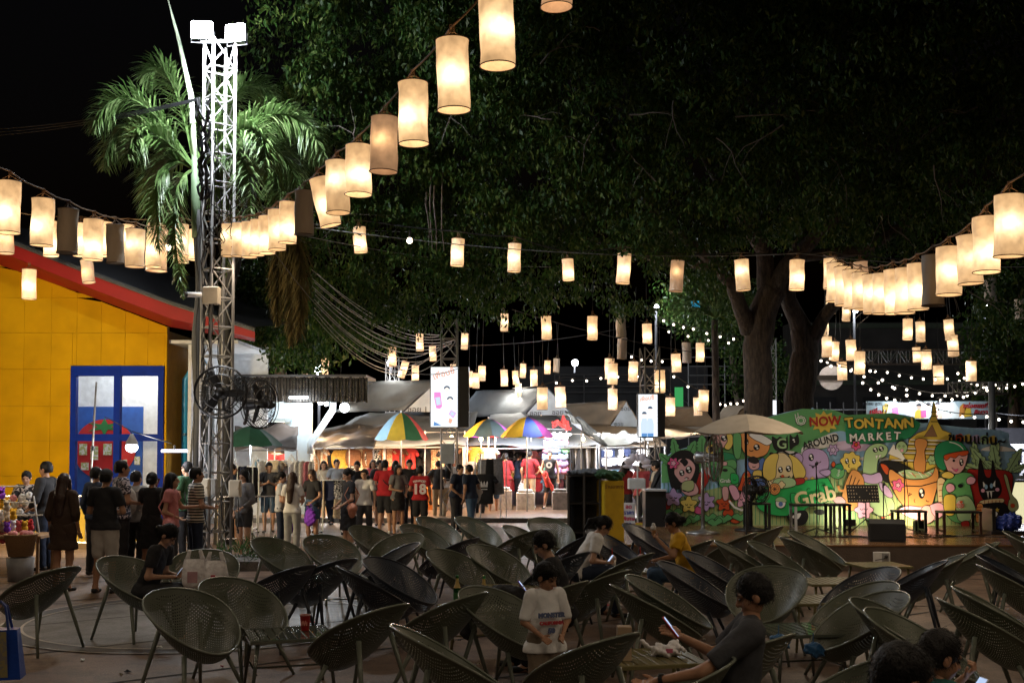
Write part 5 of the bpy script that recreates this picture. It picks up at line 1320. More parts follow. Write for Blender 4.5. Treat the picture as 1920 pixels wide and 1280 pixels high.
# second trunk leaning left, right of the first
t2b = Vector((X(1505,28.5), 28.5, 0)); t2 = thing('leaning_tree', 'second thick leaning trunk directly right of the main tree trunk', 'tree', t2b); lo2 = lambda p: p-t2b
q = MB(); limb(q, [(0,0,-.05),(-.02,0,.8),lo2(P(1497,740,28.5)),lo2(P(1512,660,28.5)),lo2(P(1500,610,28.3)),lo2(P(1478,560,28)),lo2(P(1470,500,27.9)),lo2(P(1520,420,27.6))], [.55,.42,.36,.34,.26,.2,.16,.08], 14); q.build('trunk', bark, t2, True)
q = MB(); limb(q, [lo2(P(1518,640,28.4)),lo2(P(1550,590,28)),lo2(P(1590,540,27.5)),lo2(P(1640,470,27))], [.2,.16,.12,.06], 10); q.build('limb', bark, t2, True)
cc = [np.array(P(px, py, d))[None,:]+g.normal(size=(30,3))*np.array([.6,.7,.35]) for px, py, d in ((1560,440,27.5),(1650,455,27),(1500,410,27.6))]
V, F = leaves(np.concatenate(cc), 40, .42, .15, .06, .6, 5); o = inst(np_mesh('crown', V-np.array(t2b)[None,:], F, leafm), 'crown', t2); o['kind'] = 'stuff'
# thin tree behind the left tents with hanging leaves, and dark tree line behind the market
for i, (lab, bx_, d, pts) in enumerate((
 ('dim bushy tree behind the pale tower and porch roof', 540, 34, [(500,560,34,1.6,1.6),(580,640,33,1.3,.9),(470,640,34,1.2,1.0)]),
 ('dark round tree behind the tents between the trunk and narrow screen', 1390, 46, [(1360,590,44,2.0,1.4),(1300,560,45,1.8,1.2),(1420,690,45,1.5,1.3)]),
 ('dark tree beside the far hall at right edge', 1900, 38, [(1895,640,38,1.6,2.2),(1925,560,38,1.5,1.5),(1880,700,38,1.2,1.3)]))):
 b_ = Vector((X(bx_, d), d, 0)); t = thing('dark_tree', lab, 'tree', b_)
 cc = []
 for (px, py, dd, rx, rz) in pts:
  n = int(30*rx*rx*rz); o = g.normal(size=(n,3)); o /= np.linalg.norm(o, axis=1)[:,None]; cc.append(np.array(P(px,py,dd))[None,:]+o*(g.random(n)**.4)[:,None]*np.array([rx,rx,rz]))
 V, F = leaves(np.concatenate(cc), 30, .5, .2, .08, .5, 20+i); o = inst(np_mesh('crown', V-np.array(b_)[None,:], F, leafm), 'crown', t); o['kind'] = 'stuff'
 q = MB(); top = P(pts[0][0], pts[0][1], d)-b_; limb(q, [(0,0,-.05), (.05,0,top.z*.4), top], [.3,.22,.1], 10); q.build('trunk', bark, t, True)
# ---- foxtail palms
frondm = leaf_mat('palm_green', (.045,.085,.022), (.08,.14,.04), (.18,.24,.10), .35); dryf = leaf_mat('dry_frond', (.06,.05,.02), (.11,.09,.035), (.16,.12,.05), .7)
palmtr = mat('palm_trunk', (.022,.021,.02), .85, bump=.6, bscale=12)
spearm = mat('palm_spear', (.55,.62,.45), .4)
def frond(parent, base, tip, up, n, ll, m, seed, spread=1.0, name='frond'):
 """rachis curved from base over up to tip, plumose leaflets all round"""
 rs = np.random.default_rng(seed); base, tip, up = Vector(base), Vector(tip), Vector(up)
 K = 24; pts = []
 for i in range(K+1):
  u = i/K; pts.append(base*(1-u)**2+up*2*u*(1-u)+tip*u*u)
 q = MB(); q.tube(pts, [.035*(1-.85*i/K) for i in range(K+1)], 5); nv = len(q.v)
 V = []; F = []
 for i in range(n):
  u = .14+.86*i/n; k = min(K-1, int(u*K)); f = u*K-k; p = pts[k].lerp(pts[k+1], f); t = (pts[k+1]-pts[k]).normalized()
  for s in range(4):
   ang = 2*PI*s/4+rs.uniform(-.5,.5); a = t.orthogonal().normalized(); b = t.cross(a)
   d = (a*math.cos(ang)+b*math.sin(ang))*spread+t*rs.uniform(.55,1.0); d.normalize(); L_ = ll*(math.sin(PI*min(1,max(.12,u*.9+.1)))**.5)*rs.uniform(.75,1.15)
   w = d.cross(Vector((0,0,1))); w = w.normalized()*.016 if w.length > .05 else Vector((.016,0,0))
   m1 = p+d*L_*.55+Vector((0,0,-.04*L_)); e = p+d*L_*.95+Vector((0,0,-.30*L_))
   j = len(V); V += [p-w*.6, p+w*.6, m1+w, m1-w, e]; F += [(j,j+1,j+2,j+3),(j+3,j+2,j+4,j+4)]
 q.use(m) ; 
 fs = [f if f[2] != f[3] else f[:3] for f in F]; q.add(V, fs)
 q.m = [0]*len(q.m); q.mats = []
 return q.build(name, m, parent)
PB = Vector((X(372,20.6), 20.6, 0)); palm = thing('foxtail_palm', 'tall foxtail palm with a smooth grey trunk and feathery lit crown behind the truss tower', 'palm tree', PB)
pl_ = lambda px, py, d: P(px, py, d)-PB
top = pl_(368,395,20.6)
q = MB(); H = top.z; pts = [(.0,0,0)]+[(.03*math.sin(i*.7),0,H*i/26) for i in range(1,27)]; q.tube(pts, [.22]+[.125+.004*(i%2)-.001*i for i in range(1,27)], 14); q.build('trunk', palmtr, palm, True)
q = MB(); q.tube([top+Vector((.03,0,-.5)), top+Vector((-.0,0,.3)), top+Vector((-.05,0,1.1))], [.105,.10,.05], 12); q.build('crown_shaft', mat('crown_shaft', (.10,.15,.08), .6), palm, True)
hub = top+Vector((-.03,0,.75))
q = MB(); q.tube([hub+Vector((.02,0,-.2)), pl_(358,180,20.6), pl_(335,75,20.5), pl_(311,-15,20.4)], [.06,.055,.035,.008], 8); q.build('spear_leaf', spearm, palm, True)
FR = [((170,250),(230,90),19.9),((195,320),(215,150),20.9),((265,150),(320,60),20.8),((240,300),(255,190),19.6),((300,470),(270,250),20.2),((270,400),(290,230),21.4),((610,300),(545,120),20.4),((560,400),(560,200),21.2),((520,190),(450,90),21.3),((500,330),(505,160),19.8),((470,420),(480,220),19.6),((440,160),(410,120),22),((345,560),(300,330),20.0),((420,520),(455,300),21.5)]
for i, (tp, up, d) in enumerate(FR): frond(palm, hub, pl_(*tp, d), pl_(*up, (d+20.6)/2), 78, .62 if i < 12 else .4, frondm, 30+i)
# right-hand palm with the big round crown behind the tower
P2 = Vector((X(422,23), 23, 0)); palm2 = thing('foxtail_palm', 'second palm right of the tower with shaggy brown frond hanging down', 'palm tree', P2)
p2 = lambda px, py, d: P(px, py, d)-P2
top = p2(480,330,23); q = MB(); q.tube([(0,0,0),(.0,0,1.5),(0.0,0,5.0),top], [.22,.16,.14,.12], 12); q.build('trunk', palmtr, palm2, True)
for i, (tp, up, d) in enumerate([((600,310),(560,190),22.6),((590,250),(520,160),22),((560,370),(570,240),23.4),((430,250),(440,190),23.6),((520,420),(540,300),22.2),((400,400),(420,260),23.8)]): frond(palm2, top, p2(*tp, d), p2(*up, d), 78, .62, frondm, 60+i)
for i, (tp, up, d) in enumerate([((545,650),(550,420),22.8),((560,640),(575,420),22.5),((520,610),(520,420),23)]): frond(palm2, p2(540,440,22.9), p2(*tp, d), p2(*up, d), 80, .55, dryf, 70+i, .55, 'dead_frond')
# third palm at the far centre, faint
P3 = Vector((X(1345,36), 36, 0)); palm3 = thing('fan_palm', 'faint fan palm behind the canopy left of the tree trunk', 'palm tree', P3); p3 = lambda px, py: P(px, py, 36)-P3
q = MB(); q.tube([(0,0,0), p3(1340,600)], [.14,.10], 10); q.build('trunk', bark, palm3, True)
for i in range(11):
 a = PI*i/10; c = p3(1340,595); e = c+Vector((math.cos(a)*1.6, .3*math.sin(i), math.sin(a)*1.1+.1)); frond(palm3, c, e, (c+e)/2+Vector((0,0,.3)), 26, .5, frondm, 90+i, .5)
# shrub and small planter bed at the foot of the tower
q = MB(); 
t = thing('shrub', 'low dark shrub in stone kerb bed at the foot of the truss tower', 'shrub', (X(478,18.6), 18.6, 0)); q.rbox((0,0,.09), (1.5,.9,.18), .03); q.build('planter_kerb', gm2, t)
V, F = leaves(g.normal(size=(26,3))*np.array([.33,.2,.07])+np.array([0,0,.26]), 24, .12, .12, .02, -.6, 8); o = inst(np_mesh('foliage', V, F, leaf_mat('shrub_green', (.03,.07,.02), (.05,.12,.03), (.08,.15,.05))), 'foliage', t); o['kind'] = 'stuff'
q = MB(); 
for k in range(12): q.tube([(rs.uniform(-.4,.4), rs.uniform(-.2,.2), .1), (rs.uniform(-.5,.5), rs.uniform(-.25,.25), .45)], .006, 4)
q.build('stem', bark, t)
# ================================================================== CHAIRS AND TABLES
def perforated(name, col, rough=.38):
 m = bpy.data.materials.new(name); m.use_nodes = True; MATS[name] = m; nt = m.node_tree; b = nt.nodes['Principled BSDF']; N = nt.nodes.new; L = nt.links.new
 b.inputs['Roughness'].default_value = rough
 tc = N('ShaderNodeTexCoord'); n = N('ShaderNodeTexNoise'); n.inputs['Scale'].default_value = 4; n.inputs['Detail'].default_value = 4; L(tc.outputs['Object'], n.inputs['Vector'])
 r = N('ShaderNodeValToRGB'); r.color_ramp.elements[0].color = (*[c*.75 for c in col],1); r.color_ramp.elements[1].color = (*[c*1.3 for c in col],1); L(n.outputs[0], r.inputs[0])
 oi = N('ShaderNodeObjectInfo'); hv = N('ShaderNodeHueSaturation'); L(r.outputs[0], hv.inputs['Color']); mr = N('ShaderNodeMapRange'); mr.inputs[3].default_value = .75; mr.inputs[4].default_value = 1.25; L(oi.outputs['Random'], mr.inputs[0]); L(mr.outputs[0], hv.inputs['Value'])
 vo = N('ShaderNodeTexVoronoi'); vo.inputs['Scale'].default_value = 22; L(tc.outputs['Object'], vo.inputs['Vector']); sp = N('ShaderNodeMath'); sp.operation = 'LESS_THAN'; L(vo.outputs['Distance'], sp.inputs[0]); sp.inputs[1].default_value = .055
 mxs = N('ShaderNodeMix'); mxs.data_type = 'RGBA'; L(sp.outputs[0], mxs.inputs[0]); L(hv.outputs[0], mxs.inputs[6]); mxs.inputs[7].default_value = (.5,.48,.42,1); L(mxs.outputs[2], b.inputs['Base Color'])
 rr = N('ShaderNodeMapRange'); rr.inputs[3].default_value = rough-.08; rr.inputs[4].default_value = rough+.2; L(n.outputs[0], rr.inputs[0]); L(rr.outputs[0], b.inputs['Roughness'])
 # punched round holes laid out in staggered rows on the shell (UV = metres along the shell)
 sx = N('ShaderNodeSeparateXYZ'); L(tc.outputs['UV'], sx.inputs[0])
 def M(op, a, bb=None, c=None):
  q = N('ShaderNodeMath'); q.operation = op
  for i, v in enumerate((a, bb, c)):
   if v is None: continue
   if isinstance(v, (int, float)): q.inputs[i].default_value = v
   else: L(v, q.inputs[i])
  return q.outputs[0]
 u = M('MULTIPLY', sx.outputs[0], 52.); v = M('MULTIPLY', sx.outputs[1], 60.)
 row = M('FLOOR', v); odd = M('MODULO', row, 2.); u2 = M('ADD', u, M('MULTIPLY', odd, .5))
 fu = M('SUBTRACT', M('FRACT', u2), .5); fv = M('SUBTRACT', M('FRACT', v), .5)
 d2 = M('ADD', M('MULTIPLY', fu, fu), M('MULTIPLY', fv, fv)); hole = M('LESS_THAN', d2, .036)
 # plain margin near the rim, stored in UV space as distance from centre
 cu = M('SUBTRACT', sx.outputs[0], 1.0); cv = M('SUBTRACT', sx.outputs[1], 1.0)
 rad = M('SQRT', M('ADD', M('MULTIPLY', M('MULTIPLY', cu, cu), 1/(.36*.36)), M('MULTIPLY', M('MULTIPLY', cv, cv), 1/(.43*.43))))
 inside = M('LESS_THAN', rad, .97); hole = M('MULTIPLY', hole, inside)
 tr = N('ShaderNodeBsdfTransparent'); mx = N('ShaderNodeMixShader'); L(hole, mx.inputs[0]); L(b.outputs[0], mx.inputs[1]); L(tr.outputs[0], mx.inputs[2]); L(mx.outputs[0], nt.nodes['Material Output'].inputs[0])
 return m
OLV = perforated('chair_olive', (.078,.088,.060)); NVY = perforated('chair_navy', (.030,.038,.056), .34)
OLR = mat('chair_rim_olive', (.17,.19,.15), .22); NVR = mat('chair_rim_navy', (.03,.036,.05), .3)
TH = R(30); HW, HL = .375, .445
def shell_pt(r, a):
 """r 0..1, a angle; egg plan; local rim plane then tilted.  +Y is the low front"""
 e = 1 - .10*math.sin(a)          # narrower at the back top
 x = HW*r*math.cos(a)*e; y = HL*r*math.sin(a)
 z = -.30*(1-r**2.3) - .02*math.sin(a)*r*(1-r)
 z += .035*(math.cos(a)**2)*r**3 - .02*r**3        # rim curls up a little at the sides
 # tilt: front low
 c, s = math.cos(TH), math.sin(TH)
 return Vector((x, y*c - z*.12, .625 - y*s + z*.92))
def chair_meshes(m, mr, tag_):
 NR, NA = 12, 36; vs = [shell_pt(0, 0)]; uv = [(1,1)]
 for i in range(1, NR+1):
  for k in range(NA):
   a = 2*PI*k/NA; vs.append(shell_pt(i/NR, a)); uv.append((1+HW*i/NR*math.cos(a), 1+HL*i/NR*math.sin(a)))
 fs = [(0, 1+k, 1+(k+1)%NA) for k in range(NA)] + [(1+(i-1)*NA+k, 1+i*NA+k, 1+i*NA+(k+1)%NA, 1+(i-1)*NA+(k+1)%NA) for i in range(1, NR) for k in range(NA)]
 q = MB(); q.add(vs, fs); me = q.mesh('shell', m, True)
 ul = me.uv_layers.new(name='UVMap'); uvf = []
 for l in me.loops: uvf += list(uv[l.vertex_index])
 ul.data.foreach_set('uv', uvf)
 q = MB(); q.tube([shell_pt(1.0, 2*PI*k/44) for k in range(44)], .0095, 6, closed=True); rim = q.mesh('rim', mr, True)
 legs = []
 for (sx, sy) in ((1,1),(-1,1),(1,-1),(-1,-1)):
  a = Vector((sx*.19, .14 if sy > 0 else -.17, .365 if sy > 0 else .575)); b = Vector((sx*.30, .30 if sy > 0 else -.31, 0))
  q = MB(); q.tube([a, a.lerp(b, .5), b], [.021,.017,.013], 8); legs.append(q.mesh('leg', mr, True))
 q = MB(); pts = [(.19,.14,.345),(.15,.02,.325),(.19,-.17,.415),(0,-.20,.41),(-.19,-.17,.415),(-.15,.02,.325),(-.19,.14,.345),(0,.17,.30)]
 q.tube(pts, .014, 6, closed=True); seat = q.mesh('leg_ring', mr, True)
 return me, rim, legs, seat
CMS = {'o': chair_meshes(OLV, OLR, 'o'), 'n': chair_meshes(NVY, NVR, 'n')}
CHAIRS = {}
def chair(px, py, face, c, label, d=None, up=0.):
 """face: compass of the open front, 0 right, 90 away, -90 to the camera"""
 if d is None: d = (CAMH-.62-up)*FPX/(py-830)
 x = X(px, d); t = thing('shell_chair', label, 'chair', (x, d, up), R(face-90), 'perforated shell chairs on the plaza')
 sh_, rim, legs, seat = CMS[c]
 inst(sh_, 'shell', t); inst(rim, 'rim', t); 
 for l in legs: inst(l, 'leg', t)
 CHAIRS[(px,py)] = t; return t
O, Nn = 'o', 'n'
olive = 'olive perforated shell chair '; navy = 'dark navy perforated shell chair '
CL = [
(75,1098,158,O,olive+'at far left seen from behind, nearest the left edge'),
(258,1082,-28,O,olive+'in which the girl in black with a phone sits'),
(385,1070,-75,O,olive+'behind the white plastic bags'),
(367,1157,-38,O,olive+'large and open to us, front row left of the red cup'),
(462,1131,-34,O,olive+'holding the white plastic bags on its edge'),
(520,1094,152,Nn,navy+'seen from behind above the red cup, left of a pair'),
(600,1080,150,Nn,navy+'seen from behind above the red cup, right of a pair'),
(532,1040,-32,O,olive+'beside the shrub at the foot of the tower'),
(627,1035,-48,O,olive+'rear left, directly under the woman in black dress'),
(706,1013,-35,O,olive+'under the man in red with the shoulder strap'),
(740,1031,-125,O,olive+'with rounded rim turned left toward us, mid rear'),
(728,1050,-165,Nn,navy+'tucked inside the round rimmed olive one, mid rear'),
(800,1010,-32,O,olive+'in rear row below the number 18 jersey'),
(826,993,-30,O,olive+'last row right of the number 18 jersey'),
(898,993,-32,O,olive+'last row beneath the tote bag man'),
(842,1036,155,Nn,navy+'rear row turned away, under the leaning man in navy tee'),
(752,1083,-22,Nn,navy+'long and open toward us left of the green bottles'),
(705,1098,18,Nn,navy+'turned away just left of the long open navy one'),
(866,1066,-30,O,olive+'behind the two green bottles'),
(938,1056,-33,O,olive+'behind the man with the phone, open toward lower right'),
(826,1152,150,O,olive+'turned away between the table of bottles and front row'),
(672,1176,148,O,olive+'front row, back turned, right of the red cup'),
(842,1226,14,O,olive+'closest at bottom centre left, seen steeply from its side'),
(950,1152,-34,O,olive+'with a dark jacket draped, left of the small boy'),
(1085,1234,138,O,olive+'large front one covering the small boy up to his chest'),
(1246,1296,160,O,olive+'cropped by the bottom edge near the sitting man'),
(1228,1140,8,O,olive+'seen from outside behind the carton box'),
(1252,1122,-14,O,olive+'open one just behind the outside-facing one in centre'),
(1304,1092,-17,Nn,navy+'left one of the two open navy ones at centre right'),
(1345,1070,-19,Nn,navy+'right one of the two open navy ones at centre right'),
(1432,1108,-118,O,olive+'rounded one facing us behind the man in grey tee'),
(1372,1237,140,O,olive+'big front one in which the man in grey tee sits'),
(1606,1104,190,Nn,navy+'long thin one stacked over the two olive ones at right'),
(1594,1136,190,O,olive+'upper of the two parallel leaning ones at right'),
(1606,1158,190,O,olive+'lower of the two parallel leaning ones at right'),
(1738,1072,160,O,olive+'seen from outside right of the small table near the stage'),
(1700,1085,158,Nn,navy+'half hidden between the long thin one and outside-facing olive'),
(1808,1046,158,O,olive+'seen from outside near the stage corner right of the socket'),
(1688,1176,-25,O,olive+'pale rimmed, behind the cropped man’s head'),
(1722,1200,-28,O,olive+'small pale rim showing behind the boy in teal'),
(1850,1172,-4,O,olive+'large outside-facing one right of the boy in teal'),
(1872,1148,-14,O,olive+'open one just behind the large outside-facing one at right'),
(1900,1078,-22,Nn,navy+'near right edge, middle of a row of three'),
(1905,1098,-10,O,olive+'near right edge, front of a row of three'),
(1910,1052,-20,O,olive+'near right edge, rear of a row of three'),
(1935,1025,-25,O,olive+'cut by the right edge near the blue bag'),
(1462,1048,-22,O,olive+'open one left of the small table near the stage'),
(1530,1024,-25,O,olive+'highest open one before the stage speaker'),
(1518,1036,8,O,olive+'outside-facing one before the stage speaker'),
(1398,1046,-12,O,olive+'rear one between the yellow tee woman and small table'),
(1278,1040,150,O,olive+'in which the woman in yellow tee sits'),
(1364,1024,150,O,olive+'rear one behind the yellow tee woman'),
(1418,1010,150,O,olive+'farthest one before the stage steps, turned away'),
(1215,1008,-24,Nn,navy+'rear one left of the ice cream'),
(1150,1022,-22,Nn,navy+'large rear one behind the woman in white tee'),
(1160,1068,150,O,olive+'turned away beside the iced drinks'),
(1106,1104,148,O,olive+'turned away behind the small boy'),
(1020,1128,150,O,olive+'turned away left behind the small boy'),
(1035,996,-60,O,olive+'rearmost one below the black shelf'),
(992,1012,-20,O,olive+'rear one left of the woman in white tee'),
(965,1018,150,O,olive+'turned away in rear row before the woman in white tee'),
(1040,1066,150,Nn,navy+'in which the man with the blue phone sits'),
(1085,1020,150,Nn,navy+'under the woman in white tee'),
(1790,1300,-20,O,olive+'under the boy in teal at bottom right'),
(1560,1300,170,O,olive+'cropped by the bottom edge below the two parallel ones'),
]
for e in CL: chair(*e)

# ---- low slatted tables
slat_o = mat('table_olive', (.16,.14,.06), .3, var=.2, vscale=8); slat_g = mat('table_grey', (.09,.10,.08), .07, var=.15, vscale=8, spec=.9, coat=.6)
def table(px, py, rz, label, m=slat_o, sz=.62, top=.47, d=None):
 if d is None: d = (CAMH-top)*FPX/(py-830)
 t = thing('slatted_table', label, 'table', (X(px, d), d, 0), R(rz), 'low slatted tables'); n = 9; w = sz/n
 q = MB(); q.rbox((0,0,0), (w-.012, sz-.06, .016), .004); sm_ = q.mesh('slat', m)
 for i in range(n): inst(sm_, 'slat', t, (-sz/2+w*(i+.5), 0, top-.010))
 q = MB()
 for a in (-1, 1): q.rbox((0, a*(sz/2-.015), top-.014), (sz, .03, .028), .006); q.rbox((a*(sz/2+.0), 0, top-.014), (.026, sz, .0275), .006)
 q.build('frame', m, t)
 for (a, b) in ((1,1),(-1,1),(1,-1),(-1,-1)):
  q = MB(); q.tube([(a*(sz/2-.05), b*(sz/2-.05), top-.03), (a*(sz/2-.0), b*(sz/2-.0), 0)], [.018,.013], 8); q.build('leg', m, t, True)
 q = MB(); q.tube([(-sz/2+.04,0,.2),(sz/2-.04,0,.2)], .008, 5); q.tube([(-sz/2+.04,-sz/2+.03,.2),(-sz/2+.04,sz/2-.03,.2)], .008, 5); q.tube([(sz/2-.04,-sz/2+.03,.2),(sz/2-.04,sz/2-.03,.2)], .008, 5); q.build('stretcher', m, t)
 return t
T1 = table(545,1183,18,'glossy slatted table reflecting white light under the red cup', slat_g, .66)
T2 = table(1645,1056,8,'olive slatted table nearest the stage riser and socket')
T3 = table(1553,1086,6,'olive slatted table in the middle of the right hand row')
T4 = table(1520,1120,10,'olive slatted table right of the rounded chair')
T5 = table(1490,1175,12,'dark olive slatted table at right of the man in grey tee', slat_g)
T6 = table(1168,1066,5,'slatted table with two iced drinks between the two women')
T7 = table(893,1135,14,'slatted table carrying two green beer bottles')
T8 = table(972,1098,10,'olive slatted table behind the small boy')
T9 = table(1216,1226,12,'slatted table with carton and crumpled white bag at the sitting man’s knees', slat_o, .66)
T10 = table(634,1078,16,'slatted table with white top glare among navy chairs', slat_g)
def on(t, x, y, z=.47):
 p = t.matrix_basis @ Vector((x, y, z)); return p
# things on the tables
cupm = mat('cup_red', (.45,.02,.015), .45)
t = thing('paper_cup', 'red printed paper cup on the glossy slatted table', 'cup', on(T1, .14, .08))
q = MB(); q.lathe([(.030,0),(.033,.002),(.044,.128),(.046,.13),(.042,.127),(.03,.01)], 18); q.build('body', cupm, t, True)
q = MB(); q.tube([(.0455*math.cos(a), .0455*math.sin(a), .130) for a in np.linspace(0, 2*PI, 18, endpoint=False)], .003, 5, closed=True); q.build('lip', mat('cup_lip', (.6,.5,.45), .5), t)
q = MB()
for k in range(5):
 a = -PI/2-.5+.25*k; q.box((.0405*math.cos(a), .0405*math.sin(a), .06+.012*(k%2)), (.002,.012,.03), a)
q.build('print', mat('cup_print', (.7,.25,.2), .5), t)
glassg = mat('bottle_green', (.01,.10,.02), .08, trans=.6, spec=.7, var=0)
for i, (x, y, lab) in enumerate(((-.16,.12,'left green glass beer bottle with gold neck label on the table'),(.08,.02,'right green glass beer bottle with gold neck label beside the blue lid'))):
 t = thing('beer_bottle', lab, 'bottle', on(T7, x, y), 0, 'green beer bottles')
 q = MB(); q.lathe([(.001,0),(.034,.0),(.036,.01),(.036,.15),(.033,.175),(.018,.215),(.014,.235),(.013,.275),(.0145,.278),(.0145,.288),(.001,.288)], 18, cap=False); q.build('glass', glassg, t, True)
 q = MB(); q.lathe([(.0345,.172),(.0195,.215),(.0152,.236),(.0145,.262)], 18, cap=False); q.build('neck_label', mat('label_gold', (.55,.38,.12), .4), t, True)
 q = MB(); q.lathe([(.0366,.05),(.0366,.13)], 18, cap=False); q.build('body_label', mat('label_green', (.04,.16,.05), .5), t, True)
 q = MB(); q.lathe([(.001,.292),(.0155,.292),(.0155,.278)], 12, cap=False); q.build('cap', mat('cap_green', (.05,.25,.08), .4), t)
t = thing('blue_tub', 'small blue plastic tub between the two green bottles', 'tub', on(T7, -.03, .2)); q = MB(); q.lathe([(.05,0),(.06,.06),(.065,.065),(.06,.07),(.001,.072)], 16); q.build('tub', mat('tub_blue', (.03,.18,.35), .4), t, True); q = MB(); q.lathe([(.067,.066),(.067,.074),(.001,.076)], 16); q.build('lid', mat('lid_blue', (.05,.25,.45), .4), t, True)
for i, (x, y) in enumerate(((-.14,-.05),(.24,.1))):
 t = thing('iced_drink', ['clear cup of iced drink with red straw in front of the woman in white','clear cup of iced drink with red straw right beside the table edge'][i], 'drink', on(T6, x, y), 0, 'iced drinks with red straws')
 q = MB(); q.lathe([(.001,0),(.03,0),(.042,.13),(.001,.13)], 16, cap=False); q.build('cup', mat('drink_milky', (.55,.5,.45), .25, var=.3, vscale=30), t, True)
 q = MB(); q.lathe([(.043,.13),(.045,.135),(.038,.165),(.018,.182),(.001,.183)], 16, cap=False); q.build('dome_lid', mat('lid_clear', (.55,.4,.4), .15, spec=.7), t, True)
 q = MB(); q.tube([(0,0,.05),(-.01,0,.27)], .006, 6); q.build('straw', mat('straw_red', (.55,.03,.02), .4), t)
t = thing('carton_box', 'plain beige carton standing on the table beside the boy’s chair', 'box', on(T9, -.22, -.08)); q = MB(); q.rbox((0,0,.12), (.10,.10,.24), .004); q.build('carton', mat('carton_beige', (.42,.30,.19), .8), t)
t = thing('white_wrapper', 'crumpled white plastic bag with pink print on the table', 'bag', on(T9, .12, .0))
so = sdf_obj('bag', [sdf([ell((0,0,.04),(.12,.08,.045)), ell((.08,.03,.06),(.05,.05,.05)), cap((-.1,.02,.05),(-.17,0,.11),.018,.012)], .01, .03, .014, 45)], mat('plastic_white', (.8,.78,.8), .4, var=.1), t)
q = MB(); q.box((.02,-.085,.05), (.05,.004,.03)); q.build('print', mat('print_rose', (.5,.12,.2), .5), t)
# carrier bags on the chair edge
for i, (dx, s, lab) in enumerate(((0,1.0,'left white plastic carrier bag with pink contents by the seated girl'),(.19,.95,'right white plastic carrier bag with red item by the seated girl'))):
 d_ = 10.6; p = Vector((X(368,d_)+dx, d_, P(960,1100,d_).z)); t = thing('carrier_bag', lab, 'plastic bag', p, 0, 'white carrier bags on the chair'); 
 q = MB(); vs = []; n = 20; K = [(0,.10,.07),(.03,.115,.085),(.10,.12,.085),(.18,.11,.07),(.23,.10,.045),(.26,.095,.02)]
 for z_, a_, b_ in K:
  for k in range(n):
   w = 2*PI*k/n; f = 1+.10*mnoise.noise(Vector((math.cos(w)*2.5+i*9, math.sin(w)*2.5, z_*22))); vs.append((a_*f*math.cos(w), b_*f*math.sin(w), z_*s))
 q.add(vs, [(j_*n+k, j_*n+(k+1)%n, (j_+1)*n+(k+1)%n, (j_+1)*n+k) for j_ in range(len(K)-1) for k in range(n)]+[tuple(reversed(range(n)))])
 for sd in (-1, 1):
  for y_ in (-.012, .012): q.sheet((sd*.095,y_,.25*s), (sd*.05,y_,.25*s), (sd*.035,y_*.5,.34*s), (sd*.062,y_*.5,.345*s), 3, 5, 0, .01, .002, sd*3+i)
 q.build('bag', mat('plastic_thin', (.88,.85,.87), .3, var=.15, vscale=14, bump=1, bscale=22), t, True)
 q = MB(); q.box((.0,-.082,.10), (.09-.05*i,.012,.10-.06*i), .0); q.build('contents', mat(['contents_pink','contents_red'][i], [(.6,.35,.38),(.6,.05,.09)][i], .6), t)
# jacket draped over a chair, item on ground
t = thing('black_jacket', 'black jacket draped over the chair left of the small boy', 'jacket', (X(925,10.0), 10.0, .62))
sdf_obj('cloth', [sdf([cap((-.22,0,.10),(.20,.05,.06),.07,.08), cap((-.15,-.02,.08),(-.22,.0,-.25),.07,.06), ell((.1,0,.1),(.13,.1,.07))], .014, .05, .012, 30)], mat('jacket_black', (.012,.012,.014), .8), t)
t = thing('folded_packet', 'red and white packet lying on the ground under the chairs', 'packet', G(1150,1140,0)); q = MB(); q.rbox((0,0,.02), (.30,.12,.04), .008, .3); q.build('packet', mat('packet_white', (.55,.5,.5), .5), t); q = MB(); q.rbox((-.06,-.0,.042), (.14,.118,.006), .003, .3); q.build('print', cupm, t)
for i, (px, py) in enumerate(((1460,1200),(1525,1215))):
 t = thing('blue_bag_scrap', ['crumpled blue plastic bag under the table edge, left one','crumpled blue plastic bag hanging under the parallel chairs, right one'][i], 'bag', P(px, py, 8.9)); sdf_obj('bag', [sdf([ell((0,0,0),(.07,.05,.05)), ell((.04,0,-.03),(.05,.05,.04))], .01, .03, .01, 50)], mat('plastic_blue', (.03,.12,.28), .35), t)
 q = MB(); q.tube([(0,0,.02),(0,0,.12)], .004, 4); q.build('tie', MATS['plastic_blue'], t)
# ================================================================== CARTOON MURAL BOARD
MD = 22.3
def col(name, c): return mat('paint_'+name, tuple(v**.7 if v > .02 else v for v in c), .55, var=.06, vscale=3)
PC = {'green':(.05,.26,.06),'dkgreen':(.02,.13,.04),'lime':(.30,.45,.08),'sky':(.16,.36,.62),'yellow':(.66,.44,.05),'cream':(.68,.5,.22),'purple':(.36,.22,.50),'lilac':(.5,.36,.6),'pink':(.70,.28,.42),'hot':(.60,.04,.16),'red':(.50,.03,.02),'maroon':(.25,.02,.015),'orange':(.70,.20,.035),'dorange':(.55,.17,.03),'black':(.006,.006,.008),'white':(.72,.72,.70),'skin':(.60,.27,.28),'olive':(.30,.36,.13),'brown':(.16,.07,.03),'blue':(.04,.10,.40),'gold':(.62,.40,.03),'lgreen':(.25,.45,.18),'stripe':(.24,.34,.10),'wood':(.16,.09,.05),'vgreen':(.02,.30,.04),'grey':(.3,.3,.33)}
for k, v in PC.items(): col(k, v)
mbase = Vector((X(1578, MD), MD, STZ))
mural = thing('cartoon_mural', 'wide painted cut-out board of colourful cartoon characters with TONTANN MARKET lettering', 'mural', mbase)
def mxz(px, py): p = P(px, py, MD); return (p.x-mbase.x, p.z-mbase.z)
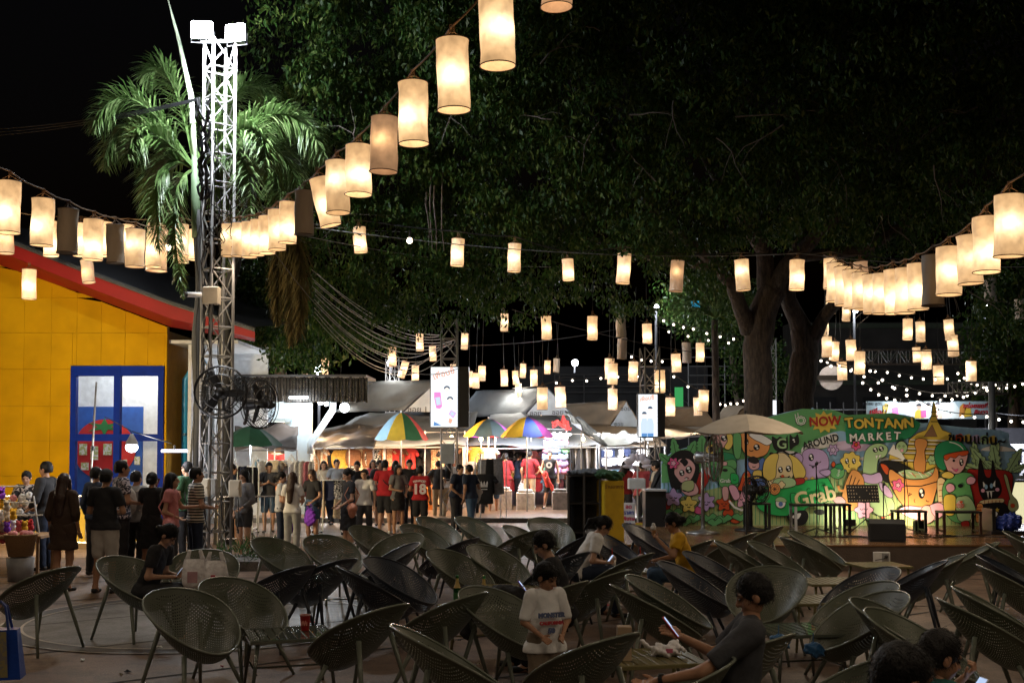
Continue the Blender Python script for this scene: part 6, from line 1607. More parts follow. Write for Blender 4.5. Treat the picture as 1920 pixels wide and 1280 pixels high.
def spline(pts, n=5):
 out = []; N_ = len(pts)
 for i in range(N_):
  p0, p1, p2, p3 = [Vector(pts[(i+k-1) % N_]) for k in range(4)]
  for j in range(n):
   t = j/n; out.append(tuple(.5*((2*p1)+(-p0+p2)*t+(2*p0-5*p1+4*p2-p3)*t*t+(-p0+3*p1-3*p2+p3)*t**3)))
 return out
class Draw:
 def __init__(s): s.q = MB(); s.l = 0; s.base = 0
 def start(s, base=0): s.q = MB(); s.base = base; s.l = 0; s.hold = False
 def y(s):
  if not s.hold: s.l += 1
  return -(.003+s.base*.001+s.l*.0007)
 def fill(s, pts, c, sm=True, ol=.012, oc='black'):
  if sm: pts = spline(pts)
  pp = [mxz(*p) for p in pts]
  if ol: s.stroke_xz(pp, ol, oc, True)
  y = s.y(); tri = tessellate_polygon([[Vector((a, b, 0)) for a, b in pp]]); s.q.use(MATS['paint_'+c]); s.q.add([(a, y, b) for a, b in pp], [tuple(t) for t in tri])
 def stroke_xz(s, pp, w, c, closed):
  y = s.y(); n = len(pp); vs = []; s.q.use(MATS['paint_'+c])
  for i in range(n):
   a = Vector(pp[i-1] if (closed or i > 0) else pp[i]); b = Vector(pp[(i+1) % n] if (closed or i < n-1) else pp[i]); t = (b-a)
   t = t.normalized() if t.length > 1e-7 else Vector((1,0)); nn = Vector((-t.y, t.x))*w; p = Vector(pp[i])
   vs += [(p.x+nn.x, y, p.y+nn.y), (p.x-nn.x, y, p.y-nn.y)]
  m = n if closed else n-1
  s.q.add(vs, [(2*i, 2*((i+1)%n), 2*((i+1)%n)+1, 2*i+1) for i in range(m)])
 def line(s, pts, w=.010, c='black'): s.stroke_xz([mxz(*p) for p in pts], w, c, False)
 def el(s, cx, cy, rx, ry, c, ol=.010, n=20): s.fill([(cx+rx*math.cos(2*PI*i/n), cy+ry*math.sin(2*PI*i/n)) for i in range(n)], c, False, ol)
 def arc(s, cx, cy, rx, ry, a0, a1, w=.009, c='black'): s.line([(cx+rx*math.cos(R(a0+(a1-a0)*i/8)), cy-ry*math.sin(R(a0+(a1-a0)*i/8))) for i in range(9)], w, c)
 def flower(s, cx, cy, r, n, c, dep=.22, rot=0., ol=.011, ry=1.): s.fill([(cx+r*(1+dep*math.cos(n*t))*math.cos(t+rot), cy+ry*r*(1+dep*math.cos(n*t))*math.sin(t+rot)) for t in np.linspace(0, 2*PI, n*8, endpoint=False)], c, False, ol)
 def eye(s, cx, cy, rx, ry):
  s.el(cx, cy, rx, ry, 'black', 0); s.el(cx-rx*.15, cy-ry*.4, rx*.5, ry*.38, 'white', 0, 10); s.el(cx+rx*.25, cy+ry*.35, rx*.35, ry*.28, 'white', 0, 8)
 def smile(s, cx, cy, w, c='black'): s.arc(cx, cy, w, w*.8, 200, 340, .008, c)
 def flush(s, name): o = s.q.build(name, None, mural); return o
D = Draw()
# board outline (bottom on the stage)
OUT = [(1240,985),(1240,862),(1262,846),(1290,838),(1320,832),(1400,800),(1440,782),(1475,772),(1505,766),(1518,770),(1524,764),(1534,772),(1545,766),(1552,776),(1562,768),(1567,780),(1590,778),(1602,782),(1624,776),(1650,780),(1672,774),(1700,778),(1715,782),(1718,790),(1730,793),(1742,792),(1744,782),(1748,778),(1748,766),(1751,752),(1754,766),(1754,778),(1757,790),(1762,796),(1800,800),(1840,804),(1875,806),(1892,812),(1892,830),(1905,842),(1912,866),(1918,880),(1904,900),(1898,925),(1906,950),(1900,985)]
pp = [mxz(*p) for p in OUT]; q = MB(); q.prism(pp, .0, .05); q.build('board', MATS['paint_sky'], mural)
q = MB()
for px in (1270,1400,1530,1660,1790,1880): x, z = mxz(px, 900); q.box((x,.10,z/2+.1), (.06,.06,z+.5)); q.tube([(x,.12,z+.2),(x,.8,.02)], .025, 6)
q.build('support', mat('support_wood', (.2,.14,.08), .8), mural)
# background fields
D.start(0)
D.fill([(1240,985),(1240,940),(1300,925),(1400,900),(1500,890),(1600,882),(1700,880),(1800,878),(1895,880),(1900,985)], 'stripe', False, 0)
D.y(); D.hold = True
for k in range(84):
 x = 1245+k*7.8; D.line([(x,983),(x,905 if x < 1450 else 888)], .006, 'dkgreen')
D.hold = False
D.fill([(1240,870),(1262,846),(1320,832),(1400,800),(1440,782),(1505,766),(1562,768),(1590,778),(1624,776),(1672,774),(1716,784),(1716,800),(1700,818),(1680,828),(1590,832),(1500,850),(1440,858),(1380,880),(1300,900),(1240,905)], 'green', False, 0)
D.fill([(1550,815),(1582,808),(1600,830),(1590,836),(1560,832)], 'sky', True, 0)
D.fill([(1362,868),(1420,860),(1440,880),(1380,900)], 'sky', True, 0)
D.fill([(1540,836),(1590,826),(1640,838),(1600,846)], 'lilac', True, 0)
for (x, y) in ((1480,850),(1640,858),(1870,840),(1700,850)): D.fill([(x-30,y+4),(x-10,y-5),(x+14,y-3),(x+34,y+5)], 'white', True, 0)
D.flush('painted_background')
# letters: NOW star, TONTANN MARKET, GO, AROUND, khon kaen in thai
D.start(14)
st = []
for i in range(22):
 a = 2*PI*i/22+.1; r = (1.0 if i % 2 == 0 else .68); st.append((1545+29*r*math.cos(a), 791+21*r*math.sin(a)))
D.fill(st, 'gold', False, 0)
D.fill([(1505,853),(1502,842),(1512,832),(1525,826),(1540,819),(1556,813),(1568,812),(1571,822),(1566,832),(1550,838),(1530,842),(1515,848)], 'white', True, 0)
D.fill([(1586,792),(1600,786),(1716,788),(1714,812),(1684,826),(1596,832),(1586,820)], 'dkgreen', True, 0)
D.flush('painted_speech_shapes')
def mtext(t_, px, py, size, c, rot=0., off=.0, y=-.06, sx=1., shear=0.):
 x, z = mxz(px, py); return text(t_, size, MATS['paint_'+c], mural, (x, y, z), (PI/2, R(-rot), 0), 'painted_lettering', off, .0015, sx, shear=shear)
mtext('NOW', 1546, 790, .25, 'maroon', 3, .007, -.036, .95)
for i, ch in enumerate('TONTANN'):
 mtext(ch, 1591+i*18.6, 794+(1.5 if i%2 else -1), .255, 'black', (-6 if i % 2 else 6), .022, -.036, 1.0)
 mtext(ch, 1591+i*18.6, 794+(1.5 if i%2 else -1), .255, 'gold', (-6 if i % 2 else 6), .010, -.040, 1.0)
for i, ch in enumerate('MARKET'):
 mtext(ch, 1599+i*16.4, 821-i*.8, .205, 'black', (-5 if i % 2 else 5), .014, -.036); mtext(ch, 1599+i*16.4, 821-i*.8, .205, 'white', (-5 if i % 2 else 5), .006, -.040)
mtext('AROUND', 1538, 828, .20, 'black', 14, .005, -.036, .84)
D.start(14)
D.fill([(1450,838),(1447,818),(1456,822),(1462,818),(1472,822),(1476,816),(1477,832),(1476,842),(1466,846),(1456,845)], 'black', True, 0)
D.fill([(1481,842),(1480,822),(1481,814),(1486,819),(1491,818),(1495,813),(1498,824),(1497,832),(1490,836)], 'black', True, 0)
D.line([(1460,845),(1452,853),(1446,850)], .016, 'black'); D.line([(1468,845),(1480,852),(1490,850)], .016, 'black'); D.el(1446,850,4,2.6,'black',0); D.el(1492,849,4,2.6,'black',0); D.eye(1488,826,4,5)
D.flush('painted_letter_creature')
mtext('G', 1465, 832, .28, 'lgreen', 0, .004, -.04); mtext('Go', 1462, 832, .01, 'black')
for i, (ch, c) in enumerate(zip(['ข','อ','น','แ','ก่','น','~'], ['sky','red','yellow','lilac','lgreen','yellow','sky'])):
 px = 1783+i*15.6; py = 820+i*.9
 D.start(10); D.flower(px, py, 8.2, 5, c, .08, 0, 0); D.flush('painted_letter_patch')
 mtext(ch, px, py+1, .26, 'black', 0, .007, -.036)
# --- leafy palms behind on the far left and right
def leafpts(bx_, by_, ang, L_, W_):
 c, s = math.cos(R(ang)), -math.sin(R(ang)); nx, ny = -s, c; out = []
 for sd in (1, -1):
  rg = range(0, 7) if sd == 1 else range(6, -1, -1)
  for i in rg:
   u = i/6; w = W_*math.sin(PI*min(1, u*.9+.06))
   for kk, ww in ((0, w), (.5, w*.62)) if sd == 1 else ((.5, w*.62), (0, w)):
    uu = min(1, u+kk/6); out.append((bx_+c*L_*uu+nx*ww*sd, by_+s*L_*uu+ny*ww*sd))
 return out
D.start(4)
for (bx_, by_, ang, L_, W_) in ((1262,872,140,34,9),(1270,868,100,48,10),(1284,868,65,46,11),(1300,872,40,50,9),(1316,856,90,40,12),(1306,880,-15,34,9),(1290,862,20,40,8)):
 D.fill(leafpts(bx_, by_, ang, L_, W_), 'green', False, .008); c, s = math.cos(R(ang)), -math.sin(R(ang)); D.line([(bx_,by_),(bx_+c*L_*.85,by_+s*L_*.85)], .006)
for (bx_, by_, ang, L_, W_) in ((1830,882,95,56,9),(1850,888,70,62,10),(1870,890,100,62,11),(1885,890,60,58,10),(1860,888,130,66,9),(1895,884,25,30,8),(1842,884,160,40,9),(1880,884,150,40,8)):
 D.fill(leafpts(bx_, by_, ang, L_, W_), 'lgreen', False, .008); c, s = math.cos(R(ang)), -math.sin(R(ang)); D.line([(bx_,by_),(bx_+c*L_*.85,by_+s*L_*.85)], .006)
D.flush('painted_palm_leaves')
# --- dark haired girl with flower (far left)
D.start(22)
D.fill([(1300,905),(1318,880),(1330,878),(1328,900),(1312,925),(1305,935)], 'maroon')
D.fill([(1252,870),(1262,852),(1276,845),(1292,846),(1304,858),(1310,878),(1306,900),(1298,915),(1282,912),(1262,916),(1256,900)], 'black')
D.fill([(1264,884),(1272,862),(1290,860),(1302,872),(1301,886),(1292,901),(1278,904),(1270,896)], 'skin')
D.fill([(1274,864),(1282,858),(1290,866),(1284,874),(1278,868)], 'black', True, 0)
D.eye(1278,886,5,6); D.eye(1291,880,6,7); D.line([(1283,896),(1287,894),(1291,896)], .007); D.fill([(1284,896),(1286,901),(1288,896)], 'white', False, .004)
D.flower(1262,868,9,6,'hot'); D.flower(1262,868,4,5,'pink')
D.fill([(1278,906),(1298,902),(1308,915),(1306,925),(1290,928),(1278,920)], 'skin'); D.fill([(1280,904),(1298,901),(1300,914),(1292,920),(1279,918)], 'olive')
D.line([(1280,918),(1290,922),(1300,918)], .008); D.flush('painted_girl')
def starface(cx, cy, r, c, n=5, face='dark', rot=-PI/2):
 D.start(30); D.flower(cx, cy, r, n, c, .24, rot)
 for s in (-1, 1): D.arc(cx+s*r*.32, cy-r*.05, r*.16, r*.16, 180, 360, .007)
 D.smile(cx, cy+r*.25, r*.22); D.flush('painted_flower')
starface(1262,932,14,'purple'); starface(1291,945,13,'yellow',5); starface(1324,940,14,'purple',6); starface(1357,943,12,'red'); starface(1394,935,14,'pink'); 
D.start(18)
for (x, y, c) in ((1246,947,'maroon'),(1310,955,'hot'),(1364,960,'red'),(1378,972,'red'),(1305,932,'olive')): D.fill([(x-9,y+3),(x-3,y-6),(x+8,y-5),(x+10,y+4),(x,y+8)], c)
for (x, y, w) in ((1262,960,18),(1300,972,14),(1328,970,16),(1356,972,16),(1388,968,16),(1284,978,12),(1340,978,14)): D.fill([(x-w,y),(x-w*.4,y-6),(x,y-2),(x+w*.5,y-8),(x+w,y-1),(x+w*.4,y+4),(x,y+8),(x-w*.5,y+5)], 'green')
D.flush('painted_bushes')
# --- person in green jacket carrying delivery bag
D.start(22)
D.fill([(1326,858),(1340,850),(1360,848),(1378,856),(1380,880),(1376,902),(1336,898),(1330,878)], 'dkgreen')
D.fill([(1339,818),(1345,812),(1362,812),(1366,824),(1360,836),(1350,838),(1341,830)], 'skin'); D.eye(1357,821,6,6); D.arc(1346,820,3,3,0,180,.006); D.smile(1349,829,4)
D.fill([(1362,812),(1372,816),(1373,832),(1366,842),(1358,838),(1364,826)], 'yellow')
D.fill([(1375,814),(1388,816),(1388,852),(1382,860),(1376,850)], 'green')
D.fill([(1326,862),(1350,856),(1356,872),(1340,876)], 'green'); D.fill([(1376,862),(1352,866),(1350,874),(1378,878)], 'green')
D.fill([(1350,866),(1362,866),(1360,874),(1352,874)], 'skin')
D.fill([(1348,882),(1354,874),(1368,874),(1378,884),(1384,906),(1376,912),(1352,912),(1347,900)], 'green'); D.el(1359,881,5,3,'black',0); D.fill([(1370,888),(1382,890),(1383,904),(1371,905)], 'vgreen'); D.line([(1374,898),(1377,900),(1380,898)], .006)
D.fill([(1354,914),(1364,914),(1364,934),(1356,936)], 'skin'); D.fill([(1366,912),(1378,911),(1386,930),(1376,936)], 'pink')
D.line([(1366,938),(1376,950),(1390,956),(1400,950)], .02, 'white'); D.flush('painted_rider')
mtext('Grab', 1359, 901, .10, 'white', 0, .002, -.05)
# bees and mandarin slice
D.start(26)
D.el(1332,842,9,9,'yellow'); D.el(1332,842,5.5,6,'black',0); D.eye(1330,840,3,4); D.flush('painted_bee'); D.start(26)
D.fill([(1386,816),(1404,814),(1430,830),(1442,832),(1438,848),(1424,856),(1408,856),(1394,846)], 'orange'); D.fill([(1404,814),(1420,812),(1446,826),(1438,834),(1424,828),(1412,822)], 'white')
D.eye(1399,828,4,6); D.eye(1418,838,6,6); D.smile(1408,842,4); D.flush('painted_mandarin')
D.start(26)
D.fill([(1398,862),(1410,858),(1420,864),(1430,858),(1434,868),(1428,880),(1418,884),(1406,888),(1400,880)], 'blue'); D.fill([(1404,866),(1420,864),(1422,876),(1412,880),(1405,876)], 'skin'); D.fill([(1402,862),(1412,856),(1422,864),(1414,868)], 'black'); D.smile(1413,873,3)
D.fill([(1412,884),(1426,882),(1426,896),(1414,898)], 'yellow'); D.fill([(1410,900),(1436,896),(1438,906),(1420,912),(1408,908)], 'blue')
D.fill([(1392,890),(1400,882),(1406,890),(1406,908),(1410,918),(1384,918),(1388,905)], 'red'); D.el(1398,893,3.5,3.5,'gold',.005); D.line([(1402,886),(1396,882)], .012, 'skin'); D.flush('painted_small_people')
# --- tuk tuk style green van with dog and purple friend
D.start(34)
D.fill([(1504,850),(1512,842),(1530,841),(1545,847),(1552,860),(1552,876),(1545,888),(1546,902),(1500,906),(1494,892),(1502,870)], 'purple', True)
D.flower(1527,864,22,11,'purple',.06,0,0); D.eye(1520,857,5,7); D.arc(1534,864,4,3,180,360,.007); D.line([(1516,871),(1524,874),(1530,871)], .008); D.fill([(1520,874),(1523,878),(1526,874)], 'black', False, 0)
D.fill([(1490,852),(1498,850),(1504,858),(1500,870),(1492,866)], 'purple'); D.fill([(1536,884),(1552,880),(1556,886),(1548,892)], 'purple'); D.flush('painted_cloud_friend')
D.start(48)
D.fill([(1420,930),(1436,912),(1464,906),(1500,902),(1546,896),(1553,900),(1562,918),(1562,928),(1552,938),(1530,946),(1512,950),(1500,960),(1470,966),(1440,962),(1420,950)], 'vgreen')
D.fill([(1434,902),(1440,860),(1456,850),(1470,850),(1482,862),(1490,870),(1480,902),(1460,906)], 'cream')
D.fill([(1432,866),(1444,852),(1458,852),(1454,872),(1452,894),(1438,900),(1430,890)], 'yellow'); D.fill([(1478,852),(1494,860),(1508,880),(1506,894),(1492,898),(1486,886),(1484,866)], 'yellow')
D.eye(1462,880,4.5,6); D.eye(1477,878,5,6); D.arc(1470,890,9,6,190,350,.009); D.el(1466,893,3,3.5,'red',.004)
D.fill([(1488,898),(1504,896),(1506,904),(1490,908)], 'maroon'); D.fill([(1452,898),(1484,896),(1488,910),(1452,914)], 'lgreen')
for x in (1442,1464): D.flower(x,908,6,4,'cream',.14)
D.el(1451,916,10,10.5,'dorange'); D.el(1451,916,6.5,7,'orange',.006)
for k in range(4): a = PI*k/4; D.line([(1451-5*math.cos(a),916-5*math.sin(a)),(1451+5*math.cos(a),916+5*math.sin(a))], .005)
D.fill([(1482,924),(1482,940),(1488,948),(1496,944),(1498,930)], 'vgreen'); D.el(1462,942,9,9.5,'white'); D.fill([(1453,938),(1455,933),(1462,931),(1470,934),(1472,940)], 'lgreen',True,.006); D.el(1462,944,4,4.5,'blue',0)
D.line([(1510,918),(1514,914),(1517,916)], .006); D.line([(1538,910),(1545,908)], .008)
D.fill([(1474,966),(1490,958),(1508,956),(1514,968),(1506,982),(1490,984),(1478,976)], 'black', True, 0); D.fill([(1482,968),(1492,962),(1500,962),(1494,972)], 'white', True, 0); D.fill([(1524,956),(1540,954),(1544,962),(1530,964)], 'black', True, 0)
D.flush('painted_green_van')
for dx, c in ((0,'cream'),): mtext('Grab', 1526, 931, .40, c, 12, .010, -.085)
D.start(40); D.fill(st_ := [(1510+5*(1 if i%2==0 else .45)*math.cos(2*PI*i/10-.3), 897+5*(1 if i%2==0 else .45)*math.sin(2*PI*i/10-.3)) for i in range(10)], 'orange', False, .004); D.fill([(x+12,y) for x,y in st_], 'gold', False, .004); D.flush('painted_stars')
D.start(30); D.flower(1561,843,9,6,'purple',.2,0); D.flower(1561,843,4,5,'lilac'); D.flower(1604,835,7.5,5,'hot',.2,.4); D.flower(1604,833,3,5,'red'); D.flush('painted_flower')
D.start(30); D.fill([(1556,882),(1566,876),(1580,876),(1581,890),(1570,897),(1558,892)], 'green'); D.fill([(1564,874),(1574,869),(1580,876),(1576,880)], 'dkgreen'); D.fill([(1558,870),(1562,865),(1565,870),(1562,875)], 'red'); D.flush('painted_bag')
mtext('Grab', 1571, 886, .07, 'white', 80, .0, -.045)
D.start(30); D.flower(1594,866,18,8,'yellow',.10,.2); D.eye(1587,864,3.6,5.5); D.eye(1600,864,3.6,5.5); D.arc(1592,873,2.5,2.5,90,270,.007); D.flush('painted_yellow_flower')
# --- green snake, black bird, papaya strips hand
D.start(34)
D.fill([(1617,905),(1618,870),(1622,846),(1636,833),(1652,832),(1662,838),(1662,848),(1656,856),(1648,858),(1644,866),(1643,888),(1650,912),(1668,930),(1676,950),(1660,966),(1640,962),(1628,940)], 'lgreen')
D.eye(1640,843,5,5); D.eye(1651,841,5,5); D.fill([(1640,853),(1642,860),(1645,853)], 'white', False, .004); D.fill([(1646,853),(1648,859),(1651,852)], 'white', False, .004)
D.fill([(1617,888),(1632,890),(1648,886),(1652,902),(1634,906),(1616,900)], 'purple'); D.fill([(1648,904),(1664,914),(1672,930),(1662,930),(1650,916)], 'purple'); D.flush('painted_snake')
D.start(46); D.fill([(1578,948),(1580,918),(1594,884),(1604,882),(1612,888),(1618,900),(1618,930),(1612,950),(1594,956)], 'dorange')
for x in (1596,1603,1610): D.line([(x,890+(x-1596)*.6),(x-6,910)], .008)
D.eye(1590,918,3.5,7); D.el(1592,935,4,3.5,'hot',.004); D.line([(1580,920),(1572,918),(1570,910)], .024, 'orange'); D.fill([(1560,936),(1574,930),(1584,940),(1574,946)], 'skin')
D.flower(1618,955,15,6,'pink',.18); D.arc(1614,952,3,3,180,360,.006); D.arc(1622,952,3,3,180,360,.006); D.smile(1618,960,3); D.flush('painted_papaya')
starface(1655,956,13,'red',6)
# --- golden temple
D.start(20)
D.fill([(1664,880),(1668,848),(1700,846),(1704,824),(1720,812),(1736,806),(1742,790),(1746,780),(1748,764),(1750,752),(1753,764),(1754,780),(1758,792),(1766,806),(1782,812),(1786,830),(1796,850),(1800,878),(1760,884),(1700,886)], 'gold', False, .012)
D.fill([(1732,818),(1747,796),(1756,818)], 'brown', False)
for (y, a, b) in ((824,1706,1774),(831,1702,1776),(840,1694,1780),(848,1676,1784),(862,1670,1790)): D.line([(a,y),(b,y+2)], .011, 'white'); D.line([(a,y+3),(b,y+5)], .006)
D.line([(1668,848),(1700,862),(1700,880)], .01); D.fill([(1664,850),(1674,832),(1690,850),(1700,866),(1684,858)], 'white', False, .006)
for y in (772,780,790): D.line([(1744,y),(1757,y)], .008)
D.flush('painted_temple')
D.start(30); D.el(1689,838,11,12,'lgreen'); D.arc(1689,838,11,12,20,200,.012); D.arc(1685,836,1.5,1.5,0,360,.004); D.arc(1693,836,1.5,1.5,0,360,.004); D.el(1690,844,3,3,'pink',.004); D.flush('painted_small_face')
# --- mortar
D.start(36)
D.fill([(1646,870),(1660,862),(1690,868),(1712,884),(1700,900),(1668,906),(1648,894)], 'black', True, 0); D.fill([(1650,870),(1660,872),(1668,884),(1660,888)], 'red')
D.fill([(1716,824),(1726,822),(1736,826),(1736,836),(1732,846),(1734,870),(1730,886),(1716,884),(1712,868),(1717,846),(1714,834)], 'dorange')
D.fill([(1680,888),(1700,880),(1730,886),(1752,878),(1756,890),(1750,896),(1690,900)], 'lgreen')
for i in range(12): x = 1684+i*6; D.line([(x,884+(i%3)*2),(x+8,894-(i%2)*5)], .008, ['white','red','cream'][i%3])
D.fill([(1665,890),(1668,880),(1682,888),(1700,898),(1730,898),(1746,890),(1752,876),(1757,884),(1756,906),(1750,930),(1744,946),(1730,952),(1706,952),(1692,946),(1680,930),(1668,906)], 'dorange')
D.line([(1668,902),(1690,910),(1724,911),(1756,902)], .010); D.flower(1682,909,10,5,'hot',.22); D.flower(1682,909,3.5,5,'pink')
D.eye(1726,924,6,10); D.line([(1702,924),(1708,926),(1702,928)], .007); D.arc(1714,938,2,3,90,270,.006); D.arc(1738,935,4,5,200,300,.006)
D.fill([(1684,956),(1700,948),(1730,950),(1756,942),(1768,950),(1764,966),(1740,976),(1706,970)], 'pink'); D.fill([(1722,966),(1728,950),(1740,948),(1744,960),(1750,970),(1738,980),(1722,976)], 'skin'); D.flush('painted_mortar')
# --- rider boy with helmet
D.start(50)
D.fill([(1756,900),(1760,960),(1768,960),(1772,905)], 'cream'); 
for k in range(5): D.line([(1758,908+k*11),(1771,906+k*11)], .006, 'maroon')
D.fill([(1766,912),(1776,896),(1800,886),(1818,888),(1826,898),(1816,906),(1820,925),(1824,950),(1816,974),(1790,978),(1772,962),(1766,935)], 'green')
D.fill([(1756,874),(1750,852),(1756,834),(1776,826),(1800,830),(1812,846),(1806,852),(1776,858),(1770,880)], 'dkgreen'); D.arc(1772,850,34,22,20,80,.009,'white')
D.fill([(1770,854),(1808,846),(1812,852),(1806,874),(1796,886),(1780,886),(1772,874)], 'skin'); D.fill([(1768,854),(1788,848),(1812,845),(1810,852),(1802,854),(1796,852),(1788,858),(1780,856),(1772,862)], 'red')
D.el(1786,863,2.5,2.5,'black',0); D.eye(1800,866,4,7); D.fill([(1782,876),(1788,880),(1794,878),(1790,884)], 'hot',True,.005)
D.fill([(1764,888),(1776,884),(1786,890),(1780,896),(1766,894)], 'yellow'); D.fill([(1771,912),(1778,906),(1786,910),(1786,918),(1776,922)], 'pink'); D.fill([(1810,898),(1818,893),(1826,898),(1822,906),(1812,906)], 'pink')
D.fill([(1768,930),(1788,930),(1786,962),(1770,962)], 'gold'); D.fill([(1790,936),(1800,930),(1812,930),(1822,942),(1826,962),(1812,976),(1794,972)], 'lgreen'); D.el(1798,910,5,3.6,'black',0); D.el(1797,945,6.5,7.5,'white',.004)
D.fill([(1800,978),(1812,976),(1814,984),(1802,985)], 'maroon'); D.flush('painted_helmet_boy')
for k, s_ in enumerate(('I ♥','KHON','KAEN')): mtext(s_, 1797, 941+k*4.4, .055, 'red', 0, .001, -.095)
D.start(30); D.flower(1747,862,8,6,'lgreen',.15); D.line([(1744,862),(1747,865),(1751,862)], .006); D.flush('painted_crab')
# --- black rabbit beast
D.start(40)
D.fill([(1812,884),(1832,880),(1890,884),(1896,910),(1890,950),(1880,975),(1830,972),(1822,930)], 'maroon')
D.fill([(1832,900),(1835,860),(1840,870),(1846,892),(1856,892),(1859,862),(1866,890),(1872,900),(1876,920),(1866,934),(1850,938),(1838,930)], 'black', True, .006)
D.fill([(1841,902),(1848,910),(1842,913)], 'white', False, 0); D.fill([(1864,900),(1858,910),(1864,912)], 'white', False, 0); D.el(1847,912,3,4.5,'sky',0); D.el(1857,910,3,4.5,'sky',0); D.el(1841,919,3.6,3.6,'pink',0); D.el(1868,917,4,3.4,'pink',0)
for x in (1848,1854): D.fill([(x,921),(x+4,921),(x+3,934)], 'white', False, .003)
D.line([(1846,921),(1862,920)], .006, 'white'); D.fill([(1838,938),(1876,934),(1876,942),(1840,946)], 'cream')
for k in range(5): D.line([(1844+k*7,937),(1844+k*7,945)], .006, 'maroon')
D.fill([(1832,946),(1880,942),(1888,964),(1880,982),(1840,982),(1826,960)], 'black', True, 0); D.fill([(1830,946),(1840,946),(1838,972),(1828,976)], 'orange')
for k in range(4): D.line([(1829,950+k*6),(1839,949+k*6)], .007, 'maroon')
for x in (1852,1867): D.fill([(x+5*(1 if i%2==0 else .42)*math.cos(2*PI*i/10-.3), 955+5*(1 if i%2==0 else .42)*math.sin(2*PI*i/10-.3)) for i in range(10)], 'gold', False, 0)
D.fill([(1846,962),(1858,956),(1868,962),(1858,972)], 'white'); D.flush('painted_beast')
D.start(60); D.fill([(1880,892),(1886,894),(1894,925),(1904,938),(1906,952),(1896,958),(1888,952),(1889,938),(1891,932)], 'olive'); D.el(1896,947,4,4,'red',.004); D.flush('painted_spoon')
# ring logo at the top
D.start(26); D.el(1501,788,9,8,'green',.014); D.arc(1501,788,9,8,0,360,.008,'white'); D.arc(1501,788,5.5,5,0,360,.008,'white'); D.line([(1492,786),(1490,776)], .007, 'white'); D.line([(1496,782),(1495,774)], .007, 'white'); D.flush('painted_ring_logo')

# ================================================================== STAGE FURNITURE
def SG(px, d): return Vector((X(px, d), d, STZ))
# floor lights washing the board
for i, (px, c, pw, d) in enumerate(((1592,(1,.95,.7),20,21.8),(1722,(1,.76,.45),52,21.65),(1712,(1,.6,.28),5,21.2))):
 if i == 2: continue
 t = thing('floor_light', ['small black floor light shining yellow on the mural under the bench','small black floor light glowing orange under the mortar painting'][i], 'stage light', SG(px, d))
 q = MB(); q.rbox((0,-.02,.09), (.2,.08,.13), .012); q.build('housing', blk, t); q = MB(); q.box((0,.03,.10), (.16,.012,.1)); q.build('lens', glow('floor_lens'+str(i), c, 14), t); q = MB(); q.tube([(-.12,0,.08),(-.12,0,.01),(.12,0,.01),(.12,0,.08)], .008, 5); q.build('bracket', blk, t)
 lamp('floor_lamp', t, (0,.10,.14), c, pw, .06, 'SPOT', rot=(PI*.5+.55,0,0), spot=R(150))
def bench(label, px, d, w, h, dep, m, legs=4, white=False):
 t = thing('stage_table', label, 'table', SG(px, d)); q = MB(); q.rbox((0,0,h-.02), (w, dep, .035), .006); q.build('top', blk, t)
 for a in (-1,1):
  for b in (-1,1):
   q = MB(); q.box((a*(w/2-.03), b*(dep/2-.03), (h-.04)/2), (.045,.045,h-.04)); q.build('leg', m, t)
  q = MB(); q.box((a*(w/2-.03),0,.05), (.03,dep-.1,.03)); q.build('stretcher', m, t)
 return t
bench('low black table with white legs in front of the green van painting', 1527, 20.9, .86, .50, .42, mat('leg_white', (.55,.57,.6), .5))
bench('slim black frame stool right of the white legged table', 1569, 20.6, .40, .52, .38, blk)
bench('black frame bench before the orange mortar painting', 1702, 20.6, .55, .40, .38, blk)
bench('dark red slatted bench in front of the helmet boy painting', 1795, 20.4, .70, .40, .4, mat('bench_redwood', (.05,.018,.012), .5))
bench('low black stand at the left of stage under the dark fan', 1418, 20.9, .45, .52, .35, blk)
t = thing('bag_stand', 'black stand crate holding the crumpled blue bag at the stage right end', 'stand', SG(1880, 20.3)); q = MB(); q.rbox((-.02,0,.03), (.62,.5,.06), .01); q.box((-.27,0,.25), (.06,.45,.4)); q.build('crate', blk, t)
t = thing('blue_bag', 'crumpled shiny blue plastic sack on the stage at right', 'bag', SG(1888, 20.2)+Vector((0,0,.06)))
sdf_obj('sack', [sdf([ell((0,0,.14),(.22,.16,.15)), ell((.1,0,.22),(.12,.12,.08)), ell((-.12,0,.1),(.1,.12,.1))], .014, .04, .02, 34)], mat('sack_blue', (.03,.06,.32), .25), t)
q = MB(); q.tube([(-.05,-.1,.28),(0,-.1,.33),(.06,-.08,.28)], .012, 5); q.build('handle', MATS['sack_blue'], t)
# wedge monitor speaker
t = thing('stage_monitor', 'black wedge monitor speaker at the front edge of the stage', 'speaker', SG(1660, 18.75), R(-14)); 
q = MB(); w = .56; poly_ = [(-.22,0),(.22,0),(.22,.10),(.06,.36),(-.22,.30)]
vs = [(-w/2, a, b) for a, b in poly_]+[(w/2, a, b) for a, b in poly_]; q.add(vs, [(4,3,2,1,0),(5,6,7,8,9)]+[(i,(i+1)%5,(i+1)%5+5,i+5) for i in range(5)]); q.build('cabinet', mat('speaker_black', (.018,.018,.02), .6, bump=.3, bscale=120), t)
q = MB(); q.box((0,-.226,.16), (w-.05,.012,.25)); q.build('grille', mat('grille_dark', (.01,.01,.011), .7, bump=.8, bscale=200), t)
q = MB(); q.tube([(w/2+.004,-.06,.10),(w/2+.02,-.02,.17),(w/2+.004,.06,.10)], .012, 6); q.tube([(w/2+.003,0,.2),(w/2+.003,.0,.26)], .03, 8); q.build('handle', mat('handle_grey', (.12,.12,.13), .5), t)
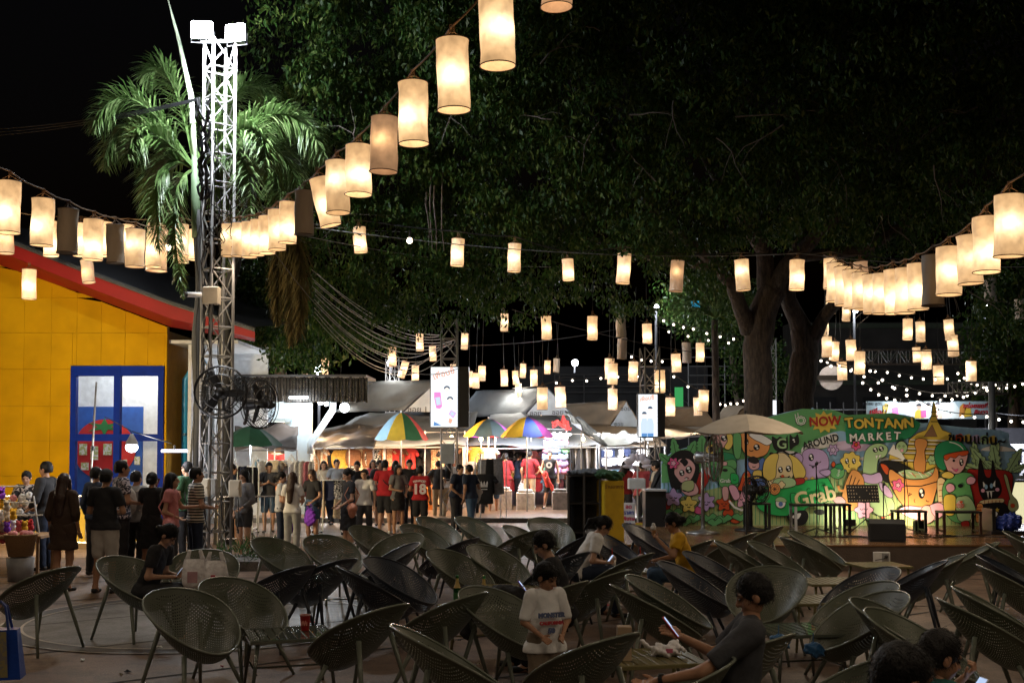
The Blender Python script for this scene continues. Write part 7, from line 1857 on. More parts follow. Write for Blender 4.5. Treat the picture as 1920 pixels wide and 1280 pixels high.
# music stand with perforated desk
t = thing('music_stand', 'black perforated music stand on a pole in the middle of the stage', 'music stand', SG(1623, 20.0))
z = P(960,925,20.0).z-STZ
q = MB(); q.rbox((0,0,0), (.56,.015,.32), .01); dk = q.build('desk', blk, t); dk.location = (-.06,0,z); dk.rotation_euler = (R(-18),0,0)
q = MB()
for j in range(5):
 for i in range(12):
  if 3 <= i <= 8 and 1 <= j <= 3 and (i+j) % 5: continue
  q.tube([(-.25+.046*i,-.012,-.125+.06*j),(-.25+.046*i,-.0085,-.125+.06*j)], .0105, 6)
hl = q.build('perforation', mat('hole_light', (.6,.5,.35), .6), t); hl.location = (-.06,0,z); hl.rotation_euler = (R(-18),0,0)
q = MB(); q.tube([(0,.03,z-.12),(0,.03,.25)], .012, 8); 
for k in range(3): a = 2*PI*k/3+.5; q.tube([(0,.03,.28),(.30*math.cos(a),.03+.30*math.sin(a),.01)], .011, 6)
q.build('tripod', blk, t)
def micstand(label, px, d, ztopy, boom=None):
 t = thing('microphone_stand', label, 'microphone stand', SG(px, d)); z = P(960, ztopy, d).z-STZ
 q = MB(); q.tube([(0,0,.02),(0,0,z)], .010, 6)
 for k in range(3): a = 2*PI*k/3+.2; q.tube([(0,0,.12),(.32*math.cos(a),.32*math.sin(a),.01)], .011, 6)
 q.build('stand', blk, t); q = MB(); q.tube([(0,-.0,z-.02),(-.02,-.05,z+.03),(-.03,-.12,z+.05)], [.013,.014,.026], 8); q.ball((-.03,-.14,z+.05), .03, 6); q.build('microphone', blk, t)
 q = MB(); pts = [(0,-.02,z*.9),(.05,-.05,z*.5),(.02,-.05,.1),(.3,-.2,.012),(.7,-.3,.012)]; q.tube(pts, .006, 5); q.build('cable', MATS['rubber_black'], t)
micstand('microphone on straight stand before the purple cloud painting', 1530, 20.0, 874)
micstand('microphone on straight stand before the orange mortar painting', 1695, 20.1, 868)
micstand('thin short microphone stand near the helmet boy painting left side', 1655, 20.4, 912)
q = MB(); rs = random.Random(4)
for k in range(9):
 x = 1450+k*45; a = SG(x, 19.6); pts = [a+Vector((0,0,.012))]
 for i in range(10): pts.append(pts[-1]+Vector((rs.uniform(.0,.16), rs.uniform(-.12,.12), 0)))
 q.tube(pts, .009, 5)
single(q, 'stage_cables', MATS['rubber_black'], 'black cables snaking over the stage boards', 'cable')
t = thing('small_speaker', 'small black amplifier box beside the orange floor light', 'speaker', SG(1722, 20.9)); q = MB(); q.rbox((0,0,.10), (.2,.15,.18), .01); q.build('box', blk, t); q = MB(); q.tube([(0,-.08,.1),(0,-.074,.1)], .06, 10); q.build('cone', MATS['grille_dark'], t)
# black shelf cart and yellow sheet box between market and chairs
t = thing('black_shelf', 'tall black open shelf frame with bundle of cloth on top, centre', 'shelf', (X(1096,19.2), 19.2, 0), R(-6)); H = P(960,888,19.2).z; w = .52
for a in (-1,0,1):
 q = MB(); q.box((a*w/2,-.25,H/2), (.035,.035,H)); q.build('upright', mat('shelf_frame', (.09,.09,.095), .5), t)
for z in (.02, H*.36, H*.68, H-.02): q = MB(); q.box((0,-.0,z), (w,.5,.03)); q.build('shelf_board', mat('shelf_dark', (.02,.02,.022), .6), t)
q = MB(); q.box((0,.25,H/2), (w,.02,H-.1)); q.box((-w/2,.0,H/2), (.015,.46,H-.1)); q.build('panel', MATS['shelf_dark'], t)
t = thing('grey_tarp', 'crumpled dark grey tarp lying on top of the black shelf', 'tarp', (X(1098,19.2), 19.2, H)); sdf_obj('cloth', [sdf([ell((0,0,.02),(.30,.24,.05)), ell((.1,0,.05),(.14,.15,.04))], .016, .03, .012, 26)], canv, t)
t = thing('green_cloth', 'dark green cloth bundle on top of the yellow box', 'cloth', (X(1140,19.0), 19.0, H-.06)); sdf_obj('cloth', [sdf([ell((0,0,.05),(.24,.22,.07)), ell((-.08,0,.09),(.1,.13,.05)), ell((.1,0,.0),(.12,.2,.06))], .016, .03, .015, 26)], mat('cloth_dkgreen', (.03,.09,.04), .85), t)
t = thing('yellow_box', 'tall yellow sheet metal box with faint thai lettering right of the black shelf', 'box', (X(1144,19.0), 19.0, 0), R(14)); q = MB(); q.rbox((0,0,(H-.1)/2), (.34,.42,H-.1), .012); q.build('body', mat('box_yellow', (.55,.36,.012), .5), t)
text('ร้านอาหาร', .085, mat('ink_brown', (.2,.08,.02), .6), t, (0,-.214,H-.2))
# black desk at the left end of the stage
t = thing('black_desk', 'black sound desk with white top edge left of the mural', 'desk', (X(1226,22.2), 22.2, STZ-.05)); q = MB(); q.rbox((0,0,.37), (.40,.5,.74), .01); q.build('panel', mat('desk_black', (.012,.013,.015), .5), t); q = MB(); q.box((0,-.02,.75), (.42,.54,.03)); q.build('top', mat('desk_white', (.55,.56,.58), .4), t)
# signs and board behind yellow box
t = thing('price_board', 'white board crowded with red and blue thai lettering behind the yellow box', 'sign board', (X(1178,23), 23, 0)); zt = P(960,942,23).z
q = MB(); q.rbox((0,0,zt/2), (.26,.03,zt), .005); q.build('board', mat('board_white', (.6,.6,.62), .5), t)
for k, s_ in enumerate(('ลด','ราคา','พิเศษ','20','บาท','ทุกชิ้น')): text(s_, .11, mat('ink_'+('red' if k%2 == 0 else 'blue'), (.55,.03,.1) if k%2 == 0 else (.05,.08,.4), .6), t, (.0,-.018,zt-.08-k*.12), off=.003)
t = thing('price_sign', 'small orange, yellow and green sign on the step left of the black desk', 'sign', (X(1200,22.6), 22.6, .22)); q = MB(); q.rbox((0,0,.12), (.19,.02,.24), .004); q.build('board', mat('sign_orange', (.6,.12,.02), .5), t)
q = MB(); q.box((0,-.013,.21), (.18,.006,.04)); q.build('print', mat('sign_yellow', (.6,.5,.05), .5), t); q = MB(); q.prism([(-.03,.02),(.09,.02),(.09,.12)], -.016, -.012); q.build('print', mat('sign_green', (.1,.4,.08), .5), t)
t = thing('toy_stand', 'pole stand with white petal shaped balloons and a tray of toys', 'stand', (X(1195,24), 24, 0)); zt = P(960,872,24).z
q = MB(); q.tube([(0,0,0),(0,0,zt)], .018, 8); q.build('pole', mat('pole_white', (.6,.6,.6), .4), t)
for k in range(7): a = PI*k/6; q = MB(); q.ball((.20*math.cos(a), 0, zt-.02+.20*math.sin(a)), .12, 8, (.35+.6*abs(math.cos(a)),.35,.35+.6*abs(math.sin(a)))); q.build('balloon', mat('balloon_white', (.75,.72,.85), .35), t, True)
q = MB(); q.rbox((-.02,0,zt-.38), (.36,.25,.22), .02); q.build('tray', mat('tray_white', (.6,.65,.7), .5), t)
# ================================================================== PEOPLE
SK = [mat('skin_a', (.42,.22,.13), .5, var=.08, vscale=20), mat('skin_b', (.50,.28,.18), .5, var=.08, vscale=20), mat('skin_c', (.30,.15,.085), .5, var=.08, vscale=20)]
hairm = mat('hair_black', (.006,.005,.005), .55, var=.4, vscale=40, bump=.3, bscale=90, spec=.3)
hairb = mat('hair_brown', (.045,.022,.014), .4, var=.4, vscale=40, bump=.5, bscale=60)
FC = {'black':(.016,.016,.019),'navy':(.012,.022,.05),'white':(.8,.8,.8),'cream':(.5,.43,.33),'red':(.42,.012,.02),'dkred':(.22,.01,.015),'grey':(.17,.17,.18),'dkgrey':(.045,.047,.055),'brown':(.055,.03,.018),'green':(.035,.10,.045),'teal':(.01,.09,.08),'yellow':(.62,.34,.012),'pink':(.60,.22,.22),'hotpink':(.62,.10,.12),'denim':(.05,.10,.18),'ltgrey':(.40,.41,.42),'khaki':(.42,.32,.2),'beige':(.46,.42,.38),'tan':(.22,.17,.12),'dkolive':(.05,.05,.03),'purple':(.18,.03,.45)}
FM = {k: mat('fabric_'+k, v, .85, var=.14, vscale=7, bump=.25, bscale=30) for k, v in FC.items()}
FM['stripe'] = stripe_mat('fabric_stripe', (.02,.02,.02), (.6,.55,.45), 7.5, 'Z'); FM['floral'] = pattern_mat('fabric_floral', (.015,.015,.02), (.55,.48,.45), 14)
FM['check'] = pattern_mat('fabric_mono', (.03,.03,.05), (.6,.55,.62), 18)
eyem = mat('eye_dark', (.01,.008,.007), .2, var=0); eyew = mat('eye_white', (.6,.58,.56), .3, var=0); lipm = mat('lip', (.38,.10,.09), .5); shoe_b = mat('shoe_black', (.015,.015,.015), .6); shoe_w = mat('shoe_white', (.6,.6,.6), .6)
def rotx(a): c, s = math.cos(a), math.sin(a); return np.array([[1,0,0],[0,c,-s],[0,s,c]])
def rotz(a): c, s = math.cos(a), math.sin(a); return np.array([[c,-s,0],[s,c,0],[0,0,1]])
def hand_prims(w, e, front, side, s, grip=.6):
 """hand beyond wrist w coming from elbow e; fingers curl toward front"""
 d = w-e; d = d/np.linalg.norm(d); f = front-d*front.dot(d); n_ = np.linalg.norm(f); f = f/n_ if n_ > .1 else np.array([0,0,1.]); l = np.cross(d, f)
 pc = w+d*.045*s; pr = [cap(w-d*.03, w+d*.01, .022*s, .021*s), cap(pc-l*.018*s, pc+l*.018*s, .021*s, .021*s, (f, 1.5)), cap(pc+d*.03*s-l*.022*s, pc+d*.03*s+l*.022*s, .014*s, .014*s)]
 for i, L_ in enumerate((.055,.064,.060,.048)):
  o = pc+d*.038*s+l*(-.027+.018*i)*s; k1 = o+(d*math.cos(grip)+f*math.sin(grip))*L_*.55*s; k2 = k1+(d*math.cos(grip*2.2)+f*math.sin(grip*2.2))*L_*.5*s
  pr += [cap(o, k1, .0095*s, .0085*s, k=.004), cap(k1, k2, .0085*s, .0072*s, k=.004)]
 o = pc-d*.02*s-l*.026*side*s; k1 = o+(d*.7-l*.55*side+f*.35)*.038*s; k2 = k1+(d*.8+f*.5-l*.1*side)*.03*s
 pr += [cap(o, k1, .012*s, .010*s, k=.006), cap(k1, k2, .010*s, .008*s, k=.004)]
 return pr, pc
def person(label, px, d, face, H=1.68, sex='m', top='black', bottom='denim', pose='stand', arms=('down','down'), hair='short', legs='long', sleeve=.62, lean=0., head=(0.,0.), skin=0, shoes='b', z0=0., hem=-.07, hm=None, near=False, group=None, stance=0., fat=1., stance_y=0., x=None, sitz=.44, child=False):
 s = H/1.7; rs = random.Random(hash(label) % 1000 if False else int(px*13+d*7))
 t = thing('person', label, 'person', (X(px, d) if x is None else x, d, z0), R(face-90), group)
 hsc = 1.0 if not child else 1.28          # children's heads are large for the body
 W = 1.0 if sex == 'm' else .90
 sit = pose == 'sit'
 A = lambda *v: np.array(v, float)*s
 pel = A(0,0,(.94 if not sit else 0)); 
 if sit: pel = np.array([0,0,sitz+.10])
 Rl = rotx(-R(lean))
 def up(x_, y_, z_): return pel + Rl @ A(x_, y_, z_-.94)
 waist, chest, nb = up(0,0,1.08), up(0,.0,1.27), up(0,-.012,1.43)
 hc = up(0,.015,1.575)
 Rh = rotz(-R(head[0]))@Rl@rotx(-R(head[1])) 
 sh = {1: up(.185*W,0,1.385), -1: up(-.185*W,0,1.385)}
 fr = Rl @ np.array([0,1.,0]); frn = fr
 el, wr = {}, {}
 for sd, a in zip((-1, 1), arms):
  if a == 'down': el[sd] = up(sd*.235*W,-.03,1.11); wr[sd] = up(sd*.25*W,.04,.87)
  elif a == 'phone': el[sd] = up(sd*.24*W,.06,1.13); wr[sd] = up(sd*.05,.27,1.20)
  elif a == 'hold': el[sd] = up(sd*.25*W,.03,1.12); wr[sd] = up(sd*.08,.24,1.08)
  elif a == 'low': el[sd] = up(sd*.25*W,.02,1.11); wr[sd] = up(sd*.12,.20,.98)
  elif a == 'reach': el[sd] = up(sd*.25*W,.12,1.16); wr[sd] = up(sd*.18,.36,1.18)
  elif a == 'up': el[sd] = up(sd*.26*W,.13,1.22); wr[sd] = up(sd*.10,.25,1.45)
  elif a == 'hip': el[sd] = up(sd*.36*W,-.03,1.15); wr[sd] = up(sd*.20,.08,1.0)
  elif a == 'knee': el[sd] = up(sd*.26*W,.10,1.14); wr[sd] = np.array([sd*.14, .40, sitz+.16])*np.array([s,s,1])
  elif a == 'bag': el[sd] = up(sd*.25*W,-.05,1.12); wr[sd] = up(sd*.22*W,.14,1.03)
  else: el[sd] = up(*a[0]); wr[sd] = up(*a[1])
 hip = {sd: pel+A(sd*.088*(1.05 if sex=='f' else 1),0,-.03) for sd in (-1,1)}
 kn, an = {}, {}
 for sd in (-1,1):
  if sit:
   kn[sd] = np.array([sd*.13*s, .42*s, max(.40*s, sitz+.09)]); an[sd] = np.array([sd*.12*s, .40*s+.06*sd*s, .085*s])
  else:
   st = stance*sd; kn[sd] = A(sd*.10+0, st*.5+.015, .485); an[sd] = A(sd*(.095+stance_y), st-.02, .085)
 h = .013 if near else .019
 # ------ body (skin)
 hb = []; fl = (fr, 1.35)
 br = [cap(pel, waist, .135*s*fat, .115*s*fat, fl), cap(waist, chest, .115*s*fat, .135*s*W, fl), cap(sh[-1]*.8+sh[1]*.2, sh[1]*.8+sh[-1]*.2, .062*s, .062*s), cap(nb-Rl@A(0,0,.03), hc-Rl@A(0,-.0,.06), .052*s*(W**.5), .047*s)]
 for sd in (-1,1):
  br += [cap(sh[sd], el[sd], .045*s*W, .037*s*W, k=.015), cap(el[sd], wr[sd], .037*s*W, .024*s*W), cap(hip[sd], kn[sd], .083*s*fat, .053*s), cap(kn[sd], kn[sd]*.6+an[sd]*.4, .052*s, .051*s), cap(kn[sd]*.6+an[sd]*.4, an[sd], .051*s, .033*s), cap(an[sd], an[sd]+A(0,.03,-.04), .034*s, .036*s), cap(an[sd]+A(0,-.03,-.05), an[sd]+A(sd*.02,.14,-.062), .034*s, .026*s)]
 parts = [sdf(br, h, .035*s)]
 # ------ head
 Mh = Rh; q = lambda x_, y_, z_: hc+Mh@(np.array([x_,y_,z_])*s*hsc)
 r = lambda a, b, c: np.array([a,b,c])*s*hsc
 hp = [ell(q(0,-.012,.03), r(.074,.093,.092), Mh), ell(q(0,.025,-.045), r(.056,.062,.062), Mh), cap(q(0,.052,-.088), q(0,.045,-.07), .024*s*hsc, .03*s*hsc),
          cap(q(0,.082,.018), q(0,.102,-.018), .009*s*hsc, .0155*s*hsc, k=.014), cap(q(-.013,.087,-.020), q(.013,.087,-.020), .009*s*hsc, .009*s*hsc, k=.01),
          cap(q(-.020,.080,-.052), q(.020,.080,-.052), .0085*s*hsc, .0085*s*hsc, k=.012), cap(q(-.016,.080,-.062), q(.016,.080,-.062), .009*s*hsc, .009*s*hsc, k=.01),
          cap(q(-.045,.070,.030), q(-.014,.081,.028), .009*s*hsc, .009*s*hsc, k=.014), cap(q(.014,.081,.028), q(.045,.070,.030), .009*s*hsc, .009*s*hsc, k=.014)]
 for sd in (-1,1): hp += [ell(q(sd*.077,-.008,-.008), r(.012,.022,.032), Mh, k=.01), cap(q(sd*.042,.055,-.022), q(sd*.04,.06,-.03), .018*s*hsc, .018*s*hsc, k=.02)]
 parts.append(sdf(hp, .007 if near else .010, .022*s))
 pcs = {}
 for sd in (-1,1):
  gp = .9 if arms[(0,None,1)[sd+1] if False else (0 if sd < 0 else 1)] in ('phone','hold','up','reach') else .35
  up_ = np.array([0,0,1.]) if gp > .5 else fr
  pr, pc = hand_prims(wr[sd], el[sd], up_, sd, s*(W**.5), gp); parts.append(sdf(pr, .0048 if near else .0075, .010)); pcs[sd] = pc
 sdf_obj('body', parts, SK[skin], t)
 # ------ face details
 q2 = MB()
 for sd in (-1,1):
  c = q(sd*.030,.0825,.008); q2.ball(c, .0085*s*hsc, 5, (1.25,.7,.8))
 q2.build('eyes', eyem, t, True)
 if near:
  q2 = MB()
  for sd in (-1,1): q2.tube([q(sd*.014,.0915,.034), q(sd*.03,.088,.040), q(sd*.046,.076,.035)], .0032*s, 5)
  q2.build('eyebrow', hairm, t); q2 = MB(); q2.tube([q(-.020,.085,-.056), q(-.007,.0905,-.0545), q(.007,.0905,-.0545), q(.020,.085,-.056)], [.003,.0055,.0055,.003], 6); q2.build('lips', lipm, t, True)
 # ------ hair
 HM = hm or hairm; hh = .009 if near else .013
 base = [ell(q(0,-.020,.040), r(.086,.100,.096), Mh), ell(q(0,-.045,.0), r(.080,.072,.085), Mh)]
 if hair in ('short','cap','fringe'):
  sub = [ell(q(0,.125,-.03), r(.085,.085,.088), Mh, sub=True), ell(q(0,.0,-.115), r(.12,.16,.07), Mh, sub=True)]
  if hair == 'fringe': base.append(cap(q(-.05,.06,.075), q(.05,.062,.075), .028*s, .028*s)); 
  V = sdf(base+sub, hh, .02, .0022*s, 60)
  ho = sdf_obj('hair', [V], HM, t)
  if hair == 'cap':
   V = sdf([ell(q(0,-.015,.055), r(.092,.105,.085), Mh), ell(q(0,.11,.062), r(.065,.07,.012), Mh), ell(q(0,.0,-.045), r(.14,.2,.075), Mh, sub=True)], .010, .012); sdf_obj('cap', [V], FM['dkgrey'], t)
 else:
  sub = [ell(q(0,.130,-.025), r(.072,.088,.092), Mh, sub=True)]
  if hair == 'long':
   b1 = hc+Mh@A(0,-.055,.0); b2 = up(0,-.115,1.35); b3 = up(0,-.125,1.12)
   base += [cap(b1, b2, .085*s, .085*s, (fr, 1.6)), cap(b2, b3, .085*s, .062*s, (fr, 2.1)), cap(q(-.078,.0,.02), up(-.10,.02,1.33), .026*s, .028*s), cap(q(.078,.0,.02), up(.10,.02,1.33), .026*s, .028*s)]
  elif hair == 'mid':
   b1 = hc+Mh@A(0,-.045,.0); b2 = up(0,-.07,1.43); base += [cap(b1, b2, .090*s, .085*s, (fr, 1.4)), cap(q(-.080,.01,.02), q(-.085,.01,-.10), .026*s, .03*s), cap(q(.080,.01,.02), q(.085,.01,-.10), .026*s, .03*s)]
  elif hair == 'bun':
   base += [ell(q(0,-.125,-.015), r(.045,.045,.045), Mh)]; sub.append(ell(q(0,.0,-.11), r(.12,.12,.06), Mh, sub=True))
  elif hair == 'pony':
   base += [cap(q(0,-.115,.02), q(0,-.165,-.06), .034*s, .036*s), cap(q(0,-.165,-.06), q(0,-.15,-.20), .036*s, .014*s)]; sub.append(ell(q(0,.0,-.11), r(.12,.12,.06), Mh, sub=True))
  ho = sdf_obj('hair', [sdf(base+sub, hh, .022, .003*s, 55)], HM, t)
 if near:      # loose strands lying over the hair
  g_ = np.random.default_rng(int(d*10)); me = ho.data; n_ = len(me.vertices); co = np.empty(n_*3); me.vertices.foreach_get('co', co); co = co.reshape(-1,3); no = np.array([v.normal[:] for v in me.vertices])
  ix = g_.integers(0, n_, 1500); p_ = co[ix]+no[ix]*.001; dd_ = no[ix]*.25+g_.normal(size=(1500,3))*.35+np.array([0,0,-.75])+fr*.25; dd_ /= np.linalg.norm(dd_, axis=1)[:,None]; L_ = g_.uniform(.015,.045,1500)[:,None]
  w_ = np.cross(dd_, no[ix]); w_ /= (np.linalg.norm(w_, axis=1)[:,None]+1e-9); w_ *= .0011; m_ = p_+dd_*L_*.5+no[ix]*.004
  o_ = inst(np_mesh('hair_strands', np.stack([p_-w_, p_+w_, m_+dd_*L_*.5, m_-w_*.2], 1).reshape(-1,3), np.arange(6000).reshape(-1,4), HM), 'hair_strands', t); o_['kind'] = 'stuff'
 # ------ top
 tf = 1.06*fat; th = []; hemz = up(0,0,.94+hem); hp_ = up(0,0,.94+hem-.0)
 low = up(0,0,.94+hem+.02)
 lo_ = low+np.array([0,0,.0]); tp = [cap(lo_+A(-.078*fat*(W**.5),0,0), lo_+A(.078*fat*(W**.5),0,0), .124*s*fat, .124*s*fat, (fr, 1.08))]+[cap(low, waist, .150*s*tf, .140*s*tf, fl), cap(waist, chest, .140*s*tf, .152*s*W, fl), cap(sh[-1]*.82+sh[1]*.18, sh[1]*.82+sh[-1]*.18, .078*s, .078*s), cap(chest, nb-Rl@A(0,0,.045), .13*s*W, .070*s, fl)]
 clip = [(hemz, -(Rl@np.array([0,0,1.])))]
 if sit: clip = [(hemz-np.array([0,0,.0]), -(Rl@np.array([0,0,1.])))]
 tparts = [sdf(tp, h, .04*s, (.009 if near else .006)*s, 19, clip)]
 if top is not None:
  if sleeve > 0:
   for sd in (-1,1):
    e1 = sh[sd]+(el[sd]-sh[sd])*min(1, sleeve); sp = [cap(sh[sd]*.92+sh[-sd]*.08, e1, .082*s, .066*s)]
    if sleeve > 1: sp.append(cap(el[sd], el[sd]+(wr[sd]-el[sd])*(sleeve-1), .058*s, .042*s))
    dd = (el[sd]-sh[sd]); dd = dd/np.linalg.norm(dd); cl = [(e1, dd)] if sleeve <= 1 else None
    tparts.append(sdf(sp, h, .02*s, .004*s, 30, cl))
  sdf_obj('shirt', tparts, FM[top], t)
 # ------ bottom
 if legs in ('long','short','shorts'):
  tt = .98 if legs == 'long' else .0; bp_ = [cap(pel+A(0,0,-.01), pel+A(0,0,.09)@Rl.T if False else waist*.6+pel*.4, .148*s*fat, .132*s*fat, fl)]
  bparts = []
  for sd in (-1,1):
   k1 = kn[sd]; 
   if legs == 'long':
    bp_ += [cap(hip[sd], k1, .100*s*fat, .072*s), cap(k1, an[sd]+A(0,0,.0), .072*s, .058*s)]
   else:
    fr_ = .86 if legs == 'shorts' else .55; e = hip[sd]+(k1-hip[sd])*fr_; bp_ += [cap(hip[sd], e, .102*s*fat, .092*s)]
  V = sdf(bp_, h, .03*s, .005*s, 20); sdf_obj('trousers' if legs == 'long' else 'shorts', [V], FM[bottom], t)
 elif legs in ('skirt','dress'):
  z_ = .60 if legs == 'skirt' else .50
  if sit: V = sdf([cap(pel, waist*.5+pel*.5, .15*s, .13*s, fl), cap((hip[1]+hip[-1])/2, (kn[1]+kn[-1])/2, .17*s, .15*s)], h, .03, .006, 20)
  else: V = sdf([cap(waist, pel, .13*s, .165*s, (fr,1.25)), cap(pel, A(0,0,z_), .165*s, .19*s, (fr,1.2))], h, .03, .010*s, 26, [(A(0,0,z_), np.array([0,0,-1.]))])
  sdf_obj('skirt', [V], FM[bottom], t)
 # ------ shoes
 sp = []
 for sd in (-1,1): sp += [cap(an[sd]+A(0,-.03,-.052), an[sd]+A(sd*.02,.145,-.060), .038*s, .034*s, (np.array([0,0,1.]), 1.25)), cap(an[sd]+A(0,-.02,-.03), an[sd]+A(0,.03,-.04), .038*s, .036*s)]
 sdf_obj('shoes', [sdf(sp, .014, .02, 0, 1, [(np.array([0,0,.0]), np.array([0,0,-1.])), (A(0,0,.072), np.array([0,0,1.]))])], shoe_w if shoes == 'w' else (SK[skin] if shoes == 's' else shoe_b), t)
 t['_s'] = s
 return t, dict(up=up, wr=wr, el=el, hc=hc, q=q, pel=pel, pc=pcs, fr=fr, s=s, sh=sh, Mh=Mh, Rl=Rl)
def wpt(t, p): return Matrix.Translation(t.location) @ Matrix.Rotation(t.rotation_euler.z, 4, 'Z') @ Vector(p)
def prop_phone(t, J, col, label, both=True, sd=1, lit=True, rz=0.):
 p = (J['pc'][1]+J['pc'][-1])/2+np.array([0,.015,.035]) if both else J['pc'][sd]+np.array([0,.03,.04])
 w = wpt(t, p); o = thing('phone', label, 'phone', w, t.rotation_euler.z+rz); 
 q = MB(); q.rbox((0,0,0), (.074,.010,.150), .006); b = q.build('case', FM.get(col) or MATS[col], o); q = MB(); q.box((0,-.0065,0), (.066,.002,.136)); c = q.build('display', glow('phone_lit', (.55,.7,1), .9) if lit else blk, o)
 for u in (b, c): u.rotation_euler = (R(-38),0,0)
 return o
def shoulder_bag(t, J, label, col, sd=1, size=(.15,.07,.13), strap=True, z=-.02, y=.02, cat='bag', mt=None):
 s = J['s']; p = J['up'](sd*.24, y, .94+z); w = wpt(t, p); o = thing('shoulder_bag', label, cat, w, t.rotation_euler.z)
 m_ = mt or FM[col]; sdf_obj('bag', [sdf([ell((0,0,-.02),(size[0]*.55,size[1],size[2])), cap((-size[0]*.5,0,.02),(size[0]*.5,0,.02),size[1]*.9,size[1]*.9)], .012, .03, .004, 30)], m_, o)
 if strap:
  a = J['sh'][-sd if strap == 'cross' else sd]+J['Rl']@np.array([0,0,.075*s]); rel = lambda v: Vector(v)-Vector(p)
  q = MB(); q.tube([rel(a), rel((a+p)/2+J['fr']*-.14), rel(p+np.array([0,-.05,.08]))], .012, 5); q.tube([rel(a), rel((a+p)/2+J['fr']*.14), rel(p+np.array([0,.05,.08]))], .009, 5); q.build('strap', m_, o)
 return o
def hand_bag(t, J, label, mt, sd=1, size=(.14,.06,.17)):
 p = J['pc'][sd]; w = wpt(t, p); o = thing('carry_bag', label, 'bag', w, t.rotation_euler.z)
 sdf_obj('bag', [sdf([ell((0,0,-.10-size[2]),(size[0],size[1],size[2])), ell((0,0,-.12-size[2]*1.4),(size[0]*.95,size[1],size[2]*.5))], .013, .04, .008, 32)], mt, o)
 q = MB(); 
 for y in (-.03,.03): q.tube([(-.06,y,-.12),(-.03,y*.5,-.02),(0,y*.3,.0),(.03,y*.5,-.02),(.06,y,-.12)], .007, 5)
 q.build('handle', mt, o); return o
GL, GMi, GF = 'shoppers at the left by the yellow building', 'shoppers in the middle before the tents', 'shoppers far off by the toy stall'
# ---- left group
t, J = person('woman with tied hair in dark patterned top hugging plush flowers at far left', 51, 19.0, -80, 1.56, 'f', 'floral', 'black', arms=('hold','hold'), hair='bun', legs='short', skin=1, shoes='s', group=GL, head=(0,18))
o = thing('plush_bouquet', 'bunch of pink and white plush flowers held by woman at far left', 'plush', wpt(t, (J['pc'][1]+J['pc'][-1])/2+np.array([0,.05,.06])))
for k, (a, b, c) in enumerate(((-.13,.08,'pink'),(.02,.10,'white'),(-.10,-.03,'cream'),(.07,0,'cream'),(-.02,-.14,'white'),(.13,.13,'white'))): q = MB(); q.ball((a,-.02,b), .065, 7, (1,.8,.85)); q.ball((a+.03,-.06,b+.03), .03, 5); q.build('flower', FM[c], o, True)
person('man in black jacket and dark jeans facing left beside the woman with plush flowers', 88, 18.3, 170, 1.73, 'm', 'black', 'navy', arms=('low','low'), hair='short', sleeve=1.8, group=GL, head=(0,8))
person('woman with very long dark hair in oversized brown shirt, seen from behind', 121, 15.7, 80, 1.61, 'f', 'brown', 'brown', arms=('down','down'), hair='long', legs='short', sleeve=1.3, hem=-.34, group=GL, hm=hairb, fat=1.15)
person('man in black cap, black t-shirt and pale shorts, seen from behind', 199, 15.5, 80, 1.67, 'm', 'black', 'beige', arms=('hold','hold'), hair='cap', legs='shorts', sleeve=.7, group=GL, fat=1.12, stance_y=.03, head=(-10,5))
person('dark haired man half hidden behind the man in the black cap', 181, 17.6, 60, 1.66, 'm', 'navy', 'black', arms=('down','down'), group=GL, sleeve=1.6)
t, J = person('tall man in black and white patterned shirt behind the white backpack', 228, 17.0, 35, 1.77, 'm', 'check', 'black', arms=('hold','hold'), group=GL, fat=1.08)
def backpack(t, J, label, mt):
 p = J['up'](0,-.19,1.20); o = thing('backpack', label, 'backpack', wpt(t, p), t.rotation_euler.z)
 sdf_obj('pack', [sdf([ell((0,0,0),(.15,.09,.21)), ell((0,-.05,-.08),(.11,.07,.10)), cap((0,0,.18),(0,0,.2),.05,.04)], .013, .03, .004, 25)], mt, o)
 q = MB()
 for s_ in (-1,1): q.tube([(s_*.09,.07,.15),(s_*.12,.16,.21),(s_*.12,.28,.12),(s_*.13,.27,-.05),(s_*.12,.10,-.14)], .016, 5)
 q.build('strap', mt, o)
t, J = person('person with dark hair wearing a pale backpack before the blue window', 256, 17.6, 70, 1.60, 'm', 'ltgrey', 'black', arms=('hold','down'), group=GL, hair='short'); backpack(t, J, 'white backpack on the person before the blue window', FM['beige'])
t, J = person('woman in black dress with bun raising a red phone before the window', 286, 17.0, 80, 1.59, 'f', 'black', 'black', arms=('up','down'), hair='bun', legs='dress', sleeve=.9, group=GL)
prop_phone(t, J, 'red', 'red cased phone held up before the blue window', False, -1, False)
t, J = person('woman with long dark hair in pale pink top facing right beside tower', 322, 16.4, 5, 1.60, 'f', 'pink', 'dkgrey', arms=('reach','bag'), hair='long', group=GL, skin=1, sleeve=.5); shoulder_bag(t, J, 'pink padded bag on hip of the woman in pale pink', 'pink', 1, (.17,.08,.13))
person('young man in green t-shirt looking left behind the tower', 352, 19.5, 150, 1.71, 'm', 'green', 'black', arms=('down','hold'), group=GL, skin=1)
person('man in black and cream striped t-shirt standing left of the tower leg', 368, 17.0, 30, 1.67, 'm', 'stripe', 'navy', arms=('hold','hold'), group=GL, hair='short')
person('woman in grey cardigan with white collar looking down right of the tower', 459, 20.0, -120, 1.56, 'f', 'grey', 'dkgrey', arms=('low','down'), hair='mid', legs='short', group=GL, sleeve=1.7, skin=1, head=(0,20))
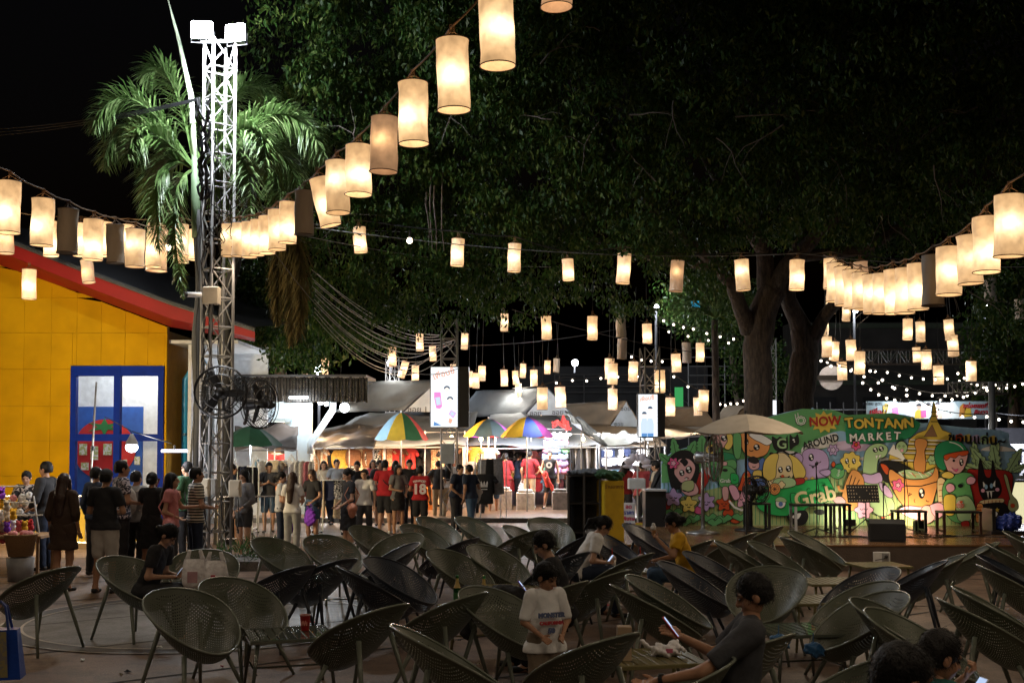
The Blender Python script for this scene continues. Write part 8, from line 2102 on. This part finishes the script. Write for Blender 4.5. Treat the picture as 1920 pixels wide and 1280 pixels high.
# ---- middle group
t, J = person('woman with long straight hair in white tee and light wide trousers, from behind', 549, 20.6, 75, 1.50, 'f', 'white', 'ltgrey', arms=('hold','hold'), hair='long', group=GMi, skin=1, hm=hairb)
t2_, J2 = person('woman in pale top with purple carrier bag left of the white tee woman', 527, 21.0, 10, 1.50, 'f', 'ltgrey', 'navy', arms=('low','low'), hair='bun', group=GMi, skin=1, head=(0,20)); hand_bag(t2_, J2, 'purple carrier bag held low by left woman', FM['purple'], -1)
t, J = person('woman in black printed tee and denim skirt looking down', 586, 22.6, -115, 1.50, 'f', 'black', 'denim', arms=('low','low'), hair='mid', legs='skirt', group=GMi, skin=1, hm=hairb, head=(0,24)); hand_bag(t, J, 'bright purple plastic bag hanging from denim skirt woman’s arm', FM['purple'], -1, (.12,.06,.16))
t, J = person('woman in black dress with tied dark hair and orange shoulder bag', 654, 20.6, -150, 1.57, 'f', 'black', 'black', arms=('low','low'), hair='bun', legs='dress', group=GMi, skin=1, hem=-.1, fat=1.1, head=(0,28)); shoulder_bag(t, J, 'orange round bag on the woman in black dress', 'pink', -1, (.18,.07,.14), mt=mat('bag_orange', (.5,.2,.12), .7))
person('boy in white tee and grey trousers walking toward us with straight fringe', 684, 23.2, -100, 1.50, 'm', 'white', 'dkgrey', arms=('down','down'), hair='fringe', group=GMi, skin=1, stance=.12)
t, J = person('man in bright red tee with black strap across his back', 722, 25.6, 80, 1.65, 'm', 'red', 'black', arms=('down','down'), legs='shorts', group=GMi, fat=1.12, skin=1, shoes='w', stance_y=.03); shoulder_bag(t, J, 'small black sling bag on the man in bright red tee', 'black', 1, (.1,.05,.08), 'cross')
person('woman in grey green tee and black skirt beside the man in red', 747, 25.2, -60, 1.55, 'f', 'grey', 'black', arms=('low','hold'), hair='mid', legs='skirt', group=GMi)
person('young man in black shirt over white tee facing the camera', 768, 27.8, -80, 1.63, 'm', 'black', 'black', arms=('down','down'), hair='fringe', group=GMi, skin=1)
t, J = person('person in red football jersey number 18 seen from behind', 788, 24.9, 88, 1.53, 'm', 'red', 'black', arms=('hold','down'), legs='shorts', group=GMi, hair='short', fat=1.05)
wht = mat('print_jersey', (.72,.62,.64), .6, var=0)
text('18', .30, wht, t, (0,-.165,1.02), (PI/2-.02,0,0), 'number_print', off=.012, ext=.004); 
for i, ch in enumerate('FERNANDEZ'):
 a = (i-4)*.16; text(ch, .062, wht, t, (math.sin(a)*.20,-.142,1.105+math.cos(a)*.10), (PI/2-.05,a,0), 'name_print', off=.002, ext=.004)
person('man with glasses in navy tee leaning forward by the screen post', 856, 26.0, -40, 1.55, 'm', 'navy', 'dkgrey', arms=('down','low'), group=GMi, lean=10, fat=1.12, skin=1)
t, J = person('man in dark printed tee with a pale tote bag on his shoulder', 884, 25.4, 140, 1.55, 'm', 'navy', 'denim', arms=('down','bag'), group=GMi, lean=6, hair='short', stance=.15); shoulder_bag(t, J, 'pale canvas tote bag on the shoulder of man by screen post', 'beige', 1, (.19,.07,.20), z=.06)
for (px, d, f, H, sx, tc, hr, lab) in ((632,28.5,-90,1.6,'m','ltgrey','short','man’s head and pale shirt above the patterned bags'),(670,27.5,-100,1.6,'m','black','short','man in open black shirt and white tee behind the boy in white'),(712,28.2,-80,1.62,'m','dkgrey','short','man half hidden behind the man in bright red tee'),(742,28.5,95,1.6,'f','green','long','woman with dark hair half hidden by the rainbow umbrella stall'),(608,29,-90,1.55,'f','cream','mid','woman behind the clothes racks below the porch post'),(822,30.5,100,1.6,'m','black','short','man in black browsing the orange lit stall'),(842,30.5,60,1.6,'f','white','long','woman browsing shirts behind the screen post'),(900,31.5,90,1.6,'f','tan','mid','seller standing behind the printed sweatshirt'),(925,32.5,-90,1.6,'f','grey','long','woman in front of the narrow orange stall'),(505,26,-90,1.6,'m','dkgrey','short','man browsing between the front white racks'),(436,24,40,1.6,'m','navy','short','man seen through the truss tower'),(700,30,-60,1.6,'f','hotpink','mid','woman in pink deep inside the warm stall')):
 person(lab, px, d, f+(px*7)%50-25, H+((px*3)%9-4)*.012, sx, tc, ('black','denim','khaki','dkgrey')[px%4], arms=(('down','hold'),('phone','phone'),('hip','down'),('low','low'))[px%4], hair=hr, group=GMi, skin=1, stance=.08*(px%3), legs=('long','shorts','long')[px%3], head=((px*5)%40-20, (px%4)*6))
# ---- far group
person('woman with tied hair in dark red dress from behind, far centre', 948, 34, 85, 1.63, 'f', 'dkred', 'dkred', arms=('hold','hold'), hair='bun', legs='dress', sleeve=.9, z0=.1, group=GF, fat=1.1)
person('man in navy shirt and black trousers half turned, far centre', 972, 35, 30, 1.63, 'm', 'navy', 'black', arms=('hold','down'), z0=.1, group=GF)
t, J = person('man in dark red tee and khaki trousers from behind, far centre', 993, 34, 70, 1.70, 'm', 'dkred', 'khaki', arms=('down','hip'), z0=.1, group=GF, shoes='w'); hand_bag(t, J, 'white plastic bag held by the man in dark red and khaki', FM['white'], -1, (.12,.06,.14))
t, J = person('muscular man in black tank top and shorts with a red jacket over his arm', 1031, 33.5, -100, 1.70, 'm', 'black', 'black', arms=('down','low'), legs='shorts', sleeve=0, z0=.1, group=GF, shoes='w', hair='short', stance_y=.07, skin=1)
o = thing('red_jacket', 'red jacket hanging over the arm of the tank top man', 'jacket', wpt(t, J['wr'][1])); sdf_obj('cloth', [sdf([cap((0,0,.05),(.08,0,-.30),.08,.06), cap((.03,0,0),(.24,0,-.42),.06,.05)], .018, .03, .01, 25)], mat('jacket_red', (.5,.04,.03), .8), o)
q = MB(); q.tube([(.02,-.01,.1),(.10,-.05,-.2)], .012, 5); q.build('seam', FM['dkred'], o)
text('◎', .22, FM['white'], t, (0,.17,1.27), (PI/2,0,PI), 'chest_print', off=.004)
t, J = person('woman in coral pink shirt leaning over the toy stand, from behind', 1206, 26, 100, 1.62, 'f', 'hotpink', 'dkgrey', arms=('reach','low'), hair='bun', group=GF, fat=1.25, lean=8); hand_bag(t, J, 'bright green shopping bag beside the coral shirt woman', mat('bag_green', (.12,.5,.08), .6), 1, (.13,.05,.2))
person('man in dark navy tee standing behind the sound desk', 1238, 25.2, 60, 1.66, 'm', 'navy', 'dkgrey', arms=('hold','down'), group=GF)
person('long haired woman bent over behind the black sound desk', 1226, 23.4, 30, 1.6, 'f', 'black', 'black', pose='sit', arms=('knee','knee'), hair='long', group=GF, z0=STZ, sitz=.42, lean=25)
person('person in pale shirt sitting close behind the black sound desk', 1243, 23.6, 150, 1.6, 'm', 'cream', 'black', pose='sit', arms=('knee','knee'), hair='short', group=GF, z0=STZ, sitz=.45, lean=15, skin=1)
t, J = person('woman at the toy stand holding a white bag behind the yellow box', 1172, 27, 60, 1.6, 'f', 'dkred', 'dkgrey', arms=('reach','down'), hair='mid', group=GF)
# ---- seated people among the chairs
def seat(ch): return CHAIRS[ch].location
cseat = seat((258,1082))
t, J = person('girl in black sitting sideways on an olive chair looking at her phone', 0, cseat.y-.05, -8, 1.60, 'f', 'black', 'black', pose='sit', arms=('phone','phone'), hair='bun', near=True, lean=22, head=(0,22), skin=1, x=cseat.x+.12, shoes='w', sitz=.42, fat=.95); prop_phone(t, J, 'khaki', 'phone with tan case in the girl’s hands')
# small boy standing
t, J = person('small boy in white tee with MONSTER lettering standing behind the front chair', 1022, 8.3, -70, 1.14, 'm', 'white', 'tan', arms=('low','low'), hair='fringe', near=True, legs='shorts', skin=0, head=(-38,24), child=True, sleeve=.95, hem=-.16, fat=1.22)
ink = mat('print_blueish', (.10,.13,.25), .7); inkr = mat('print_red', (.45,.04,.05), .7)
text('MONSTER', .044, ink, t, (0,.121,.800), (PI/2,0,PI), 'chest_print', off=.003, ext=.006); text('CALIFORNIA', .032, inkr, t, (0,.124,.745), (PI/2,0,PI), 'chest_print', off=.002, ext=.006); text('50', .05, ink, t, (0,.122,.69), (PI/2,0,PI), 'chest_print', off=.003, ext=.006)
c = seat((1040,1066)); t, J = person('young man in black looking left at a blue glowing phone', 0, 10.3, 178, 1.66, 'm', 'black', 'black', pose='sit', arms=('phone','phone'), hair='short', near=True, lean=16, head=(0,16), skin=1, x=X(1058,10.3), sitz=.42); prop_phone(t, J, 'purple', 'phone glowing blue held by the young man in black')
c = seat((1085,1020)); t, J = person('woman with ponytail in white tee leaning over her phone', 0, 13.4, 8, 1.60, 'f', 'white', 'navy', pose='sit', arms=('phone','phone'), hair='pony', near=True, lean=30, head=(0,12), skin=1, x=X(1082,13.4), sitz=.44); prop_phone(t, J, 'white', 'white phone held by the woman in white tee')
q = MB(); w = J['wr'][1]; q.tube([w+np.array([0,.0,.0]), w+np.array([0,.012,.004])], .031, 10); q.build('wrist_band', FM['beige'], t)
t, J = person('woman in yellow tee facing left with ice cream and phone', 0, 13.1, 176, 1.60, 'f', 'yellow', 'denim', pose='sit', arms=('up','reach'), hair='bun', near=True, lean=16, head=(0,10), skin=0, x=X(1290,13.1), sitz=.44)
prop_phone(t, J, 'black', 'dark phone held out by the woman in yellow tee', False, 1); w = wpt(t, J['pc'][-1]+np.array([0,.02,.03])); o = thing('ice_cream', 'white ice cream cone in the hand of woman in yellow', 'ice cream', w)
q = MB(); q.lathe([(.004,-.05),(.022,.05)], 10); q.build('cone', mat('cone_tan', (.4,.22,.09), .7), o); q = MB(); q.ball((0,0,.07), .034, 8); q.ball((0,0,.105), .022, 6); q.build('scoop', FM['white'], o, True)
# man in grey tee, reclining in the big front chair
c = seat((1372,1237)); t, J = person('man in dark grey tee and jeans reclining with a phone, black watch on wrist', 0, 6.75, 172, 1.72, 'm', 'dkgrey', 'denim', pose='sit', arms=(((-.22,.22,1.12),(-.18,.46,1.0)),((.25,.13,1.15),(.17,.36,1.22))), hair='short', near=True, lean=-12, head=(0,34), skin=0, x=X(1372,6.75), sitz=.40, fat=1.1, sleeve=.8)
prop_phone(t, J, 'jacket_red', 'red cased phone held up by the man in grey tee', False, 1)
w = J['wr'][-1]; e = J['el'][-1]; dd = (w-e)/np.linalg.norm(w-e); q = MB(); q.tube([w-dd*.035, w-dd*.012], .034, 12); q.build('watch_strap', blk, t); q = MB(); q.ball(w-dd*.023+np.array([0,0,.034]), .018, 6, (1,1,.4)); q.build('watch_face', blk, t)
t, J = person('dark haired man close at the bottom edge looking right', 0, 4.0, 12, 1.72, 'm', 'navy', 'black', pose='sit', arms=('knee','knee'), hair='short', near=True, lean=4, head=(0,10), skin=0, x=X(1660,4.0), sitz=.46)
t, J = person('boy in teal tee at the bottom right holding a lit phone up', 0, 5.9, 10, 1.42, 'm', 'teal', 'navy', pose='sit', arms=('up','phone'), hair='short', near=True, lean=6, head=(0,14), skin=0, x=X(1735,5.9), sitz=.30, child=True); prop_phone(t, J, 'white', 'phone lighting up in the hands of boy in teal')
# man standing cut by the left edge with the blue bag
t, J = person('man in black tee cut by the left edge carrying a big blue bag', 0, 9.0, 60, 1.72, 'm', 'black', 'dkgrey', arms=('down',((.25,-.02,1.11),(.27,.02,.87))), hair='short', near=True, x=X(-55,9.0), legs='shorts', skin=0, fat=1.12)
p = wpt(t, J['pc'][1]); t = thing('blue_shopping_bag', 'large blue and grey shopping bag hanging at the left edge', 'shopping bag', (X(12,8.8), 8.8, P(960,1270,8.8).z), R(12)); hB = P(960,1178,8.8).z-P(960,1270,8.8).z
q = MB(); q.add([(-.17,-.10,0),(.15,-.10,0),(.15,.10,0),(-.17,.10,0),(-.15,-.085,hB),(.11,-.06,hB),(.11,.06,hB),(-.15,.085,hB)], [(3,2,1,0),(0,1,5,4),(1,2,6,5),(2,3,7,6),(3,0,4,7),(4,5,6,7)]); q.build('bag', mat('bag_blue', (.01,.06,.38), .35, bump=.3, bscale=20), t)
q = MB(); q.add([(-.165,-.103,.02),(.06,-.103,.02),(.04,-.088,hB-.01),(-.15,-.090,hB-.01)], [(0,1,2,3)]); q.build('printed_panel', pattern_mat('bag_print', (.22,.2,.18), (.30,.26,.12), 14), t)
q = MB(); 
for y in (-.06,.06): q.tube([(-.08,y,hB),(-.06,y*.4,hB+.17),(-.02,0,hB+.21),(.02,y*.4,hB+.17),(.05,y,hB)], .011, 5)
q.build('handle', mat('bag_handle_blue', (.01,.04,.22), .5), t)

# litter on the paving
rs = random.Random(21); lm_ = [FM['white'], FM['cream'], FM['dkgrey'], FM['red']]
for i in range(26):
 p = G(rs.uniform(60,1500), rs.uniform(1080,1275)); q = MB(); a, b = rs.uniform(.012,.045), rs.uniform(.01,.03); q.sheet((-a,b,.012),(a,b*.8,.02),(a,-b,.006),(-a*.7,-b,.014),3,3,0,.02,.002,i)
 o = q.build('litter', lm_[i%4]); o.location = p; o.rotation_euler.z = rs.uniform(0,3); tag(o, 'small scrap of litter lying on the paving among the chairs', 'litter', 'scraps of litter on the paving')

# ================================================================== LEFT EDGE: plush stall, barrier, tube lamps
t = thing('plush_stall', 'low stall table crowded with small plush toys and a wicker basket at left edge', 'market stall', (X(25,17.6), 17.6, 0))
q = MB(); q.rbox((0,.1,.60), (1.1,.7,.05), .01); q.build('table_top', mat('stall_wood', (.25,.14,.06), .7), t)
for a in (-1,1):
 for b in (-1,1): q = MB(); q.box((a*.48,.1+b*.28,.29), (.04,.04,.58)); q.build('leg', MATS['stall_wood'], t)
q = MB()
for z in (.9,1.1,1.35): q.tube([(-.5,.3,z),(.35-(z-.9)*.7,.3,z)], .012, 5)
q.tube([(-.5,.3,.6),(-.5,.3,1.8)], .015, 5); q.tube([(.3,.3,.6),(.2,.3,1.2)], .015, 5); q.build('wire_display', steel, t)
lamp('stall_lamp', t, (-.3,-.3,1.9), (1,.8,.55), 30, .15); q = MB(); q.ball((-.3,-.3,1.95), .05, 8); q.build('light_bulb', glow('stall_bulb', (1,.8,.55), 20), t, True)
rs = random.Random(12); pc_ = ['pink','white','yellow','purple','cream','hotpink','red']
n = 0
for r_ in range(5):
 for c_ in range(7):
  px = -8+c_*11+rs.uniform(-2,2); 
  if r_ >= 2 and c_ > 5-r_: continue
  py = 1012-r_*21+rs.uniform(-3,3); k = rs.choice(pc_)
  p = P(px, py, 17.5+rs.uniform(-.1,.15)); o = thing('plush_toy', f'{k} plush toy in {ORD[4-r_]} row of the left edge stall, {ORD[c_]} from left', 'plush toy', p, rs.uniform(-1,1), 'plush toys of the left edge stall')
  q = MB(); q.ball((0,0,0), .055, 7, (1,.85,1.05)); q.ball((0,-.01,.07), .045, 7); q.ball((-.035,0,.11), .02, 5); q.ball((.035,0,.11), .02, 5); q.build('body', FM[k], o, True)
  q = MB(); q.ball((-.016,-.052,.078), .007, 4); q.ball((.016,-.052,.078), .007, 4); q.build('eyes', eyem, o); n += 1
t = thing('wicker_basket', 'round wicker basket on a white bucket before the plush stall', 'basket', (X(42,16.9), 16.9, 0)); q = MB(); q.lathe([(.001,.36),(.17,.36),(.23,.66),(.25,.68),(.23,.69),(.001,.62)], 20); q.build('basket', mat('wicker', (.33,.20,.09), .8, bump=1, bscale=70), t, True)
q = MB()
for k in range(14): a = rs.uniform(0,6.3); q.ball((.14*math.cos(a),.14*math.sin(a),.68), .05, 6)
q.build('contents', FM['pink'], t, True); q = MB(); q.lathe([(.001,0),(.17,0),(.20,.34),(.001,.34)], 18); q.build('bucket', mat('bucket_white', (.3,.3,.31), .5), t, True)
# added light out of view at left, put there to brighten the yellow wall
t = thing('added_wall_light', 'added unseen warm light on a pole beyond the left edge, brightening the yellow wall', 'added light', (-9.6, 18.5, 0)); q = MB(); q.tube([(0,0,0),(0,0,2.6)], .03, 8); q.build('pole', steel, t); q = MB(); q.rbox((0,.08,2.55), (.4,.1,.3), .02); q.build('housing', blk, t); q = MB(); q.box((0,.14,2.55), (.36,.012,.26)); q.build('lens', glow('added_wall_glow', (1,.72,.4), 30), t)
lamp('added_wall_lamp', t, (0,.3,2.55), (1,.77,.43), 1600, .2, 'SPOT', rot=(R(92),0,R(-24)), spot=R(130))
# steel queue barrier in front of the window
t = thing('steel_barrier', 'steel crowd barrier with vertical bars between shoppers’ legs', 'barrier', (X(150,21), 21, 0)); 
q = MB(); q.tube([(-1.6,0,0),(-1.6,0,1.05),(2.2,0,1.05),(2.2,0,0)], .022, 8); q.tube([(-1.6,0,.2),(2.2,0,.2)], .018, 6); q.build('frame', mat('chrome', (.6,.6,.6), .25, .9), t)
q = MB(); q.tube([(0,0,.2),(0,0,1.04)], .009, 6); bm_ = q.mesh('bar', MATS['chrome'])
for k in range(30): inst(bm_, 'bar', t, (-1.5+.125*k,0,0))
t = thing('steel_barrier', 'steel crowd barrier right of the truss tower before the racks', 'barrier', (X(480,22), 22, 0), R(20)); q = MB(); q.tube([(-.7,0,0),(-.7,0,1.0),(.5,0,1.0),(.5,0,0)], .02, 8); q.tube([(-.7,0,.2),(.5,0,.2)], .016, 6); q.build('frame', MATS['chrome'], t)
for k in range(9): inst(bm_, 'bar', t, (-.58+.125*k,0,-.04))
# yellow case and drink dispenser behind the legs
t = thing('yellow_counter', 'low yellow counter front glowing behind the shoppers’ legs at left', 'counter', (X(160,23.5), 23.5, 0)); q = MB(); q.rbox((0,0,.35), (2.6,.5,.7), .02); q.build('body', mat('counter_yellow', (.5,.32,.02), .5), t); q = MB(); q.box((0,-.02,.74), (2.7,.6,.06)); q.build('top', mat('counter_top', (.5,.5,.5), .4), t)
# pole and hanging bulb lamp
t = thing('bamboo_pole', 'tall thin pole standing before the blue window', 'pole', (X(172,18.5), 18.5, 0)); q = MB(); q.tube([(0,0,0),(.0,0,1.6),(.06,0,P(960,716,18.5).z)], [.02,.018,.015], 8); q.build('pole', mat('pole_worn', (.3,.27,.23), .6, var=.4, vscale=12), t); q = MB(); q.lathe([(.025,0),(.025,.08)], 8, (.02,0,1.9)); q.build('clamp', blk, t)
t = thing('hanging_lamp', 'bright white bulb lamp with grey cap hanging before the blue window', 'lamp', P(247,838,18.6)); q = MB(); q.ball((0,0,0), .10, 10, (1,1,.85)); q.build('globe', glow('lamp_white', (.95,.97,1), 14), t, True); q = MB(); q.lathe([(.10,.04),(.095,.08),(.05,.16),(.022,.22),(.001,.22)], 16, cap=False); q.build('cap', mat('lamp_cap', (.4,.4,.4), .4), t, True); q = MB(); q.tube([(0,0,.2),(-.02,0,.27),(-.45,.0,.50)], .008, 5); q.tube([(0,0,.26),(.65,0,.06)], .008, 5); q.build('cord', blk, t); lamp('hang_lamp', t, (0,-.1,-.2), (.95,.97,1), 70, .1)
t = thing('tube_lamp', 'short glowing white tube lamp with bulb right of the blue window', 'lamp', P(327,845,19.5)); q = MB(); q.tube([(-.22,0,0),(.22,0,0)], .022, 8); q.build('tube', glow('tube_violet', (.85,.82,1), 9), t); q = MB(); q.tube([(0,0,.02),(0,0,.1)], .02, 6); q.build('socket', blk, t); lamp('tube_light', t, (0,-.1,-.1), (.85,.85,1), 14, .1)
for i, (px, py, d) in enumerate(((468,827,27),(560,745,30.3))):
 t = thing('tube_lamp', ['white tube lamp under the dark green umbrella','white spotlight fixture under the ribbed porch fascia'][i], 'lamp', P(px, py, d)); q = MB(); q.tube([(-.25,0,0),(.25,0,0)], .03, 8); q.build('tube', glow('tube_cold', (.85,.93,1), 10), t); q = MB(); q.tube([(0,0,.02),(0,0,.1)], .02, 6); q.build('socket', blk, t); lamp('tube_light', t, (0,-.1,-.15), (.85,.92,1), (70,60)[i], .2)
for k in list(bpy.data.objects):
 if '_s' in k: del k['_s']
# every label once
seen = {}
for o in bpy.data.objects:
 if o.parent is None and 'label' in o: seen.setdefault(o['label'], []).append(o.name)
for k, v in seen.items():
 if len(v) > 1: print('DUPLICATE LABEL', k, v)
 if len(k.split()) > 16: print('LONG', len(k.split()), k)
